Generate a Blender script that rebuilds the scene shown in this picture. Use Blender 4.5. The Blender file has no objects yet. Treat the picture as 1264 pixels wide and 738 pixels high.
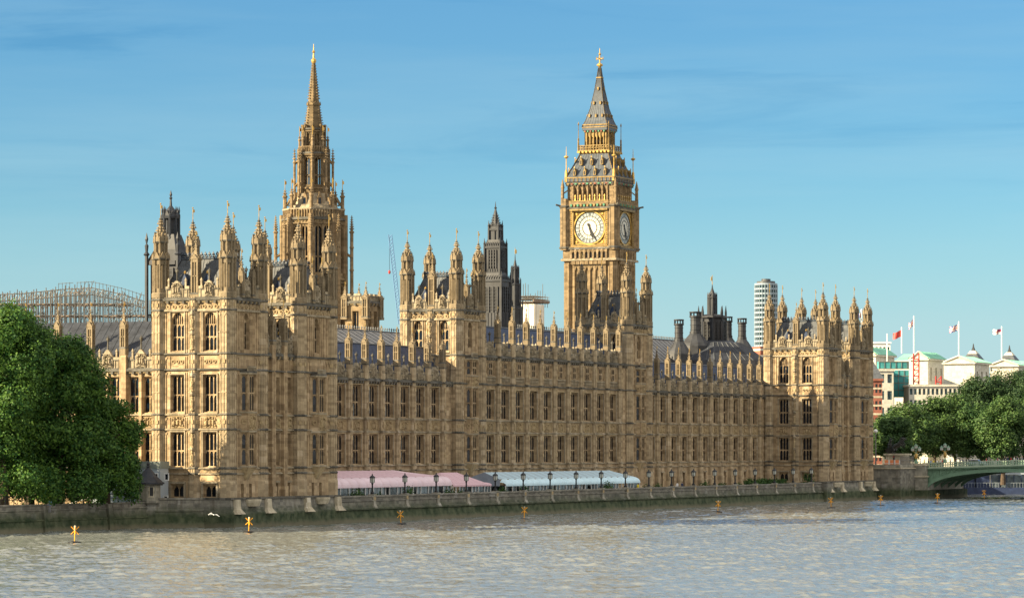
import bpy, math, random
import numpy as np
from math import sin, cos, pi, radians, atan2, sqrt
R = random.Random(7)
SC = bpy.context.scene
COL = SC.collection

# ------------------------------------------------------------------ camera, light, exposure
PHI = radians(23.727)                      # angle between the river front and the view direction
cam_d = bpy.data.cameras.new('camera')
cam = bpy.data.objects.new('camera', cam_d); COL.objects.link(cam)
cam.location = (-406.07, -220.0, 10.71)
cam.rotation_euler = (pi/2, 0, PHI - pi/2)
cam_d.sensor_width = 36.0
cam_d.lens = 4250/1264*36
cam_d.shift_y = (553-369)/1264
cam_d.clip_start = 1.0
cam_d.clip_end = 12000
SC.camera = cam

SUN_EL, SUN_AZ = radians(22.0), radians(48)          # azimuth measured from -X (south end) towards +Y (inland)
sdir = (-cos(SUN_AZ)*cos(SUN_EL), sin(SUN_AZ)*cos(SUN_EL), sin(SUN_EL))
W = bpy.data.worlds.new('World'); SC.world = W; W.use_nodes = True
nt = W.node_tree; nt.nodes.clear()
out = nt.nodes.new('ShaderNodeOutputWorld'); bg = nt.nodes.new('ShaderNodeBackground')
sky = nt.nodes.new('ShaderNodeTexSky'); sky.sky_type = 'NISHITA'; sky.sun_disc = False
sky.sun_elevation = SUN_EL
sky.sun_rotation = atan2(sdir[0], sdir[1])
sky.air_density = 1.0; sky.dust_density = 0.0; sky.ozone_density = 6.0; sky.altitude = 0
bg.inputs['Strength'].default_value = 0.05
# thin high streaks of cloud, by direction in the sky
tc = nt.nodes.new('ShaderNodeTexCoord'); mp = nt.nodes.new('ShaderNodeMapping')
mp.inputs['Scale'].default_value = (2.2, 2.2, 24.0); mp.inputs['Rotation'].default_value = (0.05, 0.03, 0)
nz = nt.nodes.new('ShaderNodeTexNoise'); nz.inputs['Scale'].default_value = 1.7; nz.inputs['Detail'].default_value = 6; nz.inputs['Roughness'].default_value = 0.55
rp = nt.nodes.new('ShaderNodeValToRGB'); rp.color_ramp.elements[0].position = 0.50; rp.color_ramp.elements[1].position = 0.80
mul = nt.nodes.new('ShaderNodeMath'); mul.operation = 'MULTIPLY'; mul.inputs[1].default_value = 0.24
mx = nt.nodes.new('ShaderNodeMix'); mx.data_type = 'RGBA'; mx.inputs[7].default_value = (3.6, 4.9, 5.2, 1)
L = nt.links.new
# unseen bright cloud bank added in the eastern sky to fill the shaded east faces
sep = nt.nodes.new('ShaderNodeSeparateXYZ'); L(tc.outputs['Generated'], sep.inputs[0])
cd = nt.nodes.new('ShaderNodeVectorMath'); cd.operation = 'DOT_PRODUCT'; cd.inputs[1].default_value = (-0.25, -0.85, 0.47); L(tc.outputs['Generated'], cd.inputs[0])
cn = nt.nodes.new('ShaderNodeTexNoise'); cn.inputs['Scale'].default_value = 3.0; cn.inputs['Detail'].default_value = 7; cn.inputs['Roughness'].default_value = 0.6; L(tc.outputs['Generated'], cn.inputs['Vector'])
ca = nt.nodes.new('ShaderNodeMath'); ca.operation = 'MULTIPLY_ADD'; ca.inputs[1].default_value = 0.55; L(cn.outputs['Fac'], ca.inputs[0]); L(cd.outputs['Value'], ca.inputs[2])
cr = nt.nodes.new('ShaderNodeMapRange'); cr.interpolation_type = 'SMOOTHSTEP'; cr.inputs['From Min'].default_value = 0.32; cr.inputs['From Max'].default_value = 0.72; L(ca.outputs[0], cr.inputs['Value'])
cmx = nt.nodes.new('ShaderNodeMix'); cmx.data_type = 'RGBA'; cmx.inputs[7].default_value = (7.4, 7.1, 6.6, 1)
L(tc.outputs['Generated'], mp.inputs['Vector']); L(mp.outputs['Vector'], nz.inputs['Vector'])
L(nz.outputs['Fac'], rp.inputs['Fac']); L(rp.outputs['Color'], mul.inputs[0]); L(mul.outputs[0], mx.inputs[0])
grade = nt.nodes.new('ShaderNodeMix'); grade.data_type = 'RGBA'; grade.blend_type = 'MULTIPLY'; grade.inputs[0].default_value = 1.0; grade.inputs[7].default_value = (0.665, 0.865, 0.875, 1)
L(sky.outputs['Color'], grade.inputs[6]); L(grade.outputs[2], mx.inputs[6]); # unseen cloud deck added overhead to brighten the water's reflections, and bluer bands of thin cloud in the upper sky
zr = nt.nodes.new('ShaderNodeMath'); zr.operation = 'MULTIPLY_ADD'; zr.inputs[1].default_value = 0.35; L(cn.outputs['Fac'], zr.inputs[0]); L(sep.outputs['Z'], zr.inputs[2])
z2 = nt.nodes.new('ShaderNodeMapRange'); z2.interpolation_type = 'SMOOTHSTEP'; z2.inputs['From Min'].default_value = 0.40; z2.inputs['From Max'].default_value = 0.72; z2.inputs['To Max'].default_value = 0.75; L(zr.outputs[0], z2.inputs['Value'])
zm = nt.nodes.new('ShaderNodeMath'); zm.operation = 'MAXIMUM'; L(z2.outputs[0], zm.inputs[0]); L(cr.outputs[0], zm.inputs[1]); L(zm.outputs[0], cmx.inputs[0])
bm_ = nt.nodes.new('ShaderNodeMapping'); bm_.inputs['Scale'].default_value = (5.0, 5.0, 46.0); bm_.inputs['Rotation'].default_value = (0.03, -0.05, 0.4); L(tc.outputs['Generated'], bm_.inputs['Vector'])
bn = nt.nodes.new('ShaderNodeTexNoise'); bn.inputs['Scale'].default_value = 1.2; bn.inputs['Detail'].default_value = 7; bn.inputs['Roughness'].default_value = 0.6; bn.inputs['Distortion'].default_value = 0.5; L(bm_.outputs['Vector'], bn.inputs['Vector'])
br = nt.nodes.new('ShaderNodeMapRange'); br.interpolation_type = 'SMOOTHSTEP'; br.inputs['From Min'].default_value = 0.48; br.inputs['From Max'].default_value = 0.66; L(bn.outputs['Fac'], br.inputs['Value'])
bz = nt.nodes.new('ShaderNodeMapRange'); bz.interpolation_type = 'SMOOTHSTEP'; bz.inputs['From Min'].default_value = 0.05; bz.inputs['From Max'].default_value = 0.115; bz.inputs['To Max'].default_value = 0.95; L(sep.outputs['Z'], bz.inputs['Value'])
bf = nt.nodes.new('ShaderNodeMath'); bf.operation = 'MULTIPLY'; bq = nt.nodes.new('ShaderNodeMath'); bq.operation = 'MULTIPLY_ADD'; bq.inputs[1].default_value = 0.6; bq.inputs[2].default_value = 0.4; L(br.outputs[0], bq.inputs[0]); L(bq.outputs[0], bf.inputs[0]); L(bz.outputs[0], bf.inputs[1])
bx_ = nt.nodes.new('ShaderNodeMix'); bx_.data_type = 'RGBA'; bx_.blend_type = 'MULTIPLY'; bx_.inputs[7].default_value = (0.58, 0.77, 0.88, 1); L(bf.outputs[0], bx_.inputs[0])
hz = nt.nodes.new('ShaderNodeMapRange'); hz.interpolation_type = 'SMOOTHSTEP'; hz.inputs['From Min'].default_value = 0.0; hz.inputs['From Max'].default_value = 0.075; hz.inputs['To Min'].default_value = 0.75; hz.inputs['To Max'].default_value = 0.0; L(sep.outputs['Z'], hz.inputs['Value'])
hm = nt.nodes.new('ShaderNodeMix'); hm.data_type = 'RGBA'; hm.inputs[7].default_value = (3.25, 4.45, 5.0, 1); L(hz.outputs[0], hm.inputs[0]); L(mx.outputs[2], hm.inputs[6]); L(hm.outputs[2], bx_.inputs[6])
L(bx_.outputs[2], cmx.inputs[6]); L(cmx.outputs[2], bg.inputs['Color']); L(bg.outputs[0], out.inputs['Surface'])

sl = bpy.data.lights.new('sun', 'SUN'); sl.energy = 5.0; sl.angle = radians(0.5); sl.color = (1.0, 0.82, 0.53)
so = bpy.data.objects.new('sun', sl); COL.objects.link(so)
from mathutils import Vector, Matrix
so.rotation_euler = Vector(sdir).to_track_quat('Z', 'Y').to_euler()
so.location = (0, 200, 300)
SC.view_settings.view_transform = 'Standard'; SC.view_settings.look = 'None'
SC.view_settings.gamma = 1.0; SC.view_settings.use_curve_mapping = False
SC.view_settings.exposure = 1.65

# ------------------------------------------------------------------ materials
MATS = {}
def newmat(name):
    m = bpy.data.materials.new(name); m.use_nodes = True; MATS[name] = m
    return m, m.node_tree, m.node_tree.nodes['Principled BSDF']
def plain(name, col, rough=0.7, metal=0.0, var=0.25, scale=0.8, spec=0.3, emit=None):
    m, t, b = newmat(name)
    b.inputs['Roughness'].default_value = rough; b.inputs['Metallic'].default_value = metal
    b.inputs['Specular IOR Level'].default_value = spec
    if var > 0:
        g = t.nodes.new('ShaderNodeNewGeometry'); n = t.nodes.new('ShaderNodeTexNoise')
        n.inputs['Scale'].default_value = scale; n.inputs['Detail'].default_value = 5; n.inputs['Roughness'].default_value = 0.65
        r = t.nodes.new('ShaderNodeValToRGB')
        a = [c*(1-var) for c in col]; c2 = [min(1, c*(1+var)) for c in col]
        r.color_ramp.elements[0].color = (*a, 1); r.color_ramp.elements[1].color = (*c2, 1)
        r.color_ramp.elements[0].position = 0.3; r.color_ramp.elements[1].position = 0.7
        t.links.new(g.outputs['Position'], n.inputs['Vector']); t.links.new(n.outputs['Fac'], r.inputs['Fac'])
        t.links.new(r.outputs['Color'], b.inputs['Base Color'])
    else:
        b.inputs['Base Color'].default_value = (*col, 1)
    return m
def stone(name, ca, cb, soot=0.45, bump=0.35, blocks=True, sootcol=(0.10, 0.085, 0.065)):
    """Weathered ashlar: block to block tone, broad blotches, rain streaks and grain."""
    m, t, b = newmat(name); N = t.nodes.new; K = t.links.new
    b.inputs['Roughness'].default_value = 0.9; b.inputs['Specular IOR Level'].default_value = 0.15
    g = N('ShaderNodeNewGeometry')
    n1 = N('ShaderNodeTexNoise'); n1.inputs['Scale'].default_value = 0.55; n1.inputs['Detail'].default_value = 6; n1.inputs['Roughness'].default_value = 0.7
    K(g.outputs['Position'], n1.inputs['Vector'])
    # blocks: quantised position -> white noise
    sc = N('ShaderNodeVectorMath'); sc.operation = 'MULTIPLY'; sc.inputs[1].default_value = (1/0.85, 1/0.85, 1/0.42)
    fl = N('ShaderNodeVectorMath'); fl.operation = 'FLOOR'
    wn = N('ShaderNodeTexWhiteNoise'); wn.noise_dimensions = '3D'
    K(g.outputs['Position'], sc.inputs[0]); K(sc.outputs[0], fl.inputs[0]); K(fl.outputs[0], wn.inputs['Vector'])
    ad = N('ShaderNodeMath'); ad.operation = 'MULTIPLY_ADD'; ad.inputs[1].default_value = 0.38 if blocks else 0.1; 
    K(wn.outputs['Value'], ad.inputs[0])
    s2 = N('ShaderNodeMath'); s2.operation = 'SUBTRACT'; s2.inputs[1].default_value = 0.19 if blocks else 0.05
    K(n1.outputs['Fac'], s2.inputs[0]); K(s2.outputs[0], ad.inputs[2])
    r = N('ShaderNodeValToRGB'); r.color_ramp.elements[0].position = 0.28; r.color_ramp.elements[1].position = 0.72
    r.color_ramp.elements[0].color = (*ca, 1); r.color_ramp.elements[1].color = (*cb, 1)
    K(ad.outputs[0], r.inputs['Fac'])
    # streaks
    st = N('ShaderNodeVectorMath'); st.operation = 'MULTIPLY'; st.inputs[1].default_value = (1.5, 1.5, 0.16)
    n2 = N('ShaderNodeTexNoise'); n2.inputs['Scale'].default_value = 1.0; n2.inputs['Detail'].default_value = 5; n2.inputs['Roughness'].default_value = 0.62
    K(g.outputs['Position'], st.inputs[0]); K(st.outputs[0], n2.inputs['Vector'])
    r2 = N('ShaderNodeValToRGB'); r2.color_ramp.elements[0].position = 0.47; r2.color_ramp.elements[1].position = 0.74
    r2.color_ramp.elements[0].color = (0, 0, 0, 1); r2.color_ramp.elements[1].color = (soot, soot, soot, 1)
    K(n2.outputs['Fac'], r2.inputs['Fac'])
    m1 = N('ShaderNodeMix'); m1.data_type = 'RGBA'; m1.inputs[7].default_value = (*sootcol, 1)
    K(r2.outputs['Color'], m1.inputs[0]); K(r.outputs['Color'], m1.inputs[6])
    # pale repair patches
    n3 = N('ShaderNodeTexWhiteNoise'); n3.noise_dimensions = '3D'
    sc3 = N('ShaderNodeVectorMath'); sc3.operation = 'MULTIPLY'; sc3.inputs[1].default_value = (1/1.1, 1/1.1, 1/0.8)
    fl3 = N('ShaderNodeVectorMath'); fl3.operation = 'FLOOR'
    K(g.outputs['Position'], sc3.inputs[0]); K(sc3.outputs[0], fl3.inputs[0]); K(fl3.outputs[0], n3.inputs['Vector'])
    gt = N('ShaderNodeMath'); gt.operation = 'GREATER_THAN'; gt.inputs[1].default_value = 0.965
    mm = N('ShaderNodeMath'); mm.operation = 'MULTIPLY'; mm.inputs[1].default_value = 0.5 if blocks else 0.0
    K(n3.outputs['Value'], gt.inputs[0]); K(gt.outputs[0], mm.inputs[0])
    m2 = N('ShaderNodeMix'); m2.data_type = 'RGBA'; m2.inputs[7].default_value = (min(1, cb[0]*1.25), min(1, cb[1]*1.3), min(1, cb[2]*1.45), 1)
    K(mm.outputs[0], m2.inputs[0]); K(m1.outputs[2], m2.inputs[6]); K(m2.outputs[2], b.inputs['Base Color'])
    n4 = N('ShaderNodeTexNoise'); n4.inputs['Scale'].default_value = 2.6; n4.inputs['Detail'].default_value = 4
    K(g.outputs['Position'], n4.inputs['Vector'])
    bp = N('ShaderNodeBump'); bp.inputs['Strength'].default_value = bump; bp.inputs['Distance'].default_value = 0.25
    K(n4.outputs['Fac'], bp.inputs['Height']); K(bp.outputs['Normal'], b.inputs['Normal'])
    return m
stone('honey_stone', (0.245, 0.176, 0.105), (0.445, 0.335, 0.205), soot=0.42)
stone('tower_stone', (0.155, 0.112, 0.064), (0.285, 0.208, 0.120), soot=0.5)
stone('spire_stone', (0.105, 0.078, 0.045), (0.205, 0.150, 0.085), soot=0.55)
stone('turret_stone', (0.160, 0.126, 0.080), (0.290, 0.230, 0.150), soot=0.6, blocks=False)
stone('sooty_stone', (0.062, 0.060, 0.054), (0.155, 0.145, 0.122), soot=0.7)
stone('buttress_stone', (0.265, 0.205, 0.130), (0.455, 0.360, 0.235), soot=0.5)
stone('pale_stone', (0.40, 0.35, 0.25), (0.56, 0.50, 0.38), soot=0.5)
stone('carved_stone', (0.30, 0.225, 0.125), (0.46, 0.36, 0.215), soot=0.6, blocks=False, bump=0.8)
stone('parapet_stone', (0.22, 0.185, 0.13), (0.38, 0.32, 0.225), soot=0.6)
stone('white_stone', (0.44, 0.42, 0.36), (0.56, 0.54, 0.47), soot=0.18, sootcol=(0.35, 0.33, 0.28))
stone('grey_stone', (0.21, 0.20, 0.165), (0.34, 0.32, 0.265), soot=0.5)
plain('slate_blue', (0.030, 0.046, 0.090), 0.6, var=0.4, scale=1.6, spec=0.25)
plain('slate_grey', (0.075, 0.082, 0.09), 0.5, var=0.45, scale=0.9, spec=0.35)
plain('slate_dark', (0.032, 0.036, 0.046), 0.6, var=0.45, scale=0.9, spec=0.25)
plain('lead_roof', (0.24, 0.225, 0.20), 0.5, var=0.35, scale=0.7, spec=0.4)
plain('tower_lead', (0.052, 0.064, 0.080), 0.5, var=0.35, scale=1.4, spec=0.4)
plain('dark_iron', (0.024, 0.027, 0.033), 0.55, var=0.5, scale=0.7, spec=0.4)
plain('dark_iron_panel', (0.031, 0.033, 0.038), 0.55, var=0.5, scale=0.6, spec=0.4)
plain('black_iron', (0.015, 0.016, 0.018), 0.5, var=0.2)
plain('gilding', (0.50, 0.32, 0.09), 0.4, metal=0.5, var=0.35, scale=2)
plain('gilded_stone', (0.215, 0.145, 0.052), 0.5, metal=0.2, var=0.6, scale=1.6)
plain('green_paint_band', (0.06, 0.22, 0.13), 0.6, var=0.3)
plain('opal_glass', (0.56, 0.54, 0.46), 0.35, var=0.06, scale=3)
plain('opal_glass_grey', (0.30, 0.335, 0.335), 0.35, var=0.15, scale=3)
plain('copper_green', (0.20, 0.47, 0.36), 0.6, var=0.18, scale=0.25)
plain('brick_red', (0.25, 0.095, 0.065), 0.85, var=0.25, scale=0.6)
plain('white_paint', (0.72, 0.72, 0.70), 0.5, var=0.08, scale=0.5)
plain('cabin_grey', (0.32, 0.37, 0.42), 0.5, var=0.06, scale=0.6)
plain('cabin_fascia', (0.16, 0.19, 0.18), 0.5, var=0.1)
plain('pink_canvas', (0.60, 0.41, 0.46), 0.75, var=0.05, scale=0.7)
plain('pale_pink_canvas', (0.72, 0.57, 0.63), 0.7, var=0.06, scale=0.9)
plain('grey_canvas', (0.36, 0.47, 0.54), 0.7, var=0.08, scale=0.8)
plain('pale_blue_canvas', (0.55, 0.74, 0.84), 0.7, var=0.05, scale=0.9)
plain('stripe_canvas', (0.23, 0.27, 0.34), 0.7, var=0.15, scale=1.0)
plain('clear_panel', (0.11, 0.14, 0.16), 0.15, var=0.5, scale=0.7, spec=0.6)
plain('scaffold_tube', (0.17, 0.16, 0.145), 0.55, metal=0.2, var=0.4)
plain('scaffold_board', (0.17, 0.13, 0.10), 0.8, var=0.35)
plain('sheeting_white', (0.62, 0.58, 0.50), 0.6, var=0.22, scale=0.35)
plain('netting_teal', (0.05, 0.25, 0.26), 0.7, var=0.35, scale=0.4)
plain('marker_yellow', (0.80, 0.36, 0.02), 0.5, var=0.12)
plain('bridge_green', (0.16, 0.27, 0.185), 0.5, var=0.15, scale=0.6)
plain('bridge_pale', (0.36, 0.45, 0.34), 0.5, var=0.15, scale=0.6)
plain('bronze', (0.035, 0.035, 0.03), 0.4, metal=0.5, var=0.3)
plain('crane_blue', (0.16, 0.30, 0.50), 0.5, var=0.1)
plain('red_paint', (0.40, 0.04, 0.035), 0.5, var=0.1)
plain('flag_blue', (0.03, 0.05, 0.22), 0.7, var=0.1)
plain('flag_white', (0.75, 0.75, 0.75), 0.7, var=0.05)
plain('orange_board', (0.80, 0.28, 0.12), 0.6, var=0.15)
plain('pier_blue', (0.03, 0.045, 0.10), 0.5, var=0.3)
plain('bark', (0.075, 0.055, 0.04), 0.9, var=0.4, scale=2)
plain('asphalt', (0.055, 0.055, 0.055), 0.9, var=0.2)
plain('city_ground', (0.11, 0.11, 0.095), 0.9, var=0.3, scale=0.02)
plain('paving', (0.30, 0.28, 0.25), 0.85, var=0.15)
plain('skin', (0.50, 0.30, 0.21), 0.6, var=0.1)
plain('lamp_glass', (0.42, 0.44, 0.40), 0.2, var=0.1, scale=4)
for nme, c in (('cloth_white', (.7, .7, .7)), ('cloth_navy', (.03, .04, .09)), ('cloth_red', (.45, .05, .05)), ('cloth_black', (.02, .02, .022)), ('cloth_yellow', (.7, .55, .05)), ('cloth_grey', (.22, .22, .24)), ('cloth_blue', (.12, .25, .5))):
    plain(nme, c, 0.85, var=0.1)
plain('white_feather', (0.8, 0.8, 0.8), 0.8, var=0.05)
plain('tower_white', (0.25, 0.31, 0.36), 0.5, var=0.08, scale=0.2)

def glassmat(name, base, rough):
    m, t, b = newmat(name); N = t.nodes.new; K = t.links.new
    b.inputs['Roughness'].default_value = rough; b.inputs['Specular IOR Level'].default_value = 0.4
    g = N('ShaderNodeNewGeometry')
    sc = N('ShaderNodeVectorMath'); sc.operation = 'MULTIPLY'; sc.inputs[1].default_value = (1/0.55, 1/0.55, 1/0.7)
    fl = N('ShaderNodeVectorMath'); fl.operation = 'FLOOR'; wn = N('ShaderNodeTexWhiteNoise')
    K(g.outputs['Position'], sc.inputs[0]); K(sc.outputs[0], fl.inputs[0]); K(fl.outputs[0], wn.inputs['Vector'])
    r = N('ShaderNodeValToRGB'); r.color_ramp.elements[0].color = (base[0]*.35, base[1]*.35, base[2]*.35, 1); r.color_ramp.elements[1].color = (*base, 1)
    K(wn.outputs['Value'], r.inputs['Fac']); K(r.outputs['Color'], b.inputs['Base Color'])
    # each leaded pane sits at a slightly different angle
    sb = N('ShaderNodeVectorMath'); sb.operation = 'SUBTRACT'; sb.inputs[1].default_value = (.5, .5, .5)
    ml = N('ShaderNodeVectorMath'); ml.operation = 'MULTIPLY'; ml.inputs[1].default_value = (.10, .10, .10)
    av = N('ShaderNodeVectorMath'); av.operation = 'ADD'; nm = N('ShaderNodeVectorMath'); nm.operation = 'NORMALIZE'
    K(wn.outputs['Color'], sb.inputs[0]); K(sb.outputs[0], ml.inputs[0]); K(ml.outputs[0], av.inputs[0]); K(g.outputs['Normal'], av.inputs[1])
    K(av.outputs[0], nm.inputs[0]); K(nm.outputs[0], b.inputs['Normal'])
    return m
glassmat('window_glass', (0.014, 0.018, 0.026), 0.08)
glassmat('office_glass', (0.06, 0.11, 0.13), 0.1)

def wallmat():
    """River wall: ashlar above, tide-line weed and slime below."""
    m = stone('river_wall_stone', (0.125, 0.122, 0.108), (0.265, 0.25, 0.21), soot=0.65)
    t = m.node_tree; N = t.nodes.new; K = t.links.new; b = t.nodes['Principled BSDF']
    src = b.inputs['Base Color'].links[0].from_socket
    g = N('ShaderNodeNewGeometry'); sx = N('ShaderNodeSeparateXYZ'); K(g.outputs['Position'], sx.inputs[0])
    n = N('ShaderNodeTexNoise'); n.inputs['Scale'].default_value = 0.5; n.inputs['Detail'].default_value = 6; n.inputs['Roughness'].default_value = 0.7
    K(g.outputs['Position'], n.inputs['Vector'])
    def band(z0, z1, nsc, lo, hi):
        a = N('ShaderNodeMath'); a.operation = 'MULTIPLY_ADD'; a.inputs[1].default_value = nsc
        K(n.outputs['Fac'], a.inputs[0]); K(sx.outputs['Z'], a.inputs[2])
        mr = N('ShaderNodeMapRange'); mr.inputs['From Min'].default_value = z0 + nsc*.5; mr.inputs['From Max'].default_value = z1 + nsc*.5
        mr.inputs['To Min'].default_value = lo; mr.inputs['To Max'].default_value = hi
        K(a.outputs[0], mr.inputs['Value']); return mr.outputs[0]
    gcol = N('ShaderNodeValToRGB'); gcol.color_ramp.elements[0].color = (0.018, 0.035, 0.014, 1); gcol.color_ramp.elements[1].color = (0.085, 0.10, 0.055, 1)
    gcol.color_ramp.elements[0].position = .35; gcol.color_ramp.elements[1].position = .65
    n5 = N('ShaderNodeTexNoise'); n5.inputs['Scale'].default_value = 0.9; n5.inputs['Detail'].default_value = 5; K(g.outputs['Position'], n5.inputs['Vector']); K(n5.outputs['Fac'], gcol.inputs['Fac'])
    m1 = N('ShaderNodeMix'); m1.data_type = 'RGBA'; K(band(1.7, 3.1, 1.6, 0.93, 0.0), m1.inputs[0]); K(src, m1.inputs[6]); K(gcol.outputs['Color'], m1.inputs[7])
    m2 = N('ShaderNodeMix'); m2.data_type = 'RGBA'; m2.inputs[7].default_value = (0.16, 0.145, 0.10, 1)
    K(band(0.3, 0.85, 0.9, 0.75, 0.0), m2.inputs[0]); K(m1.outputs[2], m2.inputs[6])
    K(m2.outputs[2], b.inputs['Base Color'])
wallmat()

def watermat():
    m, t, b = newmat('river_water'); N = t.nodes.new; K = t.links.new
    b.inputs['Roughness'].default_value = 0.10; b.inputs['IOR'].default_value = 1.33
    b.inputs['Specular IOR Level'].default_value = 0.5
    g = N('ShaderNodeNewGeometry')
    n0 = N('ShaderNodeTexNoise'); n0.inputs['Scale'].default_value = 0.02; n0.inputs['Detail'].default_value = 4
    K(g.outputs['Position'], n0.inputs['Vector'])
    r = N('ShaderNodeValToRGB'); r.color_ramp.elements[0].color = (0.172, 0.186, 0.172, 1); r.color_ramp.elements[1].color = (0.222, 0.236, 0.220, 1)
    K(n0.outputs['Fac'], r.inputs['Fac']); K(r.outputs['Color'], b.inputs['Base Color'])
    n = N('ShaderNodeTexNoise'); n.inputs['Scale'].default_value = 1.3; n.inputs['Detail'].default_value = 5; n.inputs['Roughness'].default_value = 0.6
    K(g.outputs['Position'], n.inputs['Vector'])
    bp = N('ShaderNodeBump'); bp.inputs['Strength'].default_value = 0.5; bp.inputs['Distance'].default_value = 0.10
    K(n.outputs['Fac'], bp.inputs['Height']); K(bp.outputs['Normal'], b.inputs['Normal'])
watermat()

def leafmat(name, dark, light, scale=0.35):
    m, t, b = newmat(name); N = t.nodes.new; K = t.links.new
    b.inputs['Roughness'].default_value = 0.6; b.inputs['Specular IOR Level'].default_value = 0.25
    g = N('ShaderNodeNewGeometry'); n = N('ShaderNodeTexNoise'); n.inputs['Scale'].default_value = scale; n.inputs['Detail'].default_value = 3
    K(g.outputs['Position'], n.inputs['Vector'])
    mx = N('ShaderNodeMath'); mx.operation = 'MULTIPLY_ADD'; mx.inputs[1].default_value = 0.5
    K(g.outputs['Random Per Island'], mx.inputs[0])
    s = N('ShaderNodeMath'); s.operation = 'SUBTRACT'; s.inputs[1].default_value = .25; K(n.outputs['Fac'], s.inputs[0]); K(s.outputs[0], mx.inputs[2])
    r = N('ShaderNodeValToRGB'); r.color_ramp.elements[0].color = (*dark, 1); r.color_ramp.elements[1].color = (*light, 1)
    r.color_ramp.elements[0].position = .3; r.color_ramp.elements[1].position = .75
    K(mx.outputs[0], r.inputs['Fac']); K(r.outputs['Color'], b.inputs['Base Color'])
    tr = N('ShaderNodeBsdfTranslucent'); K(r.outputs['Color'], tr.inputs['Color'])
    ms = N('ShaderNodeMixShader'); ms.inputs[0].default_value = 0.25
    o = t.nodes['Material Output']; K(b.outputs[0], ms.inputs[1]); K(tr.outputs[0], ms.inputs[2]); K(ms.outputs[0], o.inputs['Surface'])
leafmat('plane_tree_leaf', (0.018, 0.070, 0.015), (0.098, 0.190, 0.028))
leafmat('far_tree_leaf', (0.028, 0.072, 0.022), (0.088, 0.155, 0.040), 0.12)
leafmat('dark_tree_leaf', (0.020, 0.050, 0.020), (0.050, 0.095, 0.030), 0.12)
leafmat('hedge_leaf', (0.020, 0.060, 0.012), (0.060, 0.130, 0.025), 0.8)

# ------------------------------------------------------------------ mesh builder
class MB:
    def __init__(s): s.v = []; s.f = []; s.m = []; s.mn = []
    def mi(s, mat):
        if mat not in s.mn: s.mn.append(mat)
        return s.mn.index(mat)
    def add(s, vs, fs, mat):
        o = len(s.v); s.v.extend(vs); k = s.mi(mat)
        for f in fs: s.f.append([i+o for i in f]); s.m.append(k)
    def quad(s, a, b, c, d, mat): s.add([a, b, c, d], [(0, 1, 2, 3)], mat)
    def tri(s, a, b, c, mat): s.add([a, b, c], [(0, 1, 2)], mat)
    BF = [(0, 3, 2, 1), (4, 5, 6, 7), (0, 1, 5, 4), (1, 2, 6, 5), (2, 3, 7, 6), (3, 0, 4, 7)]
    def box(s, x0, x1, y0, y1, z0, z1, mat):
        s.add([(x0, y0, z0), (x1, y0, z0), (x1, y1, z0), (x0, y1, z0), (x0, y0, z1), (x1, y0, z1), (x1, y1, z1), (x0, y1, z1)], MB.BF, mat)
    def fbox(s, F, u0, u1, d0, d1, z0, z1, mat):       # box in a wall's frame: u along, d outwards, z up
        P = F.p
        s.add([P(u0, d1, z0), P(u1, d1, z0), P(u1, d0, z0), P(u0, d0, z0), P(u0, d1, z1), P(u1, d1, z1), P(u1, d0, z1), P(u0, d0, z1)], MB.BF, mat)
    def loft(s, rings, mat, cap0=True, cap1=True):
        n = len(rings[0]); vs = [p for r in rings for p in r]; fs = []
        for k in range(len(rings)-1):
            for i in range(n):
                j = (i+1) % n
                fs.append((k*n+i, k*n+j, (k+1)*n+j, (k+1)*n+i))
        if cap0: fs.append(tuple(range(n-1, -1, -1)))
        if cap1: fs.append(tuple((len(rings)-1)*n+i for i in range(n)))
        s.add(vs, fs, mat)
    def lathe(s, cx, cy, prof, mat, n=8, rot=None, sq=None, cap0=True, cap1=True):   # prof: [(r, z)], r across flats /2
        if rot is None: rot = pi/n
        k = 1/cos(pi/n) if n <= 12 else 1
        s.loft([[(cx+r*k*cos(rot+2*pi*i/n), cy+r*k*sin(rot+2*pi*i/n), z) for i in range(n)] for r, z in prof], mat, cap0, cap1)
    def tube(s, a, b, r, mat, n=5, r2=None):
        a = Vector(a); b = Vector(b); d = (b-a)
        if d.length < 1e-6: return
        d.normalize(); t = Vector((0, 0, 1)) if abs(d.z) < .9 else Vector((1, 0, 0))
        x = d.cross(t).normalized(); y = d.cross(x)
        r2 = r if r2 is None else r2
        # x, y, d: left handed pair swapped for outward faces
        s.loft([[tuple(p + rr*(x*cos(-2*pi*i/n)+y*sin(-2*pi*i/n))) for i in range(n)][::-1] for p, rr in ((a, r), (b, r2))], mat)
    def prism(s, pts, off, mat):                       # polygon (3D points) swept by an offset vector
        n = len(pts); o = Vector(off)
        b = [tuple(Vector(p)+o) for p in pts]
        s.add(list(pts)+b, [tuple(range(n)), tuple(range(2*n-1, n-1, -1))]+[(i, i+n, (i+1) % n+n, (i+1) % n) for i in range(n)], mat)
    def mesh(s, name, smooth=False):
        me = bpy.data.meshes.new(name); me.from_pydata(s.v, [], s.f)
        for n in s.mn: me.materials.append(MATS[n])
        me.polygons.foreach_set('material_index', s.m)
        if smooth: me.polygons.foreach_set('use_smooth', [True]*len(s.f))
        me.update(); return me
    def build(s, name, parent=None, smooth=False, loc=(0, 0, 0), rz=0):
        return obj(name, s.mesh(name, smooth), parent, loc, rz)
class Fr:
    """Wall frame: origin, direction along the wall; outwards is to the right hand of it seen from above."""
    def __init__(s, ox, oy, ux, uy): s.ox, s.oy, s.ux, s.uy = ox, oy, ux, uy; s.nx, s.ny = uy, -ux; s.rz = atan2(uy, ux)
    def p(s, u, d, z): return (s.ox+s.ux*u+s.nx*d, s.oy+s.uy*u+s.ny*d, z)
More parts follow.
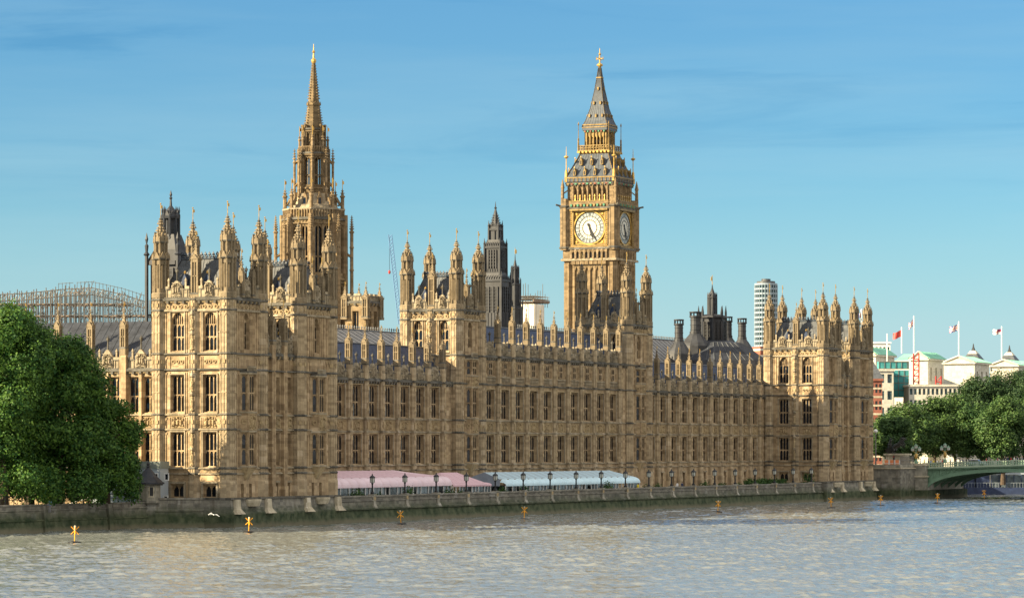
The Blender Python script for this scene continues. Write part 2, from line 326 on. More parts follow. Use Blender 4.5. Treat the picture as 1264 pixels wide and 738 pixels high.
def east(x, y): return Fr(x, y, 1, 0)      # faces the river; u runs north
def south(x, y): return Fr(x, y, 0, -1)    # faces the camera end; u runs towards the river
def obj(name, me, parent=None, loc=(0, 0, 0), rz=0):
    o = bpy.data.objects.new(name, me); COL.objects.link(o)
    o.location = loc; o.rotation_euler = (0, 0, rz)
    if parent is not None:
        o.parent = parent
        if parent.location.length or parent.rotation_euler.z:       # keep world placement given in world terms
            o.matrix_parent_inverse = world_of(parent).inverted()
    return o
def world_of(o):
    m = Matrix.Translation(o.location) @ Matrix.Rotation(o.rotation_euler.z, 4, 'Z')
    if o.parent: m = world_of(o.parent) @ o.matrix_parent_inverse @ m
    return m
def thing(name, label, cat, loc=(0, 0, 0), group=None, rz=0):
    o = bpy.data.objects.new(name, None); COL.objects.link(o); o.location = loc; o.rotation_euler = (0, 0, rz)
    o.empty_display_size = 0.5
    return tag(o, label, cat, group)
def tag(o, label, cat, group=None):
    o['label'] = label; o['category'] = cat
    if group: o['group'] = group
    return o
def struct(o): o['kind'] = 'structure'; return o
def stuff(o): o['kind'] = 'stuff'; return o
CACHE = {}
def kids(o): return [c for c in COL.objects if c.parent == o]
def copy_tree(o, loc=None, rz=None, parent=None):
    c = o.copy(); COL.objects.link(c); c.parent = parent
    if parent is not None: c.matrix_parent_inverse = Matrix()
    if loc is not None: c.location = loc
    if rz is not None: c.rotation_euler = (0, 0, rz)
    for k in list(o.children):
        d = copy_tree(k, parent=c); d.matrix_parent_inverse = k.matrix_parent_inverse.copy()
    return c

CX, CY, CZ = cam.location
def view_dir(px): l = (px-632)/4250.0; return cos(PHI)+l*sin(PHI), sin(PHI)-l*cos(PHI)

# ------------------------------------------------------------------ gothic kit
def wall(mb, F, u0, u1, z0, z1, holes, mat, rec=0.55, d=0.0):
    us = sorted({u0, u1, *[h[0] for h in holes], *[h[1] for h in holes]}); zs = sorted({z0, z1, *[h[2] for h in holes], *[h[3] for h in holes]})
    us = [u for u in us if u0 <= u <= u1]; zs = [z for z in zs if z0 <= z <= z1]
    for i in range(len(us)-1):
        for k in range(len(zs)-1):
            um, zm = (us[i]+us[i+1])/2, (zs[k]+zs[k+1])/2
            if any(h[0] < um < h[1] and h[2] < zm < h[3] for h in holes): continue
            mb.quad(F.p(us[i], d, zs[k]), F.p(us[i+1], d, zs[k]), F.p(us[i+1], d, zs[k+1]), F.p(us[i], d, zs[k+1]), mat)
    for a, b, c, e in holes:
        P = F.p
        mb.quad(P(a, d, c), P(a, d, e), P(a, d-rec, e), P(a, d-rec, c), mat)
        mb.quad(P(b, d, e), P(b, d, c), P(b, d-rec, c), P(b, d-rec, e), mat)
        mb.quad(P(a, d, e), P(b, d, e), P(b, d-rec, e), P(a, d-rec, e), mat)
        mb.quad(P(b, d, c), P(a, d, c), P(a, d-rec, c-0.0), P(b, d-rec, c), mat)
def window_meshes(w, h, lights, transoms, arch, rec, mat):
    key = ('win', round(w, 3), round(h, 3), lights, tuple(transoms), arch, rec, mat)
    if key in CACHE: return CACHE[key]
    mb = MB(); y0, y1 = rec-0.13, rec-0.02; hw = w/2; fr = 0.12; mu = 0.115
    z_sp = h*arch if arch else h
    mb.box(-hw+.003, -hw+fr, y0, y1, 0.003, h-.003, mat); mb.box(hw-fr, hw-.003, y0, y1, 0.003, h-.003, mat)
    mb.box(-hw+fr, hw-fr, y0, y1, h-fr, h-.003, mat); mb.box(-hw+fr, hw-fr, y0-.1, y1, 0.003, fr, mat)
    lw = (w-2*fr)/lights
    for i in range(1, lights):
        x = -hw+fr+i*lw; mb.box(x-mu/2, x+mu/2, y0+.02, y1, fr, h-fr, mat)
    for tz in transoms:
        mb.box(-hw+fr, hw-fr, y0-.03, y1, tz*h-.09, tz*h+.09, mat)
    levels = [t*h for t in transoms]+[z_sp-(.0 if arch else fr)]
    for tz in levels:                                       # cusped heads of the lights
        for i in range(lights):
            xa = -hw+fr+i*lw+mu/2; xb = xa+lw-mu; c = (xa+xb)/2; hh = min(.55, lw*.75)
            if tz-hh < .2: continue
            mb.prism([(xa-.02, y0+.03, tz-hh), (xa+(c-xa)*.38, y0+.03, tz-hh*.36), (c, y0+.03, tz), (xa-.02, y0+.03, tz)], (0, .07, 0), mat)
            mb.prism([(xb+.02, y0+.03, tz), (c, y0+.03, tz), (xb-(xb-c)*.38, y0+.03, tz-hh*.36), (xb+.02, y0+.03, tz-hh)], (0, .07, 0), mat)
    if arch:
        N = 7; rise = h-z_sp
        for sgn in (-1, 1):                                 # spandrels of the pointed head
            pts = [(sgn*hw*(1-.003), h-.003)]
            for k in range(N+1):
                a = k/N; xx = hw*(1-a); zz = z_sp+rise*(1-(1-a)**2.0)**.62*.985
                pts.append((sgn*xx, zz))
            pts = pts if sgn < 0 else pts
            poly = [(x, .05, z) for x, z in pts]
            if sgn > 0: poly = poly[::-1]
            mb.prism(poly, (0, rec-.1, 0), mat)
            for q in range(1, 2*lights):                    # upper tracery bars
                pass
        for q in range(1, lights*2):
            x = -hw+fr+q*lw/2
            a = 1-abs(x)/hw; zt = z_sp+rise*(1-(1-a)**2)**.62
            mb.box(x-.05, x+.05, y0+.03, y1, z_sp, zt, mat)
        mb.box(-hw+fr, hw-fr, y0+.01, y1, z_sp-.07, z_sp+.07, mat)
    g = MB(); g.quad((-hw, rec, 0), (hw, rec, 0), (hw, rec, h), (-hw, rec, h), 'window_glass')
    CACHE[key] = (mb.mesh('window'), g.mesh('glass'))
    return CACHE[key]
def window(parent, F, uc, z0, w, h, lights, transoms=(0.5,), arch=0, rec=0.55, d=0.0, mat='honey_stone'):
    a, g = window_meshes(w, h, lights, transoms, arch, rec, mat)
    o = obj('window', a, parent, F.p(uc, d, z0), F.rz)
    gl = bpy.data.objects.new('glass', g); COL.objects.link(gl); gl.parent = o
    return o
def ribs(mb, F, u0, u1, z0, z1, n, mat, d=0.0, w=.11, pr=.1, heads=True):
    step = (u1-u0)/n
    for i in range(n+1):
        u = u0+i*step; mb.fbox(F, u-w/2, u+w/2, d, d+pr, z0, z1, mat)
    if heads:
        for i in range(n):
            a, b = u0+i*step+w/2, u0+(i+1)*step-w/2; c = (a+b)/2; hh = min((b-a)*.9, .7)
            P = lambda u, z: F.p(u, d+pr*.8, z)
            mb.tri(P(a, z1-hh), P(c, z1), P(a, z1), mat); mb.tri(P(b, z1-hh), P(b, z1), P(c, z1), mat)
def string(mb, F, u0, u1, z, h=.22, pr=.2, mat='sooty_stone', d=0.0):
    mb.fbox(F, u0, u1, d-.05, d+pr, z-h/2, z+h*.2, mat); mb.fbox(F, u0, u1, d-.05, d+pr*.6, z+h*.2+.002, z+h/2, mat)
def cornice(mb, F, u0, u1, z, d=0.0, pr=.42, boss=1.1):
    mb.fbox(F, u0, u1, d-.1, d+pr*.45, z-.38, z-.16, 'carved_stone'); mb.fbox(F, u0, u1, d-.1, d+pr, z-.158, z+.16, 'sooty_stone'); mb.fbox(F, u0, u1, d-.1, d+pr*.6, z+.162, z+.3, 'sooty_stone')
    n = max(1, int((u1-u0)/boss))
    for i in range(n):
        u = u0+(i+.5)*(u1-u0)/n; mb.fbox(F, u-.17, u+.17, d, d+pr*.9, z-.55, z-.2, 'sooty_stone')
def carved(mb, F, uc, z0, z1, hw, d=0.0, mat='carved_stone', seed=0):
    """Shield with crown and two supporters in deep relief."""
    r = random.Random(seed); h = z1-z0; P = F.p
    def blob(u, z, a, b, pr):
        n = 6; base = [P(u+a*cos(2*pi*i/n), d, z+b*sin(2*pi*i/n)) for i in range(n)]; top = [P(u+.55*a*cos(2*pi*i/n), d+pr, z+.55*b*sin(2*pi*i/n)) for i in range(n)]
        mb.loft([base, top], mat, False, True)
    blob(uc, z0+h*.42, hw*.24, h*.32, .28); blob(uc, z0+h*.85, hw*.16, h*.13, .34)
    for s in (-1, 1):
        blob(uc+s*hw*.52, z0+h*.38, hw*.17, h*.36, .3); blob(uc+s*hw*.46, z0+h*.78, hw*.13, h*.13, .3); blob(uc+s*hw*.78, z0+h*.7, hw*.12, h*.18, .2); blob(uc+s*hw*.8, z0+h*.2, hw*.15, h*.15, .22)
    for k in range(3): blob(uc+hw*(r.random()*1.4-.7), z0+h*.1, hw*.14, h*.1, .2)
    mb.fbox(F, uc-hw, uc+hw, d, d+.1, z0, z0+.12, mat); mb.fbox(F, uc-hw, uc+hw, d, d+.1, z1-.1, z1, mat)
def frieze(mb, F, u0, u1, z0, z1, d=0.0, mat='carved_stone', pitch=.85):
    n = max(1, int(round((u1-u0)/pitch))); s = (u1-u0)/n; c = (z0+z1)/2; r = min(s, z1-z0)*.4; P = F.p
    for i in range(n):
        u = u0+(i+.5)*s
        a = [P(u+r*cos(pi/4*k), d+.12, c+r*sin(pi/4*k)) for k in range(8)]; b = [P(u+r*.62*cos(pi/4*k), d+.12, c+r*.62*sin(pi/4*k)) for k in range(8)]; o = [P(u+r*cos(pi/4*k), d, c+r*sin(pi/4*k)) for k in range(8)]; q = [P(u+r*.62*cos(pi/4*k), d, c+r*.62*sin(pi/4*k)) for k in range(8)]
        mb.loft([o, a, b, q], mat, False, False)
        mb.loft([[P(u+r*.3*cos(pi/2*k), d, c+r*.3*sin(pi/2*k)) for k in range(4)], [P(u+r*.12*cos(pi/2*k), d+.16, c+r*.12*sin(pi/2*k)) for k in range(4)]], mat, False, True)
def parapet(mb, F, u0, u1, z0, z1, gab=True, d=0.0, mat='parapet_stone', th=.45, gh=1.0, fin=1.5):
    """Panelled, battlemented parapet with a carved gablet and finials."""
    L = u1-u0; P = F.p
    mb.fbox(F, u0, u1, d-th, d, z0, z1-.35, mat)
    n = max(2, int(L/.55)); s = L/n
    for i in range(n):
        u = u0+i*s
        mb.fbox(F, u-.05+s/2, u+.05+s/2, d, d+.1, z0, z1-.3, mat)
        if i % 3 != 1: mb.fbox(F, u+.01, u+s-.01, d-th, d+.06, z1-.348, z1, mat)
    mb.fbox(F, u0, u1, d+.001, d+.12, z1-.48, z1-.36, 'sooty_stone')
    if gab:
        c = (u0+u1)/2; w = min(.8, L*.2)
        pts = [P(c-w, d+.16, z0+.1), P(c+w, d+.16, z0+.1), P(c+w, d+.16, z1+.1), P(c+w*.6, d+.16, z1+gh*.42), P(c+.16, d+.16, z1+gh*.72), P(c-.16, d+.16, z1+gh*.72), P(c-w*.6, d+.16, z1+gh*.42), P(c-w, d+.16, z1+.1)]
        mb.prism(pts, (Vector(P(0, -.45, 0))-Vector(P(0, 0, 0))), mat)
        carved(mb, F, c, z0+.2, z1+.5, w*.85, d+.16, mat, 3)
        x, y, _ = P(c, d-.05, 0)
        mb.lathe(x, y, [(.12, z1+gh*.7), (.10, z1+gh+fin*.45), (.22, z1+gh+fin*.62), (.22, z1+gh+fin*.75), (.08, z1+gh+fin*.8), (.02, z1+gh+fin)], 'sooty_stone', 6)
        for q in (-1, 1):
            x, y, _ = P(c+q*(w+.55), d-.1, 0)
            mb.lathe(x, y, [(.12, z1-.3), (.11, z1+.7), (.17, z1+.75), (.02, z1+1.15)], mat, 4)
def crockets(mb, cx, cy, r0, z0, r1, z1, mat, n=8, step=.55, size=.13, rot=None):
    k = int((z1-z0)/step); rot = pi/n if rot is None else rot
    for j in range(1, k+1):
        a = j/(k+.6); r = r0+(r1-r0)*a; z = z0+(z1-z0)*a; q = size*(1-.45*a)
        for i in range(n):
            t = rot+2*pi*i/n; x, y = cx+(r/cos(pi/n)+q*.6)*cos(t), cy+(r/cos(pi/n)+q*.6)*sin(t)
            mb.loft([[(x-q, y-q, z), (x+q, y-q, z), (x+q, y+q, z), (x-q, y+q, z)], [(x-q*.4, y-q*.4, z+q*1.6), (x+q*.4, y-q*.4, z+q*1.6), (x+q*.4, y+q*.4, z+q*1.6), (x-q*.4, y+q*.4, z+q*1.6)]], mat)
def gablets(mb, cx, cy, r, z, h, mat, n=8, rot=None, spike=.5):
    rot = pi/n if rot is None else rot; K = 1/cos(pi/n)
    for i in range(n):
        t0, t1 = rot+2*pi*i/n, rot+2*pi*(i+1)/n; tm = (t0+t1)/2
        a = Vector((cx+r*K*cos(t0), cy+r*K*sin(t0), z)); b = Vector((cx+r*K*cos(t1), cy+r*K*sin(t1), z)); c = (a+b)/2+Vector((0, 0, h))
        inn = -Vector((cos(tm), sin(tm), 0))*r*.35
        mb.prism([tuple(a), tuple(b), tuple(c)], tuple(inn), mat)
        mb.tube((cx+r*K*cos(t0), cy+r*K*sin(t0), z-.15), (cx+r*K*cos(t0), cy+r*K*sin(t0), z+h*spike+.25), r*.13, mat, 4, r*.03)
def turret_mesh(mat='turret_stone', H=(0.7, 5.2, 7.6, 11.4), key='turret', R0=1.06):
    """Octagonal turret above a cornice: panelled shaft, two tiers of gablets, crocketed spirelet."""
    if key in CACHE: return CACHE[key]
    mb = MB(); a, b, c, t = H; m2 = mat
    mb.lathe(0, 0, [(R0*1.08, -.02), (R0*1.08, a*.8), (R0*.98, a)], mat)
    mb.lathe(0, 0, [(R0*.62, a), (R0*.62, b)], mat)
    K = 1/cos(pi/8)
    for i in range(8):
        t0 = pi/8+pi/4*i; x, y = R0*.9*K*cos(t0), R0*.9*K*sin(t0)
        mb.tube((x, y, a), (x, y, b+.1), .15, mat, 5)
        tm = t0+pi/8; f = Fr(R0*.70*cos(tm), R0*.70*sin(tm), -sin(tm), cos(tm))
        mb.fbox(f, -R0*.42, R0*.42, -.12, .15, a, a+(b-a)*.12, mat); mb.fbox(f, -R0*.42, R0*.42, -.12, .15, b-(b-a)*.16, b, mat)
        mb.fbox(f, -.05, .05, -.02, .10, a, b, mat)
    mb.lathe(0, 0, [(R0*.98, b-.12), (R0*1.1, b), (R0*1.1, b+.1), (R0*.85, b+.25)], 'sooty_stone')
    gablets(mb, 0, 0, R0*1.04, b+.05, .9, m2)
    r2 = R0*.74
    mb.lathe(0, 0, [(r2*.8, b+.2), (r2*.8, c)], m2)
    for i in range(8):
        t0 = pi/8+pi/4*i; x, y = r2*K*cos(t0), r2*K*sin(t0); mb.tube((x, y, b+.2), (x, y, c), .12, m2, 5)
    mb.lathe(0, 0, [(r2*1.02, c-.25), (r2*1.16, c-.1), (r2*1.16, c-.02), (r2*.9, c+.15)], 'sooty_stone')
    gablets(mb, 0, 0, r2*1.14, c-.05, 1.3, m2)
    sp = t-.2; zz = [c+.1, c+(sp-c)*.28, c+(sp-c)*.55, c+(sp-c)*.8, sp]
    rr = [r2*1.0, r2*.66, r2*.38, r2*.17, .04]
    mb.lathe(0, 0, list(zip(rr, zz)), m2)
    for i in range(3): crockets(mb, 0, 0, rr[i], zz[i], rr[i+1], zz[i+1], m2, step=.4, size=.17)
    for q in (.66, .84):
        z = c+(sp-c)*q; mb.lathe(0, 0, [(.1, z-.13), (.36-.16*q, z-.02), (.36-.16*q, z+.06), (.1, z+.18)], 'sooty_stone', 8)
    v = MB()
    v.tube((0, 0, t-.25), (0, 0, t+1.35), .055, 'gilding', 5); v.lathe(0, 0, [(.03, t+1.2), (.13, t+1.3), (.03, t+1.42)], 'gilding', 6)
    v.prism([(.05, -.03, t+.65), (.5, -.03, t+.72), (.5, -.03, t+1.08), (.05, -.03, t+1.14)], (0, .06, 0), 'gilding')
    CACHE[key] = (mb.mesh('turret'), v.mesh('weather_vane')); return CACHE[key]
def pinnacle_mesh(key='pinnacle', w=.42, H=(0.9, 3.9, 6.3), mat='turret_stone'):
    if key in CACHE: return CACHE[key]
    mb = MB(); a, b, t = H
    mb.box(-w*1.2, w*1.2, -w*1.2, w*1.2, -.02, a, mat); mb.lathe(0, 0, [(w*1.28, a-.12), (w*1.28, a), (w, a+.12)], 'sooty_stone', 4)
    mb.box(-w*.72, w*.72, -w*.72, w*.72, a, b, mat)
    for sx in (-1, 1):
        for sy in (-1, 1): mb.box(sx*w*.88-.10, sx*w*.88+.10, sy*w*.88-.10, sy*w*.88+.10, a+.1, b, mat)
    for f in (Fr(0, -w*.72, 1, 0), Fr(0, w*.72, -1, 0), Fr(-w*.72, 0, 0, -1), Fr(w*.72, 0, 0, 1)):
        mb.fbox(f, -.05, .05, 0, .12, a+.1, b-.1, mat); mb.fbox(f, -w*.8, w*.8, 0, .13, b-.5, b-.001, mat); mb.fbox(f, -w*.8, w*.8, 0, .12, (a+b)/2-.1, (a+b)/2+.06, mat)
    gablets(mb, 0, 0, w*1.15, b-.1, .7, mat, 4)
    r = [w*.9, w*.5, w*.22, .04]; z = [b+.05, b+(t-b)*.3, b+(t-b)*.65, t]
    mb.lathe(0, 0, list(zip(r, z)), mat, 4)
    for i in range(3): crockets(mb, 0, 0, r[i], z[i], r[i+1], z[i+1], mat, 4, .34, .11)
    q = b+(t-b)*.8; mb.lathe(0, 0, [(.06, q-.1), (.2, q), (.2, q+.06), (.06, q+.14)], 'sooty_stone', 6)
    v = MB(); v.tube((0, 0, t-.1), (0, 0, t+1.0), .045, 'gilding', 5); v.prism([(.03, -.03, t+.4), (.34, -.03, t+.45), (.34, -.03, t+.78), (.03, -.03, t+.82)], (0, .06, 0), 'gilding')
    CACHE[key] = (mb.mesh('pinnacle'), v.mesh('weather_vane')); return CACHE[key]
def put(parent, meshes, name, loc, rz=0, sub='weather_vane', sz=1.0):
    o = obj(name, meshes[0], parent, loc, rz)
    if sz != 1.0: o.scale = (1, 1, sz)
    if meshes[1]:
        v = bpy.data.objects.new(sub, meshes[1]); COL.objects.link(v); v.parent = o
    return o
STR = (7.3, 8.05, 13.25, 15.25)
def corner_shaft_mesh(z0, z1, strings, r=1.05, key=None, mat='buttress_stone'):
    """Octagonal corner buttress running up a tower, with moulded strings and blind panels."""
    k = ('shaft', z0, z1, tuple(strings), r, mat)
    if k in CACHE: return CACHE[k]
    mb = MB(); mb.lathe(0, 0, [(r*1.12, z0), (r*1.12, z0+3.2), (r, z0+3.6), (r, z1)], mat)
    K = 1/cos(pi/8); lv = [z0+3.6]+[s for s in strings if s > z0+4]+[z1]
    for i in range(8):
        t0 = pi/8+pi/4*i; x, y = r*K*cos(t0), r*K*sin(t0); mb.tube((x, y, z0+3.5), (x, y, z1), .07, mat, 4)
        tm = t0+pi/8; f = Fr(r*cos(tm), r*sin(tm), -sin(tm), cos(tm))
        mb.fbox(f, -.05, .05, -.02, .07, z0+3.6, z1, mat)
        for a, b in zip(lv[:-1], lv[1:]):
            if b-a > 3:
                for q in (a+(b-a)*.48, b-.55): mb.fbox(f, -r*.38, r*.38, -.02, .08, q, q+.12, mat)
                for s in (-1, 1):
                    P = lambda u, z: f.p(u, .065, z)
                    mb.tri(*( [P(0, b-1.0), P(s*r*.38, b-.5), P(0, b-.5)] if s > 0 else [P(0, b-1.0), P(0, b-.5), P(-r*.38, b-.5)] ), mat)
            elif b-a > 1: mb.fbox(f, -r*.22, r*.22, -.02, .13, (a+b)/2-.25, (a+b)/2+.25, 'carved_stone')
    for s in strings: mb.lathe(0, 0, [(r, s-.16), (r*1.15, s-.08), (r*1.15, s+.05), (r, s+.18)], 'sooty_stone', cap0=False, cap1=False)
    me = mb.mesh('corner_buttress'); CACHE[k] = me; return me

# ------------------------------------------------------------------ ground, terrace, river
def ground():
    mb = MB(); z = 2.5
    # one sheet from the river bank to the horizon
    pts = [(-3000, 190, z), (-130, 16.2, z), (-6.5, 8.9, z), (0.5, 4.0, z), (0.5, .6, z), (280, .6, z), (284, 8, z), (420, 8, z), (1200, 260, z), (6000, 1800, z), (6000, 6000, z), (-3000, 6000, z)]
    mb.add(pts, [tuple(range(len(pts)))], 'city_ground'); o = struct(mb.build('ground')); return o
ground()
def terrace():
    mb = MB(); mb.box(31.5, 249.5, .9, 12.6, 2.55, 2.9, 'paving'); struct(mb.build('terrace'))
    g = MB(); g.add([(-130, 16.8, 2.6), (-7, 9.8, 2.6), (-1, 8, 2.6), (-1, 60, 2.6), (-130, 90, 2.6)], [(0, 1, 2, 3, 4)], 'hedge_leaf'); struct(g.build('garden_lawn'))
terrace()
def water():
    # swell as a real height field: fine where the river is seen close, coarse far away
    xs = np.concatenate([np.linspace(-3000, -420, 12)[:-1], np.linspace(-420, -220, 60)[:-1], np.linspace(-220, 60, 900)[:-1], np.linspace(60, 330, 600)[:-1], np.linspace(330, 900, 120)[:-1], np.linspace(900, 4000, 12)])
    ys = np.concatenate([np.linspace(-3000, -260, 10)[:-1], np.linspace(-260, 20, 620)[:-1], np.array([20, 60, 400])])
    X, Y = np.meshgrid(xs, ys, indexing='ij'); Z = np.zeros_like(X); rr = np.random.RandomState(3)
    amp = np.where((X > -415) & (X < 880) & (Y > -262) & (Y < 21), 1.0, 0.0)
    for k in range(52):
        lam = 0.95*(1.075**k); th = radians(100)+rr.randn()*0.75; a = 0.0098*lam**0.75*(1.7 if lam < 3.5 else 1.0 if lam < 6 else .45 if lam < 10 else .12)
        kx, ky = 2*pi/lam*cos(th), 2*pi/lam*sin(th); ph = rr.rand()*6.28
        s = np.sin(kx*X+ky*Y+ph+0.9*np.sin(0.021*k*X*.3+.03*Y+ph*3)); Z += a*(1-np.abs(s)*1.3 if k % 2 else s)
    Z -= Z.mean(); 
    gust = .8+.2*np.sin(X*.031+Y*.05+2*np.sin(Y*.021)+1.3)*np.sin(Y*.043-X*.017+.4)
    Z = Z*amp*gust
    nx, ny = X.shape; V = np.stack([X, Y, Z], -1).reshape(-1, 3)
    i = np.arange(nx-1)[:, None]*ny+np.arange(ny-1)[None, :]
    Fc = np.stack([i, i+ny, i+ny+1, i+1], -1).reshape(-1, 4)
    me = bpy.data.meshes.new('river_water'); me.vertices.add(len(V)); me.vertices.foreach_set('co', V.astype(np.float32).ravel())
    me.loops.add(Fc.size); me.loops.foreach_set('vertex_index', Fc.astype(np.int32).ravel())
    me.polygons.add(len(Fc)); me.polygons.foreach_set('loop_start', np.arange(0, Fc.size, 4, dtype=np.int32)); me.polygons.foreach_set('loop_total', np.full(len(Fc), 4, dtype=np.int32))
    me.polygons.foreach_set('use_smooth', np.ones(len(Fc), dtype=bool)); me.update(calc_edges=True); me.materials.append(MATS['river_water'])
    struct(obj('water', me))
water()

# ------------------------------------------------------------------ the palace: pieces
ZB = 2.9
def oriel(T, F, uc, w, levels, zb, zt, pr=.85, cant=.85, lights=3):
    """Canted bay window: front with three lights, narrow canted sides, carved aprons."""
    mb = MB(); P = F.p; hw = w/2
    a, b, c, d = (uc-hw-cant*.8, 0), (uc-hw, pr), (uc+hw, pr), (uc+hw+cant*.8, 0)
    segs = [(a, b), (b, c), (c, d)]; wins = []
    for k, (p, q) in enumerate(segs):
        x0, y0, _ = P(p[0], p[1], 0); x1, y1, _ = P(q[0], q[1], 0); ln = sqrt((x1-x0)**2+(y1-y0)**2)
        f = Fr(x0, y0, (x1-x0)/ln, (y1-y0)/ln); ww = ln-.36 if k != 1 else ln-.3
        holes = [(ln/2-ww/2, ln/2+ww/2, z0, z1) for z0, z1 in levels]
        wall(mb, f, 0, ln, zb, zt, holes, 'honey_stone', rec=.3)
        for z0, z1 in levels: wins.append((f, ln/2, z0, ww, z1-z0, 3 if k == 1 else 1))
        for z in [zt-.1]+[z for l in levels for z in (l[0]-.15, l[1]+.2)]: mb.fbox(f, -.06, ln+.06, -.05, .13, z-.11, z+.11, 'sooty_stone' if z > zt-.2 else 'parapet_stone')
        for (z0, z1), (y0_, y1_) in zip(levels[:-1], levels[1:]):
            if k == 1: carved(mb, f, ln/2, z1+.4, y0_-.35, ln*.42, 0, seed=int(uc))
            else: frieze(mb, f, .1, ln-.1, z1+.4, y0_-.35)
        mb.fbox(f, -.07, .07, -.04, .1, zb, zt, 'honey_stone')
    x, y, _ = P(uc, 0, 0)
    tp = [P(*p, zt) for p in (a, b, c, d)]; mb.add(tp, [(0, 1, 2, 3)], 'parapet_stone')
    bt = [P(*p, zb) for p in (a, b, c, d)]; lo = [P(uc-.5, 0, zb-1.6), P(uc-.35, .12, zb-1.6), P(uc+.35, .12, zb-1.6), P(uc+.5, 0, zb-1.6)]
    for i in range(3): mb.quad(lo[i], lo[i+1], bt[i+1], bt[i], 'carved_stone')
    # pierced cresting on top
    for k in range(7):
        u = uc-hw+w*k/6; mb.fbox(F, u-.07, u+.07, pr-.12, pr, zt, zt+.7, 'parapet_stone')
    mb.fbox(F, uc-hw, uc+hw, pr-.14, pr+.02, zt+.5, zt+.62, 'parapet_stone')
    o = mb.build('bay_window', T)
    for f, u, z0, ww, h, l in wins:
        a_, g_ = window_meshes(ww, h, l, (.5,), 0, .3, 'honey_stone')
        wi = bpy.data.objects.new('window', a_); COL.objects.link(wi); wi.parent = o; wi.matrix_parent_inverse = world_of(o).inverted()
        wi.location = f.p(u, 0, z0); wi.rotation_euler = (0, 0, f.rz)
        # glass joins the window of a bay, which is already a sub-part
        mm = wi.data
        if 'g' not in [k for k in mm.keys()]:
            base = len(mm.vertices); mm['g'] = 1
            hw2 = ww/2; nb = MB(); vs = [tuple(v.co) for v in mm.vertices]; fs = [list(p.vertices) for p in mm.polygons]; mi = [p.material_index for p in mm.polygons]
            nb.v = vs; nb.f = fs; nb.mn = [m.name for m in mm.materials]; nb.m = mi
            nb.quad((-hw2, .3, 0), (hw2, .3, 0), (hw2, .3, h), (-hw2, .3, h), 'window_glass')
            nm = nb.mesh('bay_window_lights'); nm['g'] = 1; CACHE[('bay', mm.name)] = nm; wi.data = nm
        if ('bay', mm.name) in CACHE: wi.data = CACHE[('bay', mm.name)]
    return o
def tower_roof(T, x0, x1, y0, y1, z0, z1, inset=2.6, mat='slate_grey'):
    mb = MB(); a = [(x0, y0, z0), (x1, y0, z0), (x1, y1, z0), (x0, y1, z0)]; b = [(x0+inset, y0+inset, z1), (x1-inset, y0+inset, z1), (x1-inset, y1-inset, z1), (x0+inset, y1-inset, z1)]
    mb.loft([a, b], mat, False, True)
    def rail(p, q, n):
        for i in range(n+1):
            x, y = p[0]+(q[0]-p[0])*i/n, p[1]+(q[1]-p[1])*i/n
            mb.lathe(x, y, [(.09, z1), (.07, z1+.5), (.17, z1+.62), (.02, z1+1.05)], 'tower_lead', 4)
        mb.tube((p[0], p[1], z1+.32), (q[0], q[1], z1+.32), .07, 'tower_lead', 4); mb.tube((p[0], p[1], z1+.05), (q[0], q[1], z1+.05), .14, 'tower_lead', 4)
    for i in range(4): rail(b[i], b[(i+1) % 4], int(max(abs(b[i][0]-b[(i+1) % 4][0]), abs(b[i][1]-b[(i+1) % 4][1]))/.62)+1)
    # rolls over the slates
    for i in range(4):
        p0, p1 = Vector(a[i]), Vector(a[(i+1) % 4]); q0, q1 = Vector(b[i]), Vector(b[(i+1) % 4]); n = 7
        for k in range(n+1): mb.tube(p0+(p1-p0)*k/n, q0+(q1-q0)*k/n, .06, mat, 4)
        for k in range(1, 4): 
            m0, m1 = p0+(q0-p0)*k/4, p1+(q1-p1)*k/4; mb.tube(m0, m1, .035, mat, 4)
    # lucarnes
    for i in (0, 3):
        p0, p1 = Vector(a[i]), Vector(a[(i+1) % 4]); q0, q1 = Vector(b[i]), Vector(b[(i+1) % 4])
        for k in (.3, .7):
            m = (p0+(p1-p0)*k)*.62+(q0+(q1-q0)*k)*.38; n = Vector((0, -1, 0)) if i == 0 else Vector((-1, 0, 0)); t = Vector((n.y, -n.x, 0))
            c = m+n*.35
            mb.prism([tuple(c-t*.45+Vector((0, 0, -.7))), tuple(c+t*.45+Vector((0, 0, -.7))), tuple(c+t*.45+Vector((0, 0, .4))), tuple(c+Vector((0, 0, 1.2))), tuple(c-t*.45+Vector((0, 0, .4)))][::-1 if i == 0 else 1], tuple(-n*1.4), 'slate_blue')
            mb.lathe(c.x-n.x*.1, c.y-n.y*.1, [(.05, c.z+1.1), (.14, c.z+1.35), (.02, c.z+1.6)], 'gilding', 5)
    return mb.build('roof', T)
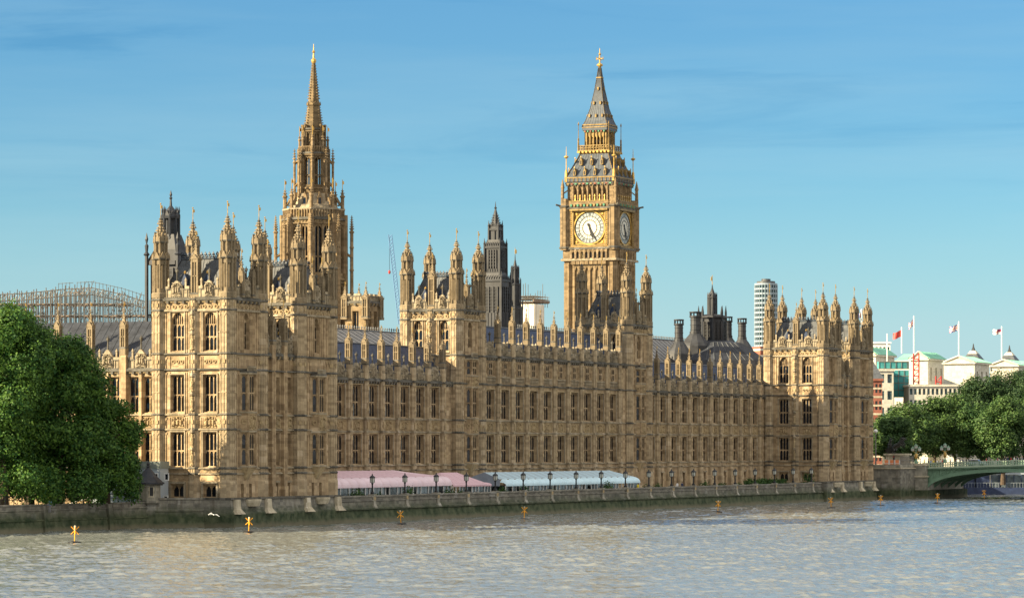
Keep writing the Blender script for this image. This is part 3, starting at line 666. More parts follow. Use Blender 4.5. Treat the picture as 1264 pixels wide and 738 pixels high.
def tower(T, x0, x1, y0, y1, zb, zc, s_u, s_w, s_levels, strings, heavy, oriel_u=None, oriel_levels=(), top=None, ground_wins=True, lights=3, tH=None, tkey='turret', low_pads=False, s_ground=True):
    """Square tower of the river front: octagonal corner buttresses and turrets, two tall windows to the south, a bay to the river."""
    wx, wy = x0+.42, y0+.42                      # wall planes stand back from the corner buttresses
    FS = south(wx, y1); FE = east(x0, wy); WS = y1-y0; WE = x1-x0
    mb = MB(); holes = []
    for u in s_u:
        for (a, b, ar) in s_levels: holes.append((u-s_w/2, u+s_w/2, a, b))
        if ground_wins and s_ground: holes.append((u-.95, u+.95, 4.1, 5.75))
    wall(mb, FS, .3, WS-.3, zb, zc, holes, 'honey_stone')
    eh = []; ou = oriel_u
    if top: eh.append((ou-.85, ou+.85, top[0], top[1]))
    gh = []
    if ground_wins: gh = [(ou-1.55+.0, ou-.75, 4.0, 5.9), (ou+.75, ou+1.55, 4.0, 5.9)]
    wall(mb, FE, .3, WE-.3, zb, zc, eh+gh, 'honey_stone')
    FN = Fr(x1-.42, y0, 0, 1); FW = Fr(x1, y1-.42, -1, 0)
    wall(mb, FN, .3, WS-.3, zb, zc, [], 'honey_stone'); wall(mb, FW, .3, WE-.3, zb, zc, [], 'honey_stone')
    mid = sum(s_u)/2
    cs = [(x0+.9, y0+.9), (x1-.9, y0+.9), (x0+.9, y1-.9), (x1-.9, y1-.9)]
    # blind tracery, carved panels
    edges = [1.9]+[s_u[0]-s_w/2, s_u[0]+s_w/2, mid-.95, mid+.95, s_u[1]-s_w/2, s_u[1]+s_w/2, WS-1.9]
    lv = sorted(set(list(strings)+[zc-.4])); lv = [z for z in lv if z > zb]
    for (ea, eb) in ((0, 1), (2, 3), (4, 5), (6, 7)):
        a, b = edges[ea], edges[eb]
        if b-a < .35: continue
        for z0, z1 in zip(lv[:-1], lv[1:]):
            n = max(1, int((b-a)/.55))
            if z1-z0 > 1.2: ribs(mb, FS, a+.1, b-.1, z0+.15, z1-.35, n, 'honey_stone')
    for u in s_u:
        for z0, z1 in zip(lv[:-1], lv[1:]):
            if .9 < z1-z0 < 2.4 and z0 > 9:
                (carved if z0 < 20 else lambda m, f, uc, p, q, h, **k: frieze(m, f, uc-h, uc+h, p, q, pitch=.7))(mb, FS, u, z0+.2, z1-.2, s_w/2-.05, seed=int(u*7+z0))
        for (a, b, ar) in s_levels:                    # hood moulds and sills
            mb.fbox(FS, u-s_w/2-.18, u-s_w/2-.003, 0, .16, a-.1, b+.1, 'parapet_stone'); mb.fbox(FS, u+s_w/2+.003, u+s_w/2+.18, 0, .16, a-.1, b+.1, 'parapet_stone')
            mb.fbox(FS, u-s_w/2-.2, u+s_w/2+.2, 0, .28, a-.28, a-.1, 'parapet_stone'); mb.fbox(FS, u-s_w/2-.18, u+s_w/2+.18, 0, .18, b+.003, b+.16, 'parapet_stone')
        if ground_wins and s_ground: mb.fbox(FS, u-1.3, u+1.3, 0, .3, 5.95, 6.25, 'parapet_stone'); mb.fbox(FS, u-1.3, u-1.0, 0, .2, 4, 5.95, 'parapet_stone'); mb.fbox(FS, u+1.0, u+1.3, 0, .2, 4, 5.95, 'parapet_stone')
    ee = [(1.9, ou-2.2), (ou+2.2, WE-1.9)]
    for a, b in ee:
        if b-a < .4: continue
        for z0, z1 in zip(lv[:-1], lv[1:]):
            if z1-z0 > 1.2: ribs(mb, FE, a, b, z0+.15, z1-.35, max(1, int((b-a)/.6)), 'honey_stone')
    if top:
        for z0, z1 in zip(lv[:-1], lv[1:]):
            if z0 >= top[0]-1: ribs(mb, FE, ou-2.1, ou-1.0, z0+.15, z1-.35, 2, 'honey_stone'); ribs(mb, FE, ou+1.0, ou+2.1, z0+.15, z1-.35, 2, 'honey_stone')
    # the north tower of a pair shows blind arches under the frieze
    frieze(mb, FS, 1.9, WS-1.9, zc-1.35, zc-.62, pitch=.95); frieze(mb, FE, 1.9, WE-1.9, zc-1.35, zc-.62, pitch=.95)
    mb.box(x0+.45, x1-.45, y0+.45, y1-.45, zc-.02, zc+.3, 'lead_roof')
    mb.build('wall', T)
    # strings and cornice
    for z in strings:
        cm = MB()
        for F, Wd in ((FS, WS), (FE, WE), (FN, WS), (FW, WE)): string(cm, F, .43, Wd-.43, z, mat='sooty_stone' if z in heavy or z > 20 else 'parapet_stone', pr=.3 if z in heavy else .2)
        cm.build('string_course', T)
    cm = MB()
    for F, Wd in ((FS, WS), (FE, WE), (FN, WS), (FW, WE)):
        string(cm, F, .6, Wd-.6, zc-1.45, h=.3, pr=.28, mat='parapet_stone'); cornice(cm, F, .6, Wd-.6, zc)
    cm.build('cornice', T)
    st = list(strings)+[zc-1.45, zc]
    sm = corner_shaft_mesh(zb, zc+.3, st)
    tm = turret_mesh(*([] if tH is None else ['turret_stone', tH, tkey]))
    for (x, y) in cs:
        obj('corner_buttress', sm, T, (x, y, 0)); put(T, tm, 'turret', (x, y, zc+.3))
    # middle pier on the south face
    px, py, _ = FS.p(mid, -.42, 0)
    obj('corner_buttress', corner_shaft_mesh(zb, zc+.3, st, r=.85), T, (px, py, 0)).name = 'pier'
    put(T, pinnacle_mesh('tower_pinnacle', .5, (.5, 5.2, 8.0), 'turret_stone'), 'pinnacle', (px+.2, py, zc+.3))
    ex, ey, _ = FE.p(ou, 0, 0)
    for q in (-1.5, 1.5): put(T, pinnacle_mesh('slim_pinnacle', .28, (.4, 3.4, 5.6), 'turret_stone'), 'pinnacle', (ex+q, ey-.05, zc+.3))
    pm = MB()
    for a, b in ((1.8, mid-.7), (mid+.7, WS-1.8)): parapet(pm, FS, a, b, zc+.3, zc+1.8)
    parapet(pm, FE, 1.8, WE-1.8, zc+.3, zc+2.1)
    parapet(pm, FN, 1.8, WS-1.8, zc+.3, zc+2.1, False); parapet(pm, FW, 1.8, WE-1.8, zc+.3, zc+2.1, False)
    pm.build('parapet', T)
    tower_roof(T, x0+1.0, x1-1.0, y0+1.0, y1-1.0, zc+.4, zc+5.5, 2.0)
    for u in s_u:
        for (a, b, ar) in s_levels: window(T, FS, u, a, s_w, b-a, lights, (.46,) if not ar else (.36,), ar)
        if ground_wins and s_ground: window(T, FS, u, 4.1, 1.9, 1.65, 2, ())
    if ground_wins:
        for s in (-1.15, 1.15): window(T, FE, ou+s, 4.0, .8, 1.9, 1, ())
    if top: window(T, FE, ou, top[0], 1.7, top[1]-top[0], 3, (.4,), .78)
    if oriel_levels: oriel(T, FE, ou, 2.3, oriel_levels, oriel_levels[0][0]-.35, oriel_levels[-1][1]+.5)
    # statues in canopied niches
    sm2 = MB()
    for (a, b, ar) in s_levels:
        for du in (mid,):
            for k in range(2):
                z = a+.5+k*(b-a)*.5; x, y, _ = FS.p(du, .50, 0)
                sm2.lathe(x, y, [(.26, z-.3), (.26, z-.1), (.16, z), (.22, z+.5), (.24, z+1.0), (.1, z+1.25), (.14, z+1.4), (.1, z+1.6), (.02, z+1.65)], 'carved_stone', 7)
                sm2.lathe(x, y, [(.3, z+1.75), (.32, z+1.95), (.05, z+2.5)], 'parapet_stone', 6)
    sm2.build('niche_statues', T)

def bays(T, xs, yw, levels, strings, heavy, zc, gab_h, central=False, ends=None, pin=True, ww=3.0, lights=3, gw=True, pil_top=None):
    """Long range of equal bays between projecting buttresses, each buttress ending in a pinnacle above the parapet."""
    F = east(0, yw); mb = MB(); holes = []; X0, X1 = ends if ends else (xs[0], xs[-1])
    bs = [(a, b) for a, b in zip(xs[:-1], xs[1:])]
    for a, b in bs:
        c = (a+b)/2
        for z0, z1, blind in levels: 
            if not blind: holes.append((c-ww/2, c+ww/2, z0, z1))
        if gw: holes.append((c-.55, c+.55, 3.5, 6.1))
    wall(mb, F, X0, X1, ZB, zc, holes, 'honey_stone')
    lv = sorted(strings)+[zc-.4]
    for a, b in bs:
        c = (a+b)/2
        for z0, z1, blind in levels:
            if blind:                                    # blind storey: a two-light window set in panelling over a pierced apron
                ribs(mb, F, c-2.1, c-.9, z0, z1, 3, 'honey_stone'); ribs(mb, F, c+.9, c+2.1, z0, z1, 3, 'honey_stone')
                for k in range(9):
                    u = c-2.0+k*.5; mb.fbox(F, u-.06, u+.06, 0, .14, strings[-1]+.25, z0-.25, 'parapet_stone')
                mb.fbox(F, c-2.1, c+2.1, 0, .16, z0-.3, z0-.12, 'parapet_stone'); mb.fbox(F, c-2.1, c+2.1, 0, .12, (strings[-1]+z0)/2-.04, (strings[-1]+z0)/2+.06, 'parapet_stone')
            else:
                mb.fbox(F, c-ww/2-.2, c-ww/2-.003, 0, .14, z0-.1, z1+.2, 'parapet_stone'); mb.fbox(F, c+ww/2+.003, c+ww/2+.2, 0, .14, z0-.1, z1+.2, 'parapet_stone')
                mb.fbox(F, c-ww/2-.2, c+ww/2+.2, 0, .24, z0-.26, z0-.1, 'parapet_stone'); mb.fbox(F, c-ww/2-.2, c+ww/2+.2, 0, .15, z1+.003, z1+.15, 'carved_stone')
        carved(mb, F, c, 13.45, 15.05, 1.0, seed=int(c)); 
        for s in (-1, 1): ribs(mb, F, c+s*1.6-.42, c+s*1.6+.42, 13.45, 15.0, 2, 'carved_stone'); 
        if gw: mb.fbox(F, c-.8, c+.8, 0, .22, 6.15, 6.4, 'parapet_stone')
    mb.build('wall', T)
    for z in strings: cm = MB(); string(cm, F, X0, X1, z, mat='sooty_stone' if z in heavy else 'parapet_stone', pr=.3 if z in heavy else .2); cm.build('string_course', T)
    cm = MB(); cornice(cm, F, X0, X1, zc, boss=.9); cm.build('cornice', T)
    pm = MB()
    for a, b in bs: parapet(pm, F, a+.5, b-.5, zc+.3, zc+1.65, True, gh=gab_h, fin=1.3)
    pm.build('parapet', T)
    key = ('buttress', zc, tuple(strings))
    if key not in CACHE:
        q = MB(); f = Fr(0, 0, 1, 0)
        def seg(z0, z1, hw, pr, ch=.22):
            pts = [(-hw, .1, z0), (-hw, -pr+ch, z0), (-hw+ch, -pr, z0), (hw-ch, -pr, z0), (hw, -pr+ch, z0), (hw, .1, z0)]
            q.loft([[p for p in pts], [(x, y, z1) for x, y, z in pts]], 'buttress_stone')
        seg(ZB, 5.4, .72, .75); seg(5.4, 8.0, .66, .66); seg(8.0, zc+2.3, .58, .55)
        for z in list(strings)+[zc]:
            q.box(-.68, .68, -.66 if z != zc else -.82, 0, z-.12, z+.08, 'sooty_stone' if z in heavy or z == zc else 'parapet_stone')
            q.box(-.63, .63, -.60, 0, z+.082, z+.18, 'sooty_stone' if z in heavy or z == zc else 'parapet_stone')
        zz = [8.05]+[z for z in strings if z > 8.1]+[zc-.3]
        for a, b in zip(zz[:-1], zz[1:]):
            if b-a > 3:
                for z in (b-1.25, a+1.2): q.prism([(-.34, -.553, z), (.34, -.553, z), (.34, -.553, z+.35), (0, -.553, z+.8), (-.34, -.553, z+.35)], (0, -.09, 0), 'carved_stone')
                for s in (-.3, .3): q.box(s-.05, s+.05, -.62, -.5, a+.3, b-.5, 'honey_stone')
            else: q.box(-.28, .28, -.68, -.5, a+.45, b-.45, 'carved_stone')
        q.box(-.62, .62, -.6, .5, zc+2.302, zc+2.45, 'sooty_stone')
        CACHE[key] = q.mesh('buttress')
    for x in xs:
        o = obj('buttress', CACHE[key], T, (x, yw, 0))
        if pin:
            pn = put(None, pinnacle_mesh('wing_pinnacle', .385, (.95, 4.0, 6.3)), 'pinnacle', (0, 0, 0), sz=.84); pn.parent = o; pn.location = (0, -.05, zc+2.45)
    for a, b in bs:
        c = (a+b)/2
        for z0, z1, blind in levels:
            if blind:
                o = window(T, F, c, z0, 1.5, z1-z0, 2, (.5,), 0, rec=.16, d=.17)
            else: window(T, F, c, z0, ww, z1-z0, lights, (.46,))
        if gw: window(T, F, c, 3.5, 1.1, 2.6, 2, ())
def pitched(T, x0, x1, y0, y1, ye, z0, z1, mat, cap='slate_grey', seam=0, name='roof', crest=True, lucarnes=(), gable='honey_stone'):
    mb = MB()
    mb.quad((x0, y0, z0), (x1, y0, z0), (x1, y1, z1), (x0, y1, z1), mat); mb.quad((x1, ye, z0), (x0, ye, z0), (x0, y1, z1), (x1, y1, z1), mat)
    mb.tri((x0, y0, z0), (x0, y1, z1), (x0, ye, z0), gable); mb.tri((x1, y0, z0), (x1, ye, z0), (x1, y1, z1), gable)
    mb.tube((x0, y1, z1), (x1, y1, z1), .16, cap, 5)
    if seam:
        n = int((x1-x0)/seam)
        for i in range(n+1):
            x = x0+(x1-x0)*i/n; mb.tube((x, y0, z0), (x, y1, z1), .09, cap, 4)
    if crest:
        n = int((x1-x0)/.9)
        for i in range(n+1):
            x = x0+(x1-x0)*i/n; mb.lathe(x, y1, [(.08, z1), (.05, z1+.35), (.13, z1+.45), (.01, z1+.8)], cap, 4)
    for x in lucarnes:
        for zf in (.16,):
            y = y0+(y1-y0)*zf; z = z0+(z1-z0)*zf
            mb.prism([(x-.4, y-.3, z-.2), (x+.4, y-.3, z-.2), (x+.4, y-.3, z+.7), (x, y-.3, z+1.5), (x-.4, y-.3, z+.7)], (0, 1.6, 0), mat)
            mb.lathe(x, y-.2, [(.05, z+1.4), (.12, z+1.65), (.02, z+2.0)], 'gilding', 5)
    return mb.build(name, T)

# ------------------------------------------------------------------ corner pavilions of the river front
PAV = [(8.2, 12.9, 0), (15.55, 20.6, 0), (23.75, 29.0, .68)]
def pavilion(label, X, mirror, depth, su):
    xa, xb, xc, xd = X
    T = thing('palace_pavilion', label, 'palace pavilion', (xa, 0, ZB))
    strings = (7.3, 8.05, 13.25, 15.25, 21.3, 23.4); heavy = (21.3, 23.4)
    ol = ((8.4, 12.8), (15.7, 20.6))
    tower(T, xa, xb, -.45, depth, ZB, 30.7, su, 2.1, PAV, strings, heavy, (xb-xa)/2, ol, (24.0, 28.9))
    tower(T, xc, xd, -.45, depth, ZB, 30.7, su, 2.1, [(24.2, 28.8, .7)], strings, heavy, (xd-xc)/2, ol, (24.0, 28.9), s_ground=False)
    # lower middle between the two towers
    F = east(xb-.3, .75); L = xc-xb+.6; mb = MB(); n = 3; s = L/n; holes = []
    for i in range(n):
        c = (i+.5)*s
        for z0, z1 in ((8.3, 12.8), (15.6, 20.5)): holes.append((c-.8, c+.8, z0, z1))
        holes.append((c-.4, c+.4, 4.0, 5.9))
    wall(mb, F, 0, L, ZB, 23.4, holes, 'honey_stone')
    for i in range(n):
        c = (i+.5)*s; carved(mb, F, c, 13.45, 15.05, .8, seed=i+3); ribs(mb, F, c-1.2, c+1.2, 21.6, 23.1, 5, 'honey_stone'); ribs(mb, F, c-1.3, c-.9, 8.3, 13, 1, 'honey_stone'); ribs(mb, F, c+.9, c+1.3, 8.3, 13, 1, 'honey_stone'); ribs(mb, F, c-1.3, c-.9, 15.5, 21, 1, 'honey_stone'); ribs(mb, F, c+.9, c+1.3, 15.5, 21, 1, 'honey_stone')
        mb.fbox(F, c-.65, c+.65, 0, .2, 6.0, 6.25, 'parapet_stone')
    for i in range(1, n):
        u = i*s; mb.fbox(F, u-.5, u+.5, -.1, .5, ZB, 24.9, 'honey_stone'); mb.fbox(F, u-.56, u+.56, -.1, .62, ZB, 5.5, 'honey_stone')
        mb.fbox(F, u-.06, u+.06, .5, .58, 8.2, 23, 'honey_stone')
    mb.build('wall', T)
    for z in strings[:-1]: cm = MB(); string(cm, F, 0, L, z, mat='sooty_stone' if z > 20 else 'parapet_stone', pr=.56 if z > 20 else .3); cm.build('string_course', T)
    cm = MB(); cornice(cm, F, 0, L, 23.5); cm.build('cornice', T)
    pm = MB()
    for i in range(n): parapet(pm, F, i*s+.4, (i+1)*s-.4, 23.8, 25.2, True, gh=1.1, fin=1.2)
    pm.build('parapet', T)
    for i in range(1, n):
        x, y, _ = F.p(i*s, .1, 0); put(T, pinnacle_mesh('mid_pinnacle', .4, (.6, 3.2, 5.4), 'turret_stone'), 'pinnacle', (x, y, 24.9))
    for i in range(n):
        c = (i+.5)*s
        for z0, z1 in ((8.3, 12.8), (15.6, 20.5)): window(T, F, c, z0, 1.6, z1-z0, 2, (.46,))
        window(T, F, c, 4.0, .8, 1.9, 1, ())
    pitched(T, xb-.4, xc+.4, 1.2, 6.2, depth, 24.0, 29.6, 'slate_blue', seam=0, lucarnes=(xb+2.5, xb+5, xb+7.4))
    # battered footing in the river
    fm = MB(); x0, x1 = xa-.5, xd+.1
    prof = [(-1.35, -1), (-1.2, 2.0), (-.95, 2.25), (-.75, 3.4), (-.72, 3.85)]
    for x_a, x_b in ((x0, x1),):
        fm.loft([[(x_a-.0, y, z), (x_b, y, z), (x_b, 8, z), (x_a, 8, z)] for y, z in prof], 'river_wall_stone')
    fm.box(x0-.1, x1+.1, -.95, 3, 3.852, 4.1, 'sooty_stone')
    for x in (xa+.9, xb-.9, xc+.9, xd-.9, xa+5.3, xc+5.3):
        big = x not in (xa+5.3, xc+5.3)
        if big:
            fm.loft([[(x-1.15, -1.75, 1.9), (x+1.15, -1.75, 1.9), (x+1.15, 0, 1.9), (x-1.15, 0, 1.9)], [(x-.7, -1.25, 2.6), (x+.7, -1.25, 2.6), (x+.7, 0, 2.6), (x-.7, 0, 2.6)], [(x-.6, -1.2, 3.85), (x+.6, -1.2, 3.85), (x+.6, 0, 3.85), (x-.6, 0, 3.85)]], 'pale_stone')
        else:
            fm.lathe(x, -.6, [(1.2, 2.9), (1.5, 3.6), (1.5, 3.85)], 'pale_stone', 10)
    fm.build('footing', T)
    return T
P1 = pavilion('tall sunlit stone pavilion with many turrets nearest the big green trees', (-.1, 10.64, 20.5, 31.8), False, 11.6, (3.8, 8.75))
P2 = pavilion('turreted stone pavilion at the far end beside the green iron bridge', (249.4, 259.1, 269.4, 280.1), True, 12.7, (4.1, 9.0))

# ------------------------------------------------------------------ wings and central block
def wing(name, label, xs, ends):
    T = thing(name, label, 'palace wing', (ends[0], 12.6, ZB))
    bays(T, xs, 12.6, [(8.25, 12.9, False), (15.5, 20.4, False)], (7.3, 8.05, 13.25, 15.25), (), 21.15, 1.3, ends=ends)
    pitched(T, ends[0], ends[1], 13.4, 18.0, 24.5, 21.4, 27.0, 'slate_blue', crest=False, lucarnes=[(a+b)/2 for a, b in zip(xs[:-1], xs[1:])])
    mb = MB(); mb.box(ends[0], ends[1], 24.4, 24.6, ZB, 21.4, 'honey_stone'); mb.build('wall', T)
    return T
wing('palace_wing', 'lower two-storey wing with blue slate roof behind the pink marquee', [33.4+5.62*k for k in range(12)]+[98.4][:0], (31.8, 99.2))
wing('palace_wing', 'lower two-storey wing with blue slate roof beyond the clock tower', [246.3-5.65*k for k in range(11, -1, -1)], (184.2, 249.6))
T = thing('palace_centre', 'long three-storey central range rising behind the pale blue marquee', 'palace range', (109, 12, ZB))
bays(T, [109.7+5.98*k for k in range(11)], 12.0, [(8.25, 12.9, False), (15.5, 20.4, False), (22.7, 25.0, True)], (7.3, 8.05, 13.25, 15.25, 21.2), (21.2,), 25.75, 1.3, ends=(109.0, 173.4), ww=3.2)
pitched(T, 109, 173.4, 12.9, 18.0, 25.0, 26.0, 31.2, 'slate_blue', crest=False, lucarnes=[112.7+5.98*k for k in range(10)])
mb = MB(); mb.box(109, 173.4, 24.9, 25.1, ZB, 26, 'honey_stone'); mb.build('wall', T)
CT_STR = (7.3, 8.05, 13.25, 15.25, 21.2, 25.75)
for lab, (xa, xb) in (('square turreted tower at the near end of the central range, sunlit above', (99.0, 109.4)), ('square turreted tower standing in front of the clock tower', (173.0, 184.4))):
    T = thing('palace_tower', lab, 'palace tower', (xa, 11.4, ZB), 'square towers of the central range')
    tower(T, xa, xb, 11.3, 21.9, ZB, 33.0, (3.0, 7.7), 1.75, [(26.4, 31.4, .7)], CT_STR, (21.2, 25.75), (xb-xa)/2, ((8.4, 12.8), (15.7, 20.4), (22.6, 25.0)), (27.0, 31.2), ground_wins=False, lights=2, tH=(.7, 5.6, 7.9, 11.5), tkey='turret_tall')

# the lit return range on the near side, half behind the trees
T = thing('palace_return', 'sunlit lower palace range half hidden behind the big green trees', 'palace range', (1.2, 12, ZB))
F = south(1.6, 60); mb = MB(); ws = []
for k in range(8):
    c = 60-14.2-5.2*k
    for q in (-1.15, 1.15):
        for z0, z1 in ((8.25, 12.9), (15.5, 20.4)): ws.append((c+q, z0, z1))
wall(mb, F, 0, 48.6, ZB, 21.3, [(u-.85, u+.85, a, b) for u, a, b in ws], 'honey_stone')
for k in range(9):
    u = 60-11.6-5.2*k
    mb.fbox(F, u-.5, u+.5, -.1, .5, ZB, 23.4, 'honey_stone')
for k in range(8):
    c = 60-14.2-5.2*k; carved(mb, F, c-1.15, 13.5, 15.0, .8, seed=k); carved(mb, F, c+1.15, 13.5, 15.0, .8, seed=k+2); mb.fbox(F, c-.22, c+.22, 0, .3, 8, 21, 'honey_stone')
mb.box(1.5, 14, 59.6, 60, ZB, 21.3, 'honey_stone'); mb.build('wall', T)
for z in (7.3, 8.05, 13.25, 15.25): cm = MB(); string(cm, F, 0, 48.6, z, mat='parapet_stone', pr=.25); cm.build('string_course', T)
cm = MB(); cornice(cm, F, 0, 48.6, 21.3); cm.build('cornice', T)
pm = MB()
for k in range(8): parapet(pm, F, 60-16.2-5.2*k, 60-12.2-5.2*k, 21.6, 23.1, True, gh=1.4, fin=1.6)
pm.build('parapet', T)
for u, a, b in ws: window(T, F, u, a, 1.7, b-a, 2, (.46,))
for k in range(9):
    x, y, _ = F.p(60-11.6-5.2*k, .1, 0); put(T, pinnacle_mesh('wing_pinnacle', .385, (.95, 4.0, 6.3)), 'pinnacle', (x, y, 23.4))
mb = MB(); mb.quad((2.2, 12, 21.6), (2.2, 60, 21.6), (9, 60, 28.2), (9, 12, 28.2), 'slate_dark'); mb.quad((9, 12, 28.2), (9, 60, 28.2), (17, 60, 21.6), (17, 12, 21.6), 'slate_grey')
for k in range(40): y = 12+48*k/39; mb.tube((2.2, y, 21.6), (9, y, 28.2), .07, 'slate_grey', 4)
mb.tri((2.2, 12, 21.6), (9, 12, 28.2), (17, 12, 21.6), 'honey_stone'); mb.build('roof', T)

# ------------------------------------------------------------------ clock tower
def four(cx, cy, h):     # the four wall frames of a square tower of half width h
    return [Fr(cx-h, cy+h, 0, -1), Fr(cx-h, cy-h, 1, 0), Fr(cx+h, cy-h, 0, 1), Fr(cx+h, cy+h, -1, 0)]
def clock_tower(cx, cy):
    T = thing('clock_tower', 'tall stone clock tower with white dials, gilded crown and pointed spire', 'clock tower', (cx, cy, ZB))
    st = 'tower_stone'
    # shaft with vertical panels
    mb = MB(); h = 5.5; F4 = four(cx, cy, h)
    for F in F4:
        wall(mb, F, 0, 2*h, ZB, 50.3, [], st)
        us = [1.9+(2*h-3.8)*k/6 for k in range(7)]
        for k, u in enumerate(us):
            mb.fbox(F, u-.17, u+.17, 0, .36, ZB+4, 50.3, st)
            if k < 6:
                c = (u+us[k+1])/2
                P = F.p
                for zt in (49.6, 38.5, 28, 18):
                    mb.tri(P(u+.17, .3, zt-1.2), P(c, .3, zt), P(u+.17, .3, zt), st); mb.tri(P(us[k+1]-.17, .3, zt-1.2), P(us[k+1]-.17, .3, zt), P(c, .3, zt), st)
                    mb.fbox(F, u+.17, us[k+1]-.17, 0, .26, zt, zt+.6, 'carved_stone')
                    if k in (1, 4): 
                        for zz in (3.2, 6.6): mb.fbox(F, c-.22, c+.22, .004, .02, zt-zz-2.2, zt-zz, 'window_glass')
    for sx in (-1, 1):
        for sy in (-1, 1):
            mb.lathe(cx+sx*(h-.45), cy+sy*(h-.45), [(1.05, ZB), (1.05, ZB+6), (.92, ZB+6.5), (.92, 50.3)], st)
            for k in range(8):
                t = pi/8+pi/4*k; x, y = cx+sx*(h-.45)+.99*cos(t), cy+sy*(h-.45)+.99*sin(t); mb.tube((x, y, ZB+6), (x, y, 50.3), .1, st, 4)
    mb.build('shaft', T)
    # corbelled arcade under the dials
    mb = MB(); h = 6.05
    mb.loft([[(cx+a*5.6, cy+b*5.6, 49.9) for a, b in ((-1, -1), (1, -1), (1, 1), (-1, 1))], [(cx+a*h, cy+b*h, 51.0) for a, b in ((-1, -1), (1, -1), (1, 1), (-1, 1))], [(cx+a*h, cy+b*h, 53.3) for a, b in ((-1, -1), (1, -1), (1, 1), (-1, 1))]], st)
    for F in four(cx, cy, h):
        string(mb, F, -.3, 2*h+.3, 50.95, .5, .38, 'parapet_stone'); string(mb, F, -.35, 2*h+.35, 53.35, .5, .4, 'sooty_stone')
        n = 8
        for k in range(n+1):
            u = 2.0+(2*h-4)*k/n; mb.fbox(F, u-.19, u+.19, 0, .36, 51.1, 53.1, st)
            if k < n:
                a, b = u+.19, 2.0+(2*h-4)*(k+1)/n-.19; c = (a+b)/2; P = F.p
                mb.tri(P(a, .3, 52.2), P(c, .3, 52.95), P(a, .3, 52.95), st); mb.tri(P(b, .3, 52.2), P(b, .3, 52.95), P(c, .3, 52.95), st)
                mb.fbox(F, a+.12, b-.12, .004, .02, 51.2, 52.4, 'black_iron')
                mb.fbox(F, a-.1, b+.1, 0, .34, 49.9, 50.6, st)
    mb.build('arcade', T)
    # clock stage
    mb = MB(); h = 5.95
    for F in four(cx, cy, h):
        c = h; q = 3.95
        wall(mb, F, 0, 2*h, 53.3, 62.0, [(c-q, c+q, 57.7-q, 57.7+q)], st, rec=.5)
        for s in (-1, 1):
            for du in (.35, .95): ribs(mb, F, c+s*(q+du+.25)-.22, c+s*(q+du+.25)+.22, 54.2, 61.2, 1, st, w=.13, pr=.16)
        cornice(mb, F, -.3, 2*h+.3, 61.9, pr=.6, boss=1.4)
        mb.fbox(F, 1.6, 2*h-1.6, .5, .58, 61.35, 61.75, 'gilded_stone')
        n = 11
        for k in range(n): mb.fbox(F, 1.8+(2*h-3.6)*k/n, 1.8+(2*h-3.6)*(k+.5)/n, .4, .62, 62.25, 62.75, 'gilded_stone' if k % 2 else 'green_paint_band')
        mb.fbox(F, 1.4, 2*h-1.4, 0, .38, 62.2, 63.3, st); mb.fbox(F, 1.4, 2*h-1.4, .1, .44, 63.3, 63.5, 'gilded_stone')
    for sx in (-1, 1):
        for sy in (-1, 1):
            x, y = cx+sx*(h-.35), cy+sy*(h-.35)
            mb.lathe(x, y, [(1.05, 53.0), (1.05, 62.5), (.8, 63.3), (.8, 64.0)], st)
            for k in range(8):
                t = pi/8+pi/4*k; mb.tube((x+1.12*cos(t), y+1.12*sin(t), 53.2), (x+1.12*cos(t), y+1.12*sin(t), 62.3), .1, st, 4)
            for z in (53.4, 62.2): mb.lathe(x, y, [(1.0, z-.2), (1.3, z), (1.3, z+.25), (1.0, z+.4)], 'sooty_stone')
            mb.lathe(x+sx*.5, y+sy*.5, [(.38, 62.4), (.3, 66.2), (.42, 66.3), (.05, 68.2)], st, 6)
            mb.tube((x+sx*.2, y+sy*.2, 62.3), (x+sx*1.6, y+sy*1.6, 62.7), .2, 'sooty_stone', 5)      # gargoyles
            mb.tube((x+sx*.5, y+sy*.5, 65), (x-sx*.5, y-sy*.5, 66), .14, st, 5)
    mb.build('clock_stage', T)
    rom = ['XII', 'I', 'II', 'III', 'IIII', 'V', 'VI', 'VII', 'VIII', 'IX', 'X', 'XI']
    for F in four(cx, cy, h)[:4]:
        c = h; zc = 57.7; r = 3.42
        mb = MB(); q = 3.93; P = F.p
        def disc(m, r0, r1, d0, d1, mat, n=48):
            a = [P(c+r1*cos(2*pi*k/n), d0, zc+r1*sin(2*pi*k/n)) for k in range(n)]; b = [P(c+r1*cos(2*pi*k/n), d1, zc+r1*sin(2*pi*k/n)) for k in range(n)]
            if r0 == 0: m.loft([a, b], mat, False, True)
            else:
                e = [P(c+r0*cos(2*pi*k/n), d1, zc+r0*sin(2*pi*k/n)) for k in range(n)]; g = [P(c+r0*cos(2*pi*k/n), d0, zc+r0*sin(2*pi*k/n)) for k in range(n)]
                m.loft([a, b, e, g], mat, False, False)
        for a0, a1, b0, b1 in ((-q, q, q-.32, q), (-q, q, -q, -q+.32), (-q, -q+.32, -q+.321, q-.321), (q-.32, q, -q+.321, q-.321)):
            mb.fbox(F, c+a0, c+a1, -.45, .12, zc+b0, zc+b1, 'gilded_stone')
        mb.fbox(F, c-q+.05, c+q-.05, -.5, -.32, zc-q+.05, zc+q-.05, 'gilded_stone')
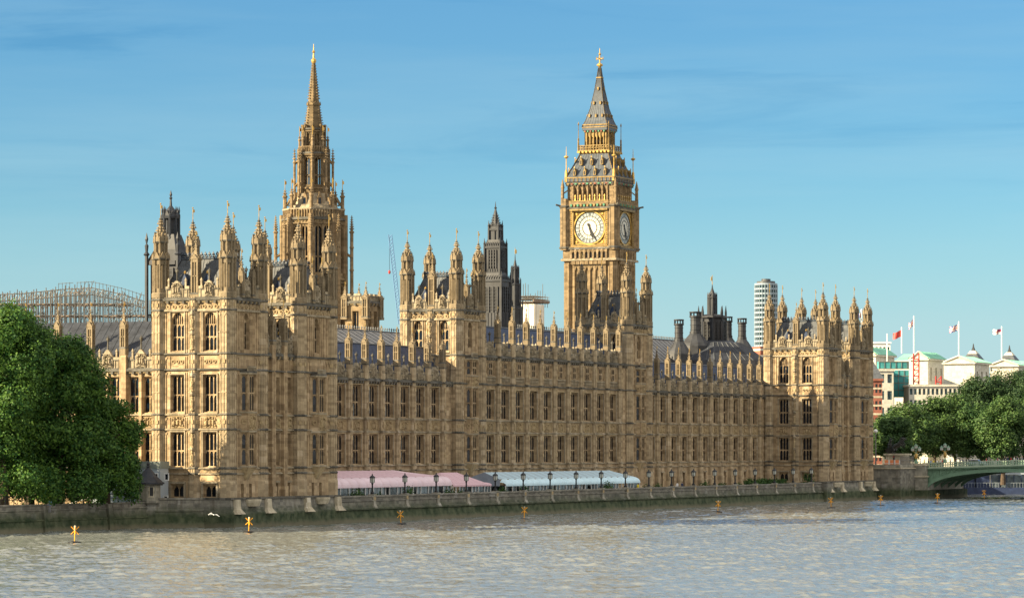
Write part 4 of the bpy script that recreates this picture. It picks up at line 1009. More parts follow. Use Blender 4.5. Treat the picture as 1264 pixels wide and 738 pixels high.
        for s in (-1, 1):
            mb.fbox(F, c+s*(q-.55)-.06, c+s*(q-.55)+.06, -.32, -.2, zc-q+.4, zc+q-.4, 'gilding'); mb.fbox(F, c-q+.4, c+q-.4, -.32, -.2, zc+s*(q-.55)-.06, zc+s*(q-.55)+.06, 'gilding')
            for t in (-1, 1):
                x, _, z = c+s*(q-.95), 0, zc+t*(q-.95)
                mb.loft([[P(x+.38*cos(pi/4*k), -.32, z+.38*sin(pi/4*k)) for k in range(8)], [P(x+.2*cos(pi/4*k), -.12, z+.2*sin(pi/4*k)) for k in range(8)]], 'gilding', False, True)
        disc(mb, r, r+.22, -.4, -.05, 'gilding')
        for k in range(-7, 8): mb.fbox(F, c+k*.55-.13, c+k*.55+.13, .0, .2, zc+q+.06, zc+q+.34, 'gilding')
        for k in range(-8, 9):
            for s in (-1, 1): mb.fbox(F, c+s*(q+.16)-.08, c+s*(q+.16)+.08, .0, .16, zc+k*.46-.14, zc+k*.46+.14, 'gilding')
        mb.fbox(F, c-q-.5, c+q+.5, .0, .3, zc-q-.42, zc-q-.1, 'gilding')
        fr = mb.build('dial_frame', T)
        mb = MB()
        disc(mb, 0, r, -.31, -.28, 'opal_glass'); disc(mb, 2.48, 3.4, -.28, -.27, 'opal_glass_grey')
        for rr, w in ((1.62, .07), (2.45, .07), (3.3, .06)): disc(mb, rr-w, rr+w, -.28, -.235, 'black_iron', 40)
        def stroke(ang, r0, r1, off0, off1, w):
            e = Vector((sin(ang), cos(ang))); n = Vector((cos(ang), -sin(ang)))
            a = e*r0+n*off0; b = e*r1+n*off1; t = (b-a).normalized(); s = Vector((-t.y, t.x))*w/2
            mb.add([P(c+v.x, -.232, zc+v.y) for v in (a-s, a+s, b+s, b-s)][::-1], [(0, 1, 2, 3)], 'black_iron')
        for k in range(12):
            ang = radians(30*k); tx = rom[k]; wd = {'I': .15, 'V': .27, 'X': .27}; tot = sum(wd[ch] for ch in tx); o = -tot/2
            for ch in tx:
                w = wd[ch]; m = o+w/2
                if ch == 'I': stroke(ang, 2.62, 3.12, m, m, .06)
                if ch == 'V': stroke(ang, 2.62, 3.12, m, m-.09, .055); stroke(ang, 2.62, 3.12, m, m+.09, .055)
                if ch == 'X': stroke(ang, 2.62, 3.12, m-.09, m+.09, .055); stroke(ang, 2.62, 3.12, m+.09, m-.09, .055)
                o += w
            stroke(ang+radians(15), 1.68, 3.3, 0, 0, .07); stroke(ang, 1.68, 2.45, 0, 0, .05)
        for k in range(60): stroke(radians(6*k), 3.18, 3.3, 0, 0, .04)
        dl = mb.build('dial', T)
        def hand(ang, r0, r1, w, d, name, tail):
            m = MB(); e = Vector((sin(ang), cos(ang))); n = Vector((cos(ang), -sin(ang)))
            sh = [(-tail, .12), (-tail*.6, w*1.15), (-tail*.25, w*.6), (0, w*.9), (r1*.55, w*.75), (r1*.62, w*1.5), (r1*.78, w*.7), (r1, .03)]
            pts = [e*a+n*b for a, b in sh]+[e*a-n*b for a, b in sh[::-1]]
            m.prism([P(c+v.x, d+.04, zc+v.y) for v in pts][::-1], Vector(P(0, -.04, 0))-Vector(P(0, 0, 0)), 'black_iron'); m.build(name, dl)
        hand(radians(163), 0, 2.3, .24, -.16, 'hour_hand', 1.0); hand(radians(151), 0, 3.25, .13, -.10, 'minute_hand', 1.0)
    # belfry
    mb = MB(); h = 5.3
    for F in four(cx, cy, h):
        n = 7; a0, a1 = 1.35, 2*h-1.35; s = (a1-a0)/n
        wall(mb, F, 0, 2*h, 63.0, 67.4, [(a0+k*s+.28, a0+(k+1)*s-.28, 63.6, 66.6) for k in range(n)], st, rec=.9)
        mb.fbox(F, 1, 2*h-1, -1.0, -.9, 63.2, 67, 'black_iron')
        for k in range(n+1):
            u = a0+k*s; mb.fbox(F, u-.13, u+.13, 0, .28, 63.4, 67.0, st)
            if k < n:
                a, b = u+.28, u+s-.28; m = (a+b)/2; P = F.p
                mb.prism([P(a, -.02, 65.6), P(m, -.02, 66.6), P(a, -.02, 66.61)], Vector(P(0, -.3, 0))-Vector(P(0, 0, 0)), st); mb.prism([P(b, -.02, 65.6), P(b, -.02, 66.61), P(m, -.02, 66.6)], Vector(P(0, -.3, 0))-Vector(P(0, 0, 0)), st)
                mb.fbox(F, m-.06, m+.06, -.4, -.2, 63.6, 66.2, st)
                mb.lathe(*P(m, .3, 0)[:2], [(.15, 63.4), (.06, 64.3), (.16, 64.4), (.01, 64.9)], 'gilding', 4)
        cornice(mb, F, -.2, 2*h+.2, 67.3, pr=.45, boss=.8)
        for k in range(12): mb.fbox(F, 2*h*k/12+.1, 2*h*(k+.6)/12, .3, .5, 67.0, 67.3, ('gilded_stone', 'brick_red', 'green_paint_band')[k % 3])
    mb.build('belfry', T)
    # lower roof with gilt lucarnes
    mb = MB(); rf = [(5.75, 67.6), (5.75, 68.5), (4.6, 70.6), (3.75, 72.5), (3.2, 73.9)]; sq = ((-1, -1), (1, -1), (1, 1), (-1, 1))
    mb.loft([[(cx+a*r, cy+b*r, z) for a, b in sq] for r, z in rf], 'tower_lead')
    for F in four(cx, cy, 5.78):
        mb.fbox(F, 0, 11.56, -.1, .06, 68.35, 68.6, 'gilded_stone')
        for k in range(13): mb.fbox(F, .2+k*.93-.06, .2+k*.93+.06, 0, .1, 67.65, 68.35, 'gilded_stone')
    for i in range(4):
        a, b = sq[i], sq[(i+1) % 4]
        for (r0, z0), (r1, z1) in zip(rf[1:-1], rf[2:]):
            for k in range(13):
                t = -1+2*k/12; p = lambda r, z: ((cx+r*(a[0]+(b[0]-a[0])*k/12)), cy+r*(a[1]+(b[1]-a[1])*k/12), z)
                mb.tube(p(r0, z0), p(r1, z1), .05 if k not in (0, 12) else .10, 'tower_lead' if k not in (0, 12) else 'gilded_stone', 4)
    roof = mb.build('roof', T)
    def lucarne(F, u, z, sl, par):
        m = MB(); P = F.p; w = .27
        m.prism([P(u-w, .5, z), P(u+w, .5, z), P(u+w, .5, z+.95), P(u, .5, z+1.55), P(u-w, .5, z+.95)], Vector(P(0, -1.6, 0))-Vector(P(0, 0, 0)), 'gilded_stone')
        m.fbox(F, u-.15, u+.15, .5, .515, z+.12, z+.95, 'black_iron')
        m.lathe(*P(u, .45, 0)[:2], [(.05, z+1.5), (.1, z+1.7), (.02, z+1.95)], 'gilding', 4); m.build('lucarne', par)
    for F in four(cx, cy, 5.3):
        for k in range(4): lucarne(F, 10.6*(.17+.22*k), 68.9, 0, roof)
    for F in four(cx, cy, 4.3):
        for k in range(3): lucarne(F, 8.6*(.22+.28*k), 71.2, 0, roof)
    # gallery and lantern
    mb = MB()
    mb.loft([[(cx+a*r, cy+b*r, z) for a, b in sq] for r, z in ((3.25, 73.6), (3.6, 74.2), (3.6, 74.5))], 'gilded_stone')
    for F in four(cx, cy, 3.6):
        for k in range(13): mb.fbox(F, k*.6-.06, k*.6+.06, -.14, -.02, 74.5, 75.4, 'gilded_stone')
        mb.fbox(F, 0, 7.2, -.16, 0, 75.4, 75.55, 'gilded_stone'); mb.fbox(F, 0, 7.2, -.1, -.06, 74.9, 75.0, 'gilded_stone')
        for k in range(9): mb.fbox(F, .1+k*.85, .5+k*.85, 0, .16, 73.9, 74.3, 'gilding')
    for a, b in sq:
        mb.lathe(cx+a*3.5, cy+b*3.5, [(.18, 74.3), (.15, 77), (.07, 77.1), (.05, 79.8), (.16, 80), (.02, 80.6)], 'gilded_stone', 5)
    h = 2.5
    for F in four(cx, cy, h):
        n = 5; s = (2*h-1.1)/n
        wall(mb, F, 0, 2*h, 74.5, 78.6, [(.55+k*s+.13, .55+(k+1)*s-.13, 75.2, 77.6) for k in range(n)], 'gilded_stone', rec=.5)
        for k in range(n+1): mb.fbox(F, .55+k*s-.09, .55+k*s+.09, 0, .2, 74.6, 78.4, 'gilded_stone')
        for k in range(n):
            a, b = .55+k*s+.13, .55+(k+1)*s-.13; m = (a+b)/2; P = F.p
            mb.tri(P(a, -.05, 77.0), P(m, -.05, 77.6), P(a, -.05, 77.6), 'gilding'); mb.tri(P(b, -.05, 77.0), P(b, -.05, 77.6), P(m, -.05, 77.6), 'gilding')
        for k in range(8): mb.fbox(F, 2*h*k/8+.05, 2*h*(k+.6)/8, .12, .35, 78.4, 78.75, ('brick_red', 'green_paint_band')[k % 2])
        mb.fbox(F, -.3, 2*h+.3, -.2, .42, 78.75, 79.3, 'tower_lead'); mb.fbox(F, -.35, 2*h+.35, -.2, .48, 79.3, 79.5, 'gilded_stone')
    mb.box(cx-1.2, cx+1.2, cy-1.2, cy+1.2, 74.5, 76.2, 'black_iron')
    mb.build('lantern', T)
    mb = MB(); rf = [(2.95, 79.5), (2.35, 80.9), (1.55, 83.6), (.85, 87.6), (.45, 90.6), (.24, 92.4)]
    mb.loft([[(cx+a*r, cy+b*r, z) for a, b in sq] for r, z in rf], 'tower_lead')
    for i in range(4):
        a, b = sq[i], sq[(i+1) % 4]
        for (r0, z0), (r1, z1) in zip(rf[:-1], rf[1:]):
            for k in range(9):
                p = lambda r, z: ((cx+r*(a[0]+(b[0]-a[0])*k/8)), cy+r*(a[1]+(b[1]-a[1])*k/8), z)
                mb.tube(p(r0, z0), p(r1, z1), .04 if k not in (0, 8) else .075, 'tower_lead' if k not in (0, 8) else 'gilded_stone', 4)
    for z, r, n in ((81.8, 2.2, 3), (84.6, 1.5, 2), (87.7, .95, 1)):
        for F in four(cx, cy, r):
            for k in range(n): lucx = 2*r*(k+.5)/n; mb.fbox(F, lucx-.17, lucx+.17, -.45, .16, z-.2, z+.45, 'gilded_stone')
    for z in (79.9, 90.2): 
        for F in four(cx, cy, 2.85 if z < 85 else .55): mb.fbox(F, 0, 5.7 if z < 85 else 1.1, -.2, .1, z-.1, z+.15, 'gilded_stone')
    mb.build('spire', T)
    mb = MB()
    mb.lathe(cx, cy, [(.2, 92.3), (.3, 92.6), (.6, 92.8), (.6, 93.1), (.15, 93.4), (.10, 95.0), (.30, 95.3), (.10, 95.6), (.05, 96.6)], 'gilding', 8)
    for d in ((1, 0), (0, 1)):
        mb.tube((cx-d[0]*.75, cy-d[1]*.75, 94.3), (cx+d[0]*.75, cy+d[1]*.75, 94.3), .1, 'gilding', 5)
        for s in (-1, 1): mb.tube((cx+s*d[0]*.75, cy+s*d[1]*.75, 94.0), (cx+s*d[0]*.75, cy+s*d[1]*.75, 94.7), .1, 'gilding', 5)
    mb.build('finial', T)
    for a, b in sq:
        m = MB(); x, y = cx+a*5.5, cy+b*5.5
        m.lathe(x, y, [(.35, 67.6), (.25, 70), (.1, 70.3), (.08, 72.6), (.45, 72.9), (.45, 73.1), (.08, 73.3), (.03, 75.2)], 'gilding', 6); m.build('corner_finial', T)
clock_tower(279.0, 60.5)

# ------------------------------------------------------------------ octagonal tower with spire
def spire_tower(cx, cy):
    T = thing('spire_tower', 'octagonal stone tower with open lantern and slender crocketed spire', 'spire tower', (cx, cy, ZB))
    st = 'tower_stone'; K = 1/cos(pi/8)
    def tier(name, R, z0, z1, levels, ww, rec, see=False, lights=2, panels=True, st='tower_stone'):
        mb = MB(); side = 2*R*math.tan(pi/8); o = None; fs = []
        for k in range(8):
            tm = pi/4*k; f0 = Fr(cx+R*cos(tm)+side/2*sin(tm), cy+R*sin(tm)-side/2*cos(tm), -sin(tm), cos(tm)); fs.append(f0)
            hs = [(side/2+q*(ww*.62)-ww/2+.0, side/2+q*(ww*.62)+ww/2, a, b) for a, b in levels for q in ((-1, 1) if lights == 22 else (0,))]
            wall(mb, f0, 0, side, z0, z1, hs, st, rec=rec)
            if see: 
                f1 = Fr(cx+(R-rec)*cos(tm)-side/2*sin(tm), cy+(R-rec)*sin(tm)+side/2*cos(tm), sin(tm), -cos(tm)); wall(mb, f1, 0, side, z0, z1, [(side-b_, side-a_, c_, d_) for a_, b_, c_, d_ in hs], st, rec=0)
            for a, b, c, d in hs:
                m = (a+b)/2; P = f0.p
                mb.prism([P(a, -.05, d-ww*.55), P(m, -.05, d), P(a, -.05, d+.004)], Vector(P(0, -.25, 0))-Vector(P(0, 0, 0)), st); mb.prism([P(b, -.05, d-ww*.55), P(b, -.05, d+.004), P(m, -.05, d)], Vector(P(0, -.25, 0))-Vector(P(0, 0, 0)), st)
                mb.fbox(f0, m-.09, m+.09, -.35, -.12, c, d, st); mb.fbox(f0, a, b, -.35, -.12, c+(d-c)*.33-.1, c+(d-c)*.33+.1, st)
                mb.fbox(f0, a-.2, a-.003, 0, .2, c-.3, d, st); mb.fbox(f0, b+.003, b+.2, 0, .2, c-.3, d, st); mb.fbox(f0, a-.25, b+.25, 0, .25, d+.15, d+.4, st)
            t = tm+pi/8; x, y = cx+R*K*cos(t), cy+R*K*sin(t); mb.lathe(x, y, [(R*.11, z0), (R*.1, z1+.6)], st, 6, rot=t)
        return mb, fs, side
    # square base block
    mb = MB(); mb.box(cx-8, cx+8, cy-8, cy+8, ZB, 30, 'honey_stone'); mb.build('base', T)
    mb, fs, side = tier('t1', 5.05, 28, 51.3, [(41.6, 50.0), (31.5, 39.6)], 1.28, .6, lights=22)
    for f in fs:
        string(mb, f, 0, side, 40.6, .4, .3, st); string(mb, f, -.1, side+.1, 51.1, .45, .4, 'sooty_stone')
        for k in range(8):
            u = side*(k+.5)/8; mb.fbox(f, u-.09, u+.09, -.3, .1, 51.2, 52.7, st)
        mb.fbox(f, 0, side, -.3, .12, 52.7, 52.95, 'parapet_stone'); frieze(mb, f, .3, side-.3, 50.4, 50.95, pitch=.6)
    mb.build('lower_stage', T)
    for f in fs:
        for a, b in ((41.6, 50.0), (31.5, 39.6)):
            for q in (-1, 1):
                g = MB(); m = side/2+q*1.28*.62; P = f.p; g.quad(P(m-.65, -.58, a), P(m+.65, -.58, a), P(m+.65, -.58, b), P(m-.65, -.58, b), 'window_glass'); g.build('window', T)
    # sloping stone roof between the stages
    mb = MB(); mb.lathe(cx, cy, [(4.95, 51.4), (4.1, 52.8), (3.8, 53.6), (3.5, 53.7), (3.0, 55.6), (2.5, 55.7)], 'parapet_stone', 8, rot=pi/8)
    for k in range(8):
        tm = pi/4*k; f = Fr(cx+3.25*cos(tm), cy+3.25*sin(tm), -sin(tm), cos(tm))
        mb.prism([f.p(-.42, .3, 53.0), f.p(.42, .3, 53.0), f.p(.42, .3, 54.9), f.p(0, .3, 55.9), f.p(-.42, .3, 54.9)], Vector(f.p(0, -1.3, 0))-Vector(f.p(0, 0, 0)), st); mb.fbox(f, -.24, .24, .3, .315, 53.3, 54.8, 'window_glass')
    crockets(mb, cx, cy, 4.6, 52, 3.1, 55.4, st, 8, .8, .22)
    mb.build('stone_roof', T)
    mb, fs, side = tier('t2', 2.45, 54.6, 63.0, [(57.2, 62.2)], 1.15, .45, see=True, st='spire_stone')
    for f in fs: string(mb, f, -.05, side+.05, 56.6, .3, .2, st); string(mb, f, -.05, side+.05, 62.8, .35, .3, 'sooty_stone'); ribs(mb, f, 0, side, 63.0, 64.0, 5, st)
    mb.lathe(cx, cy, [(2.35, 62.5), (2.35, 62.9)], st, 8); mb.build('lantern', T)
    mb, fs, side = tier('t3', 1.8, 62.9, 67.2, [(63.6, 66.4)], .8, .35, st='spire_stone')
    for f in fs: string(mb, f, -.05, side+.05, 67.1, .3, .25, 'sooty_stone'); g = f; mb.quad(f.p(.1, -.4, 63), f.p(side-.1, -.4, 63), f.p(side-.1, -.4, 67), f.p(.1, -.4, 67), 'tower_stone')
    for k in range(8):
        t = pi/8+pi/4*k; x, y = cx+1.98*cos(t), cy+1.98*sin(t); mb.lathe(x, y, [(.26, 62.9), (.22, 67.5), (.3, 67.6), (.26, 67.9)], 'spire_stone', 6)
    mb.build('upper_lantern', T)
    mb = MB(); sp = 'spire_stone'; mb.lathe(cx, cy, [(1.5, 67.0), (1.0, 71.2), (1.12, 71.3), (1.12, 71.6), (.9, 71.8), (.28, 78.9)], sp, 8)
    crockets(mb, cx, cy, 1.55, 67.2, 1.0, 71.2, sp, 8, .5, .14); crockets(mb, cx, cy, .9, 72, .28, 78.6, sp, 8, .5, .13)
    gablets(mb, cx, cy, 1.1, 71.5, .5, sp); mb.build('spire', T)
    mb = MB(); mb.lathe(cx, cy, [(.3, 78.8), (.42, 79.1), (.42, 79.4), (.16, 79.7), (.12, 80.6), (.28, 80.8), (.1, 81.1), (.04, 82.2)], 'gilding', 8); mb.build('finial', T)
    def pin(r, t, z0, z1, w, vane, flyers):
        m = MB(); x, y = cx+r*cos(t), cy+r*sin(t); zt = z1-(z1-z0)*.28 if z1-z0 < 12 else z1-3.2
        m.lathe(x, y, [(w, z0), (w*.92, zt), (w*1.35, zt+.1), (w*1.35, zt+.3), (w*.85, zt+.4), (w*.5, zt+(z1-zt)*.5), (.05, z1)], st, 6, rot=t)
        crockets(m, x, y, w*.8, zt+.3, .08, z1-.2, st, 6, .45, .13, t)
        z = z0+2
        while z < zt-1: m.lathe(x, y, [(w, z), (w*1.22, z+.1), (w*1.22, z+.25), (w, z+.35)], st, 6, rot=t); z += 4
        for zf, r2 in flyers:
            a = Vector((x, y, zf)); b = Vector((cx+r2*cos(t), cy+r2*sin(t), zf+1.3))
            m.tube(a, (a+b)/2+Vector((0, 0, -.25)), .26, st, 5); m.tube((a+b)/2+Vector((0, 0, -.25)), b, .26, st, 5)
        o = m.build('flying_pinnacle', T)
        if vane:
            v = MB(); v.tube((x, y, z1-.2), (x, y, z1+1.6), .06, 'gilding', 5); v.prism([(x, y, z1+.7), (x+.45, y-.1, z1+.8), (x+.45, y-.1, z1+1.3), (x, y, z1+1.4)], (0.02, .06, 0), 'gilding'); v.build('weather_vane', o)
    for k in range(8):
        t = pi/8+pi/4*k
        pin(6.75, t, 28, 51.9, .28, False, ((32, 5.3), (44.5, 5.3)))
        pin(5.1, t, 50.8, 56.6, .30, True, ((53.5, 4.1),))
        pin(3.4, t, 54.2, 63.7, .2, False, ((57.0, 2.4), (61.0, 2.4)))
        pin(2.5, t, 62.4, 66.0, .18, True, ())
spire_tower(138.0, 57.5)

# ------------------------------------------------------------------ dark iron ventilation towers
def louvred(mb, F, u0, u1, z0, z1, n, mat='dark_iron'):
    s = (u1-u0)/n
    for k in range(n):
        a, b = u0+k*s+.12, u0+(k+1)*s-.12
        mb.fbox(F, a, b, .005, .03, z0, z1, 'black_iron'); q = int((z1-z0)/.6)
        for j in range(q): mb.fbox(F, a, b, .03, .12, z0+(z1-z0)*(j+.5)/q-.06, z0+(z1-z0)*(j+.5)/q+.06, mat)
    for k in range(n+1): mb.fbox(F, u0+k*s-.1, u0+k*s+.1, 0, .2, z0-.2, z1+.2, 'dark_iron_panel')
def vent_tower(cx, cy):
    T = thing('ventilation_tower', 'tall dark iron ventilation tower with louvres beside the white wrapped scaffold', 'ventilation tower', (cx, cy, 20))
    stages = [(2.05, 20, 42.6, 3, 36.6, 41.0), (1.5, 42.9, 48.9, 3, 44.9, 48.0), (.88, 48.9, 52.3, 2, 49.9, 51.6)]
    for i, (h, z0, z1, n, a, b) in enumerate(stages):
        mb = MB(); mb.box(cx-h, cx+h, cy-h, cy+h, z0, z1, 'dark_iron_panel')
        for F in four(cx, cy, h):
            louvred(mb, F, .7, 2*h-.7, a, b, n); mb.fbox(F, -.15, 2*h+.15, 0, .2, z1-.4, z1, 'dark_iron'); mb.fbox(F, 0, 2*h, 0, .12, z0+.9, z0+1.1, 'dark_iron')
            for k in range(7): mb.fbox(F, 2*h*k/6-.06, 2*h*k/6+.06, 0, .1, z0+.2, a-.3, 'dark_iron')
            for k in range(9): mb.lathe(*F.p(2*h*k/8, 0, 0)[:2], [(.08, z1), (.05, z1+.5), (.02, z1+.9)], 'dark_iron', 4)
        if i < 2: mb.loft([[(cx+a_*h*.98, cy+b_*h*.98, z1) for a_, b_ in ((-1, -1), (1, -1), (1, 1), (-1, 1))], [(cx+a_*h*.8, cy+b_*h*.8, z1+1.2) for a_, b_ in ((-1, -1), (1, -1), (1, 1), (-1, 1))]], 'dark_iron_panel')
        for sx in (-1, 1):
            for sy in (-1, 1): mb.lathe(cx+sx*(h+.1), cy+sy*(h+.1), [(.22, z0), (.17, z1+.4), (.22, z1+.5), (.12, z1+.7), (.03, z1+1.5)], 'dark_iron', 6)
        mb.build('stage', T)
    mb = MB(); mb.lathe(cx, cy, [(1.0, 52.2), (.74, 53.3), (.42, 54.8), (.13, 56.0), (.28, 56.15), (.1, 56.4), (.03, 57.4)], 'dark_iron', 8); crockets(mb, cx, cy, 0.95, 52.4, .40, 55.0, 'dark_iron', 8, .5, .15); mb.build('spire', T)
vent_tower(190.0, 45.4)
def small_vent(cx, cy):
    T = thing('ventilation_turret', 'small dark spired ventilation turret above the white wrapped scaffold', 'ventilation turret', (cx, cy, 20))
    mb = MB(); mb.lathe(cx, cy, [(1.35, 20), (1.35, 37.5), (1.5, 37.7), (1.5, 38.0), (1.0, 38.3), (.95, 42.2), (1.1, 42.4), (.7, 42.8), (.6, 45.2), (.75, 45.4), (.35, 46.0), (.1, 47.3), (.04, 48.4)], 'dark_iron', 8)
    for k in range(8):
        t = pi/8+pi/4*k
        for r, z0, z1 in ((1.45, 20, 39.6), (1.08, 38, 43.8), (.72, 42.6, 46.2)): mb.lathe(cx+r*cos(t), cy+r*sin(t), [(.13, z0), (.11, z1-.5), (.02, z1)], 'dark_iron_panel', 5)
    mb.build('turret', T); v = MB(); v.prism([(cx, cy, 48.4), (cx+.6, cy-.1, 48.5), (cx+.6, cy-.1, 49.2), (cx, cy, 49.3)], (0, .06, 0), 'gilding'); v.tube((cx, cy, 48.2), (cx, cy, 49.6), .05, 'gilding', 5); v.build('weather_vane', T)
small_vent(206.3, 48.5)
def lantern_vent(cx, cy):
    T = thing('ventilation_tower', 'dark iron ventilation tower with open lantern behind the nearest pavilion', 'ventilation tower', (cx, cy, 20))
    mb = MB(); h = 2.3; mb.box(cx-h, cx+h, cy-h, cy+h, 18, 39.6, 'dark_iron_panel')
    for F in four(cx, cy, h): louvred(mb, F, .6, 2*h-.6, 31, 38.5, 3); mb.fbox(F, -.5, 2*h+.5, 0, .5, 39.2, 39.8, 'dark_iron')
    mb.build('shaft', T); mb = MB()
    mb.loft([[(cx+a*r, cy+b*r, z) for a, b in ((-1, -1), (1, -1), (1, 1), (-1, 1))] for r, z in ((2.7, 39.8), (1.9, 41.6), (1.2, 44.0))], 'dark_iron'); mb.build('roof', T)
    for sx in (-1, 1):
        for sy in (-1, 1):
            mb = MB(); x, y = cx+sx*2.75, cy+sy*2.75
            mb.lathe(x, y, [(.3, 20), (.28, 40.6), (.5, 40.8), (.2, 41.2), (.3, 42.2), (.1, 42.5), (.25, 43.2), (.02, 44.2)], 'dark_iron', 6); mb.tube((x, y, 39.4), (cx+sx*2, cy+sy*2, 39.4), .2, 'dark_iron', 4); mb.tube((x, y, 31.4), (cx+sx*2, cy+sy*2, 31.4), .14, 'dark_iron', 4); mb.build('iron_column', T)
    mb = MB()
    for k in range(8):
        t = pi/8+pi/4*k; x, y = cx+1.3*cos(t), cy+1.3*sin(t); mb.lathe(x, y, [(.17, 43.2), (.15, 46.9), (.2, 47.0), (.09, 47.2), (.14, 47.7), (.02, 48.4)], 'dark_iron', 5)
    mb.lathe(cx, cy, [(.7, 43.4), (.7, 46.8)], 'dark_iron_panel', 8); mb.lathe(cx, cy, [(1.3, 46.5), (1.4, 46.8), (1.1, 47.1), (.55, 48.0), (.2, 48.5), (.13, 49.5), (.26, 49.7), (.1, 49.9), (.2, 50.2), (.03, 50.9)], 'dark_iron', 8)
    gablets(mb, cx, cy, 1.25, 46.7, 1.0, 'dark_iron_panel'); mb.lathe(cx, cy, [(1.5, 43.2), (1.5, 43.6)], 'dark_iron', 8); mb.build('lantern', T)
lantern_vent(64.5, 45.0)
def iron_lantern(cx, cy):
    T = thing('roof_lantern', 'dark iron roof lantern with gilt vane among the round chimneys', 'roof lantern', (cx, cy, 20))
    mb = MB(); mb.lathe(cx, cy, [(13.5, 24), (10.5, 28.6), (5.6, 32.3), (3.2, 32.8)], 'slate_dark', 8)
    for k in range(8):
        for j in range(5):
            t0 = pi/8+pi/4*k; a, b = Vector((cx+10.5*1.08*cos(t0), cy+10.5*1.08*sin(t0), 28.6)), Vector((cx+10.5*1.08*cos(t0+pi/4), cy+10.5*1.08*sin(t0+pi/4), 28.6)); p = a+(b-a)*j/5; q = Vector((cx+(p.x-cx)*.533, cy+(p.y-cy)*.533, 32.3)); mb.tube(p, q, .1, 'slate_grey', 4)
    mb.build('roof', T)
    mb = MB(); mb.lathe(cx, cy, [(2.6, 26), (2.6, 37.2), (2.9, 37.5), (2.9, 37.8), (1.7, 38.2)], 'dark_iron_panel', 8)
    for k in range(8):
        t = pi/8+pi/4*k
        mb.lathe(cx+2.8*cos(t), cy+2.8*sin(t), [(.22, 26), (.2, 38.6), (.03, 40)], 'dark_iron', 5); tm = t+pi/8; f = Fr(cx+2.6*cos(tm), cy+2.6*sin(tm), -sin(tm), cos(tm)); louvred(mb, f, -.8, .8, 32.5, 36.5, 2); mb.fbox(f, -1.0, 1.0, 0, .15, 31.4, 31.8, 'dark_iron')
    mb.build('stage', T)
    mb = MB(); mb.lathe(cx, cy, [(.8, 38), (.8, 41.4), (1.0, 41.6), (.55, 42.4), (.15, 43.6), (.05, 44.4)], 'dark_iron', 8)
    for k in range(8): t = pi/8+pi/4*k; mb.lathe(cx+.92*cos(t), cy+.92*sin(t), [(.12, 38), (.1, 42.2), (.02, 42.8)], 'dark_iron_panel', 4)
    mb.build('cupola', T)
    v = MB(); v.tube((cx, cy, 44.2), (cx, cy, 46.3), .07, 'gilding', 5); v.prism([(cx-.7, cy, 45.1), (cx+.1, cy, 45.2), (cx+.1, cy, 46.0), (cx-.7, cy, 45.9)], (0, .07, 0), 'gilding'); v.build('weather_vane', T)
iron_lantern(259.5, 27.5)
def stack(x, y, zt, w, label):
    T = thing('ventilating_chimney', label, 'chimney', (x, y, 24), 'round dark chimneys on the roof')
    mb = MB(); mb.lathe(x, y, [(3.2*w, 24), (2.95*w, zt-8), (2.9*w, zt-6.9), (2.55*w, zt-6.3), (1.5*w, zt-4.9), (1.12*w, zt-4.4), (1.12*w, zt-3.9)], 'dark_iron_panel', 12, rot=0)
    for k in range(12):
        t = 2*pi*k/12
        for (r0, z0), (r1, z1) in (((2.9, zt-6.9), (2.55, zt-6.3)), ((2.55, zt-6.3), (1.5, zt-4.9)), ((2.95, zt-8), (2.9, zt-6.9))): mb.tube((x+r0*w*cos(t), y+r0*w*sin(t), z0), (x+r1*w*cos(t), y+r1*w*sin(t), z1), .07, 'dark_iron', 4)
    mb.build('skirt', T)
    mb = MB(); mb.lathe(x, y, [(1.0*w, zt-4), (.98*w, zt-1.0)], 'dark_iron_panel', 14, rot=0)
    z = zt-3.6
    while z < zt-1.2: mb.lathe(x, y, [(1.0*w, z-.06), (1.07*w, z-.03), (1.07*w, z+.06), (1.0*w, z+.09)], 'dark_iron', 14, rot=0, cap0=False, cap1=False); z += 1.0
    mb.lathe(x, y, [(1.1*w, zt-1.1), (1.2*w, zt-1.0), (1.2*w, zt-.75), (1.0*w, zt-.7)], 'dark_iron', 14, rot=0)
    for k in range(10): t = 2*pi*k/10; mb.tube((x+1.05*w*cos(t), y+1.05*w*sin(t), zt-.75), (x+1.05*w*cos(t), y+1.05*w*sin(t), zt-.1), .1*w, 'dark_iron', 4)
    mb.lathe(x, y, [(1.15*w, zt-.15), (1.22*w, zt), (1.22*w, zt+.12), (1.0*w, zt+.15)], 'dark_iron', 14, rot=0); mb.build('flue', T)
def at_y(px, y): d = view_dir(px); D = (y-CY)/d[1]; return CX+D*d[0], D
for px, py, y, w, lab in ((838, 395, 30, .86, 'round dark chimney, leftmost and shortest of the stacks beside the clock tower'), (858.5, 385.5, 29, 1.05, 'broad round dark chimney left of the small union flag, tallest of the stacks'), (876, 391, 34, .8, 'round dark chimney half hidden just left of the iron roof lantern'), (898.5, 391.5, 33, .85, 'round dark chimney close to the right of the iron roof lantern'), (916, 393.5, 30, .86, 'round dark chimney rightmost of the stacks, nearest the round white tower block')):
    x, D = at_y(px, y); stack(x, y, 10.71+(553-py)*D/4250, w, lab)

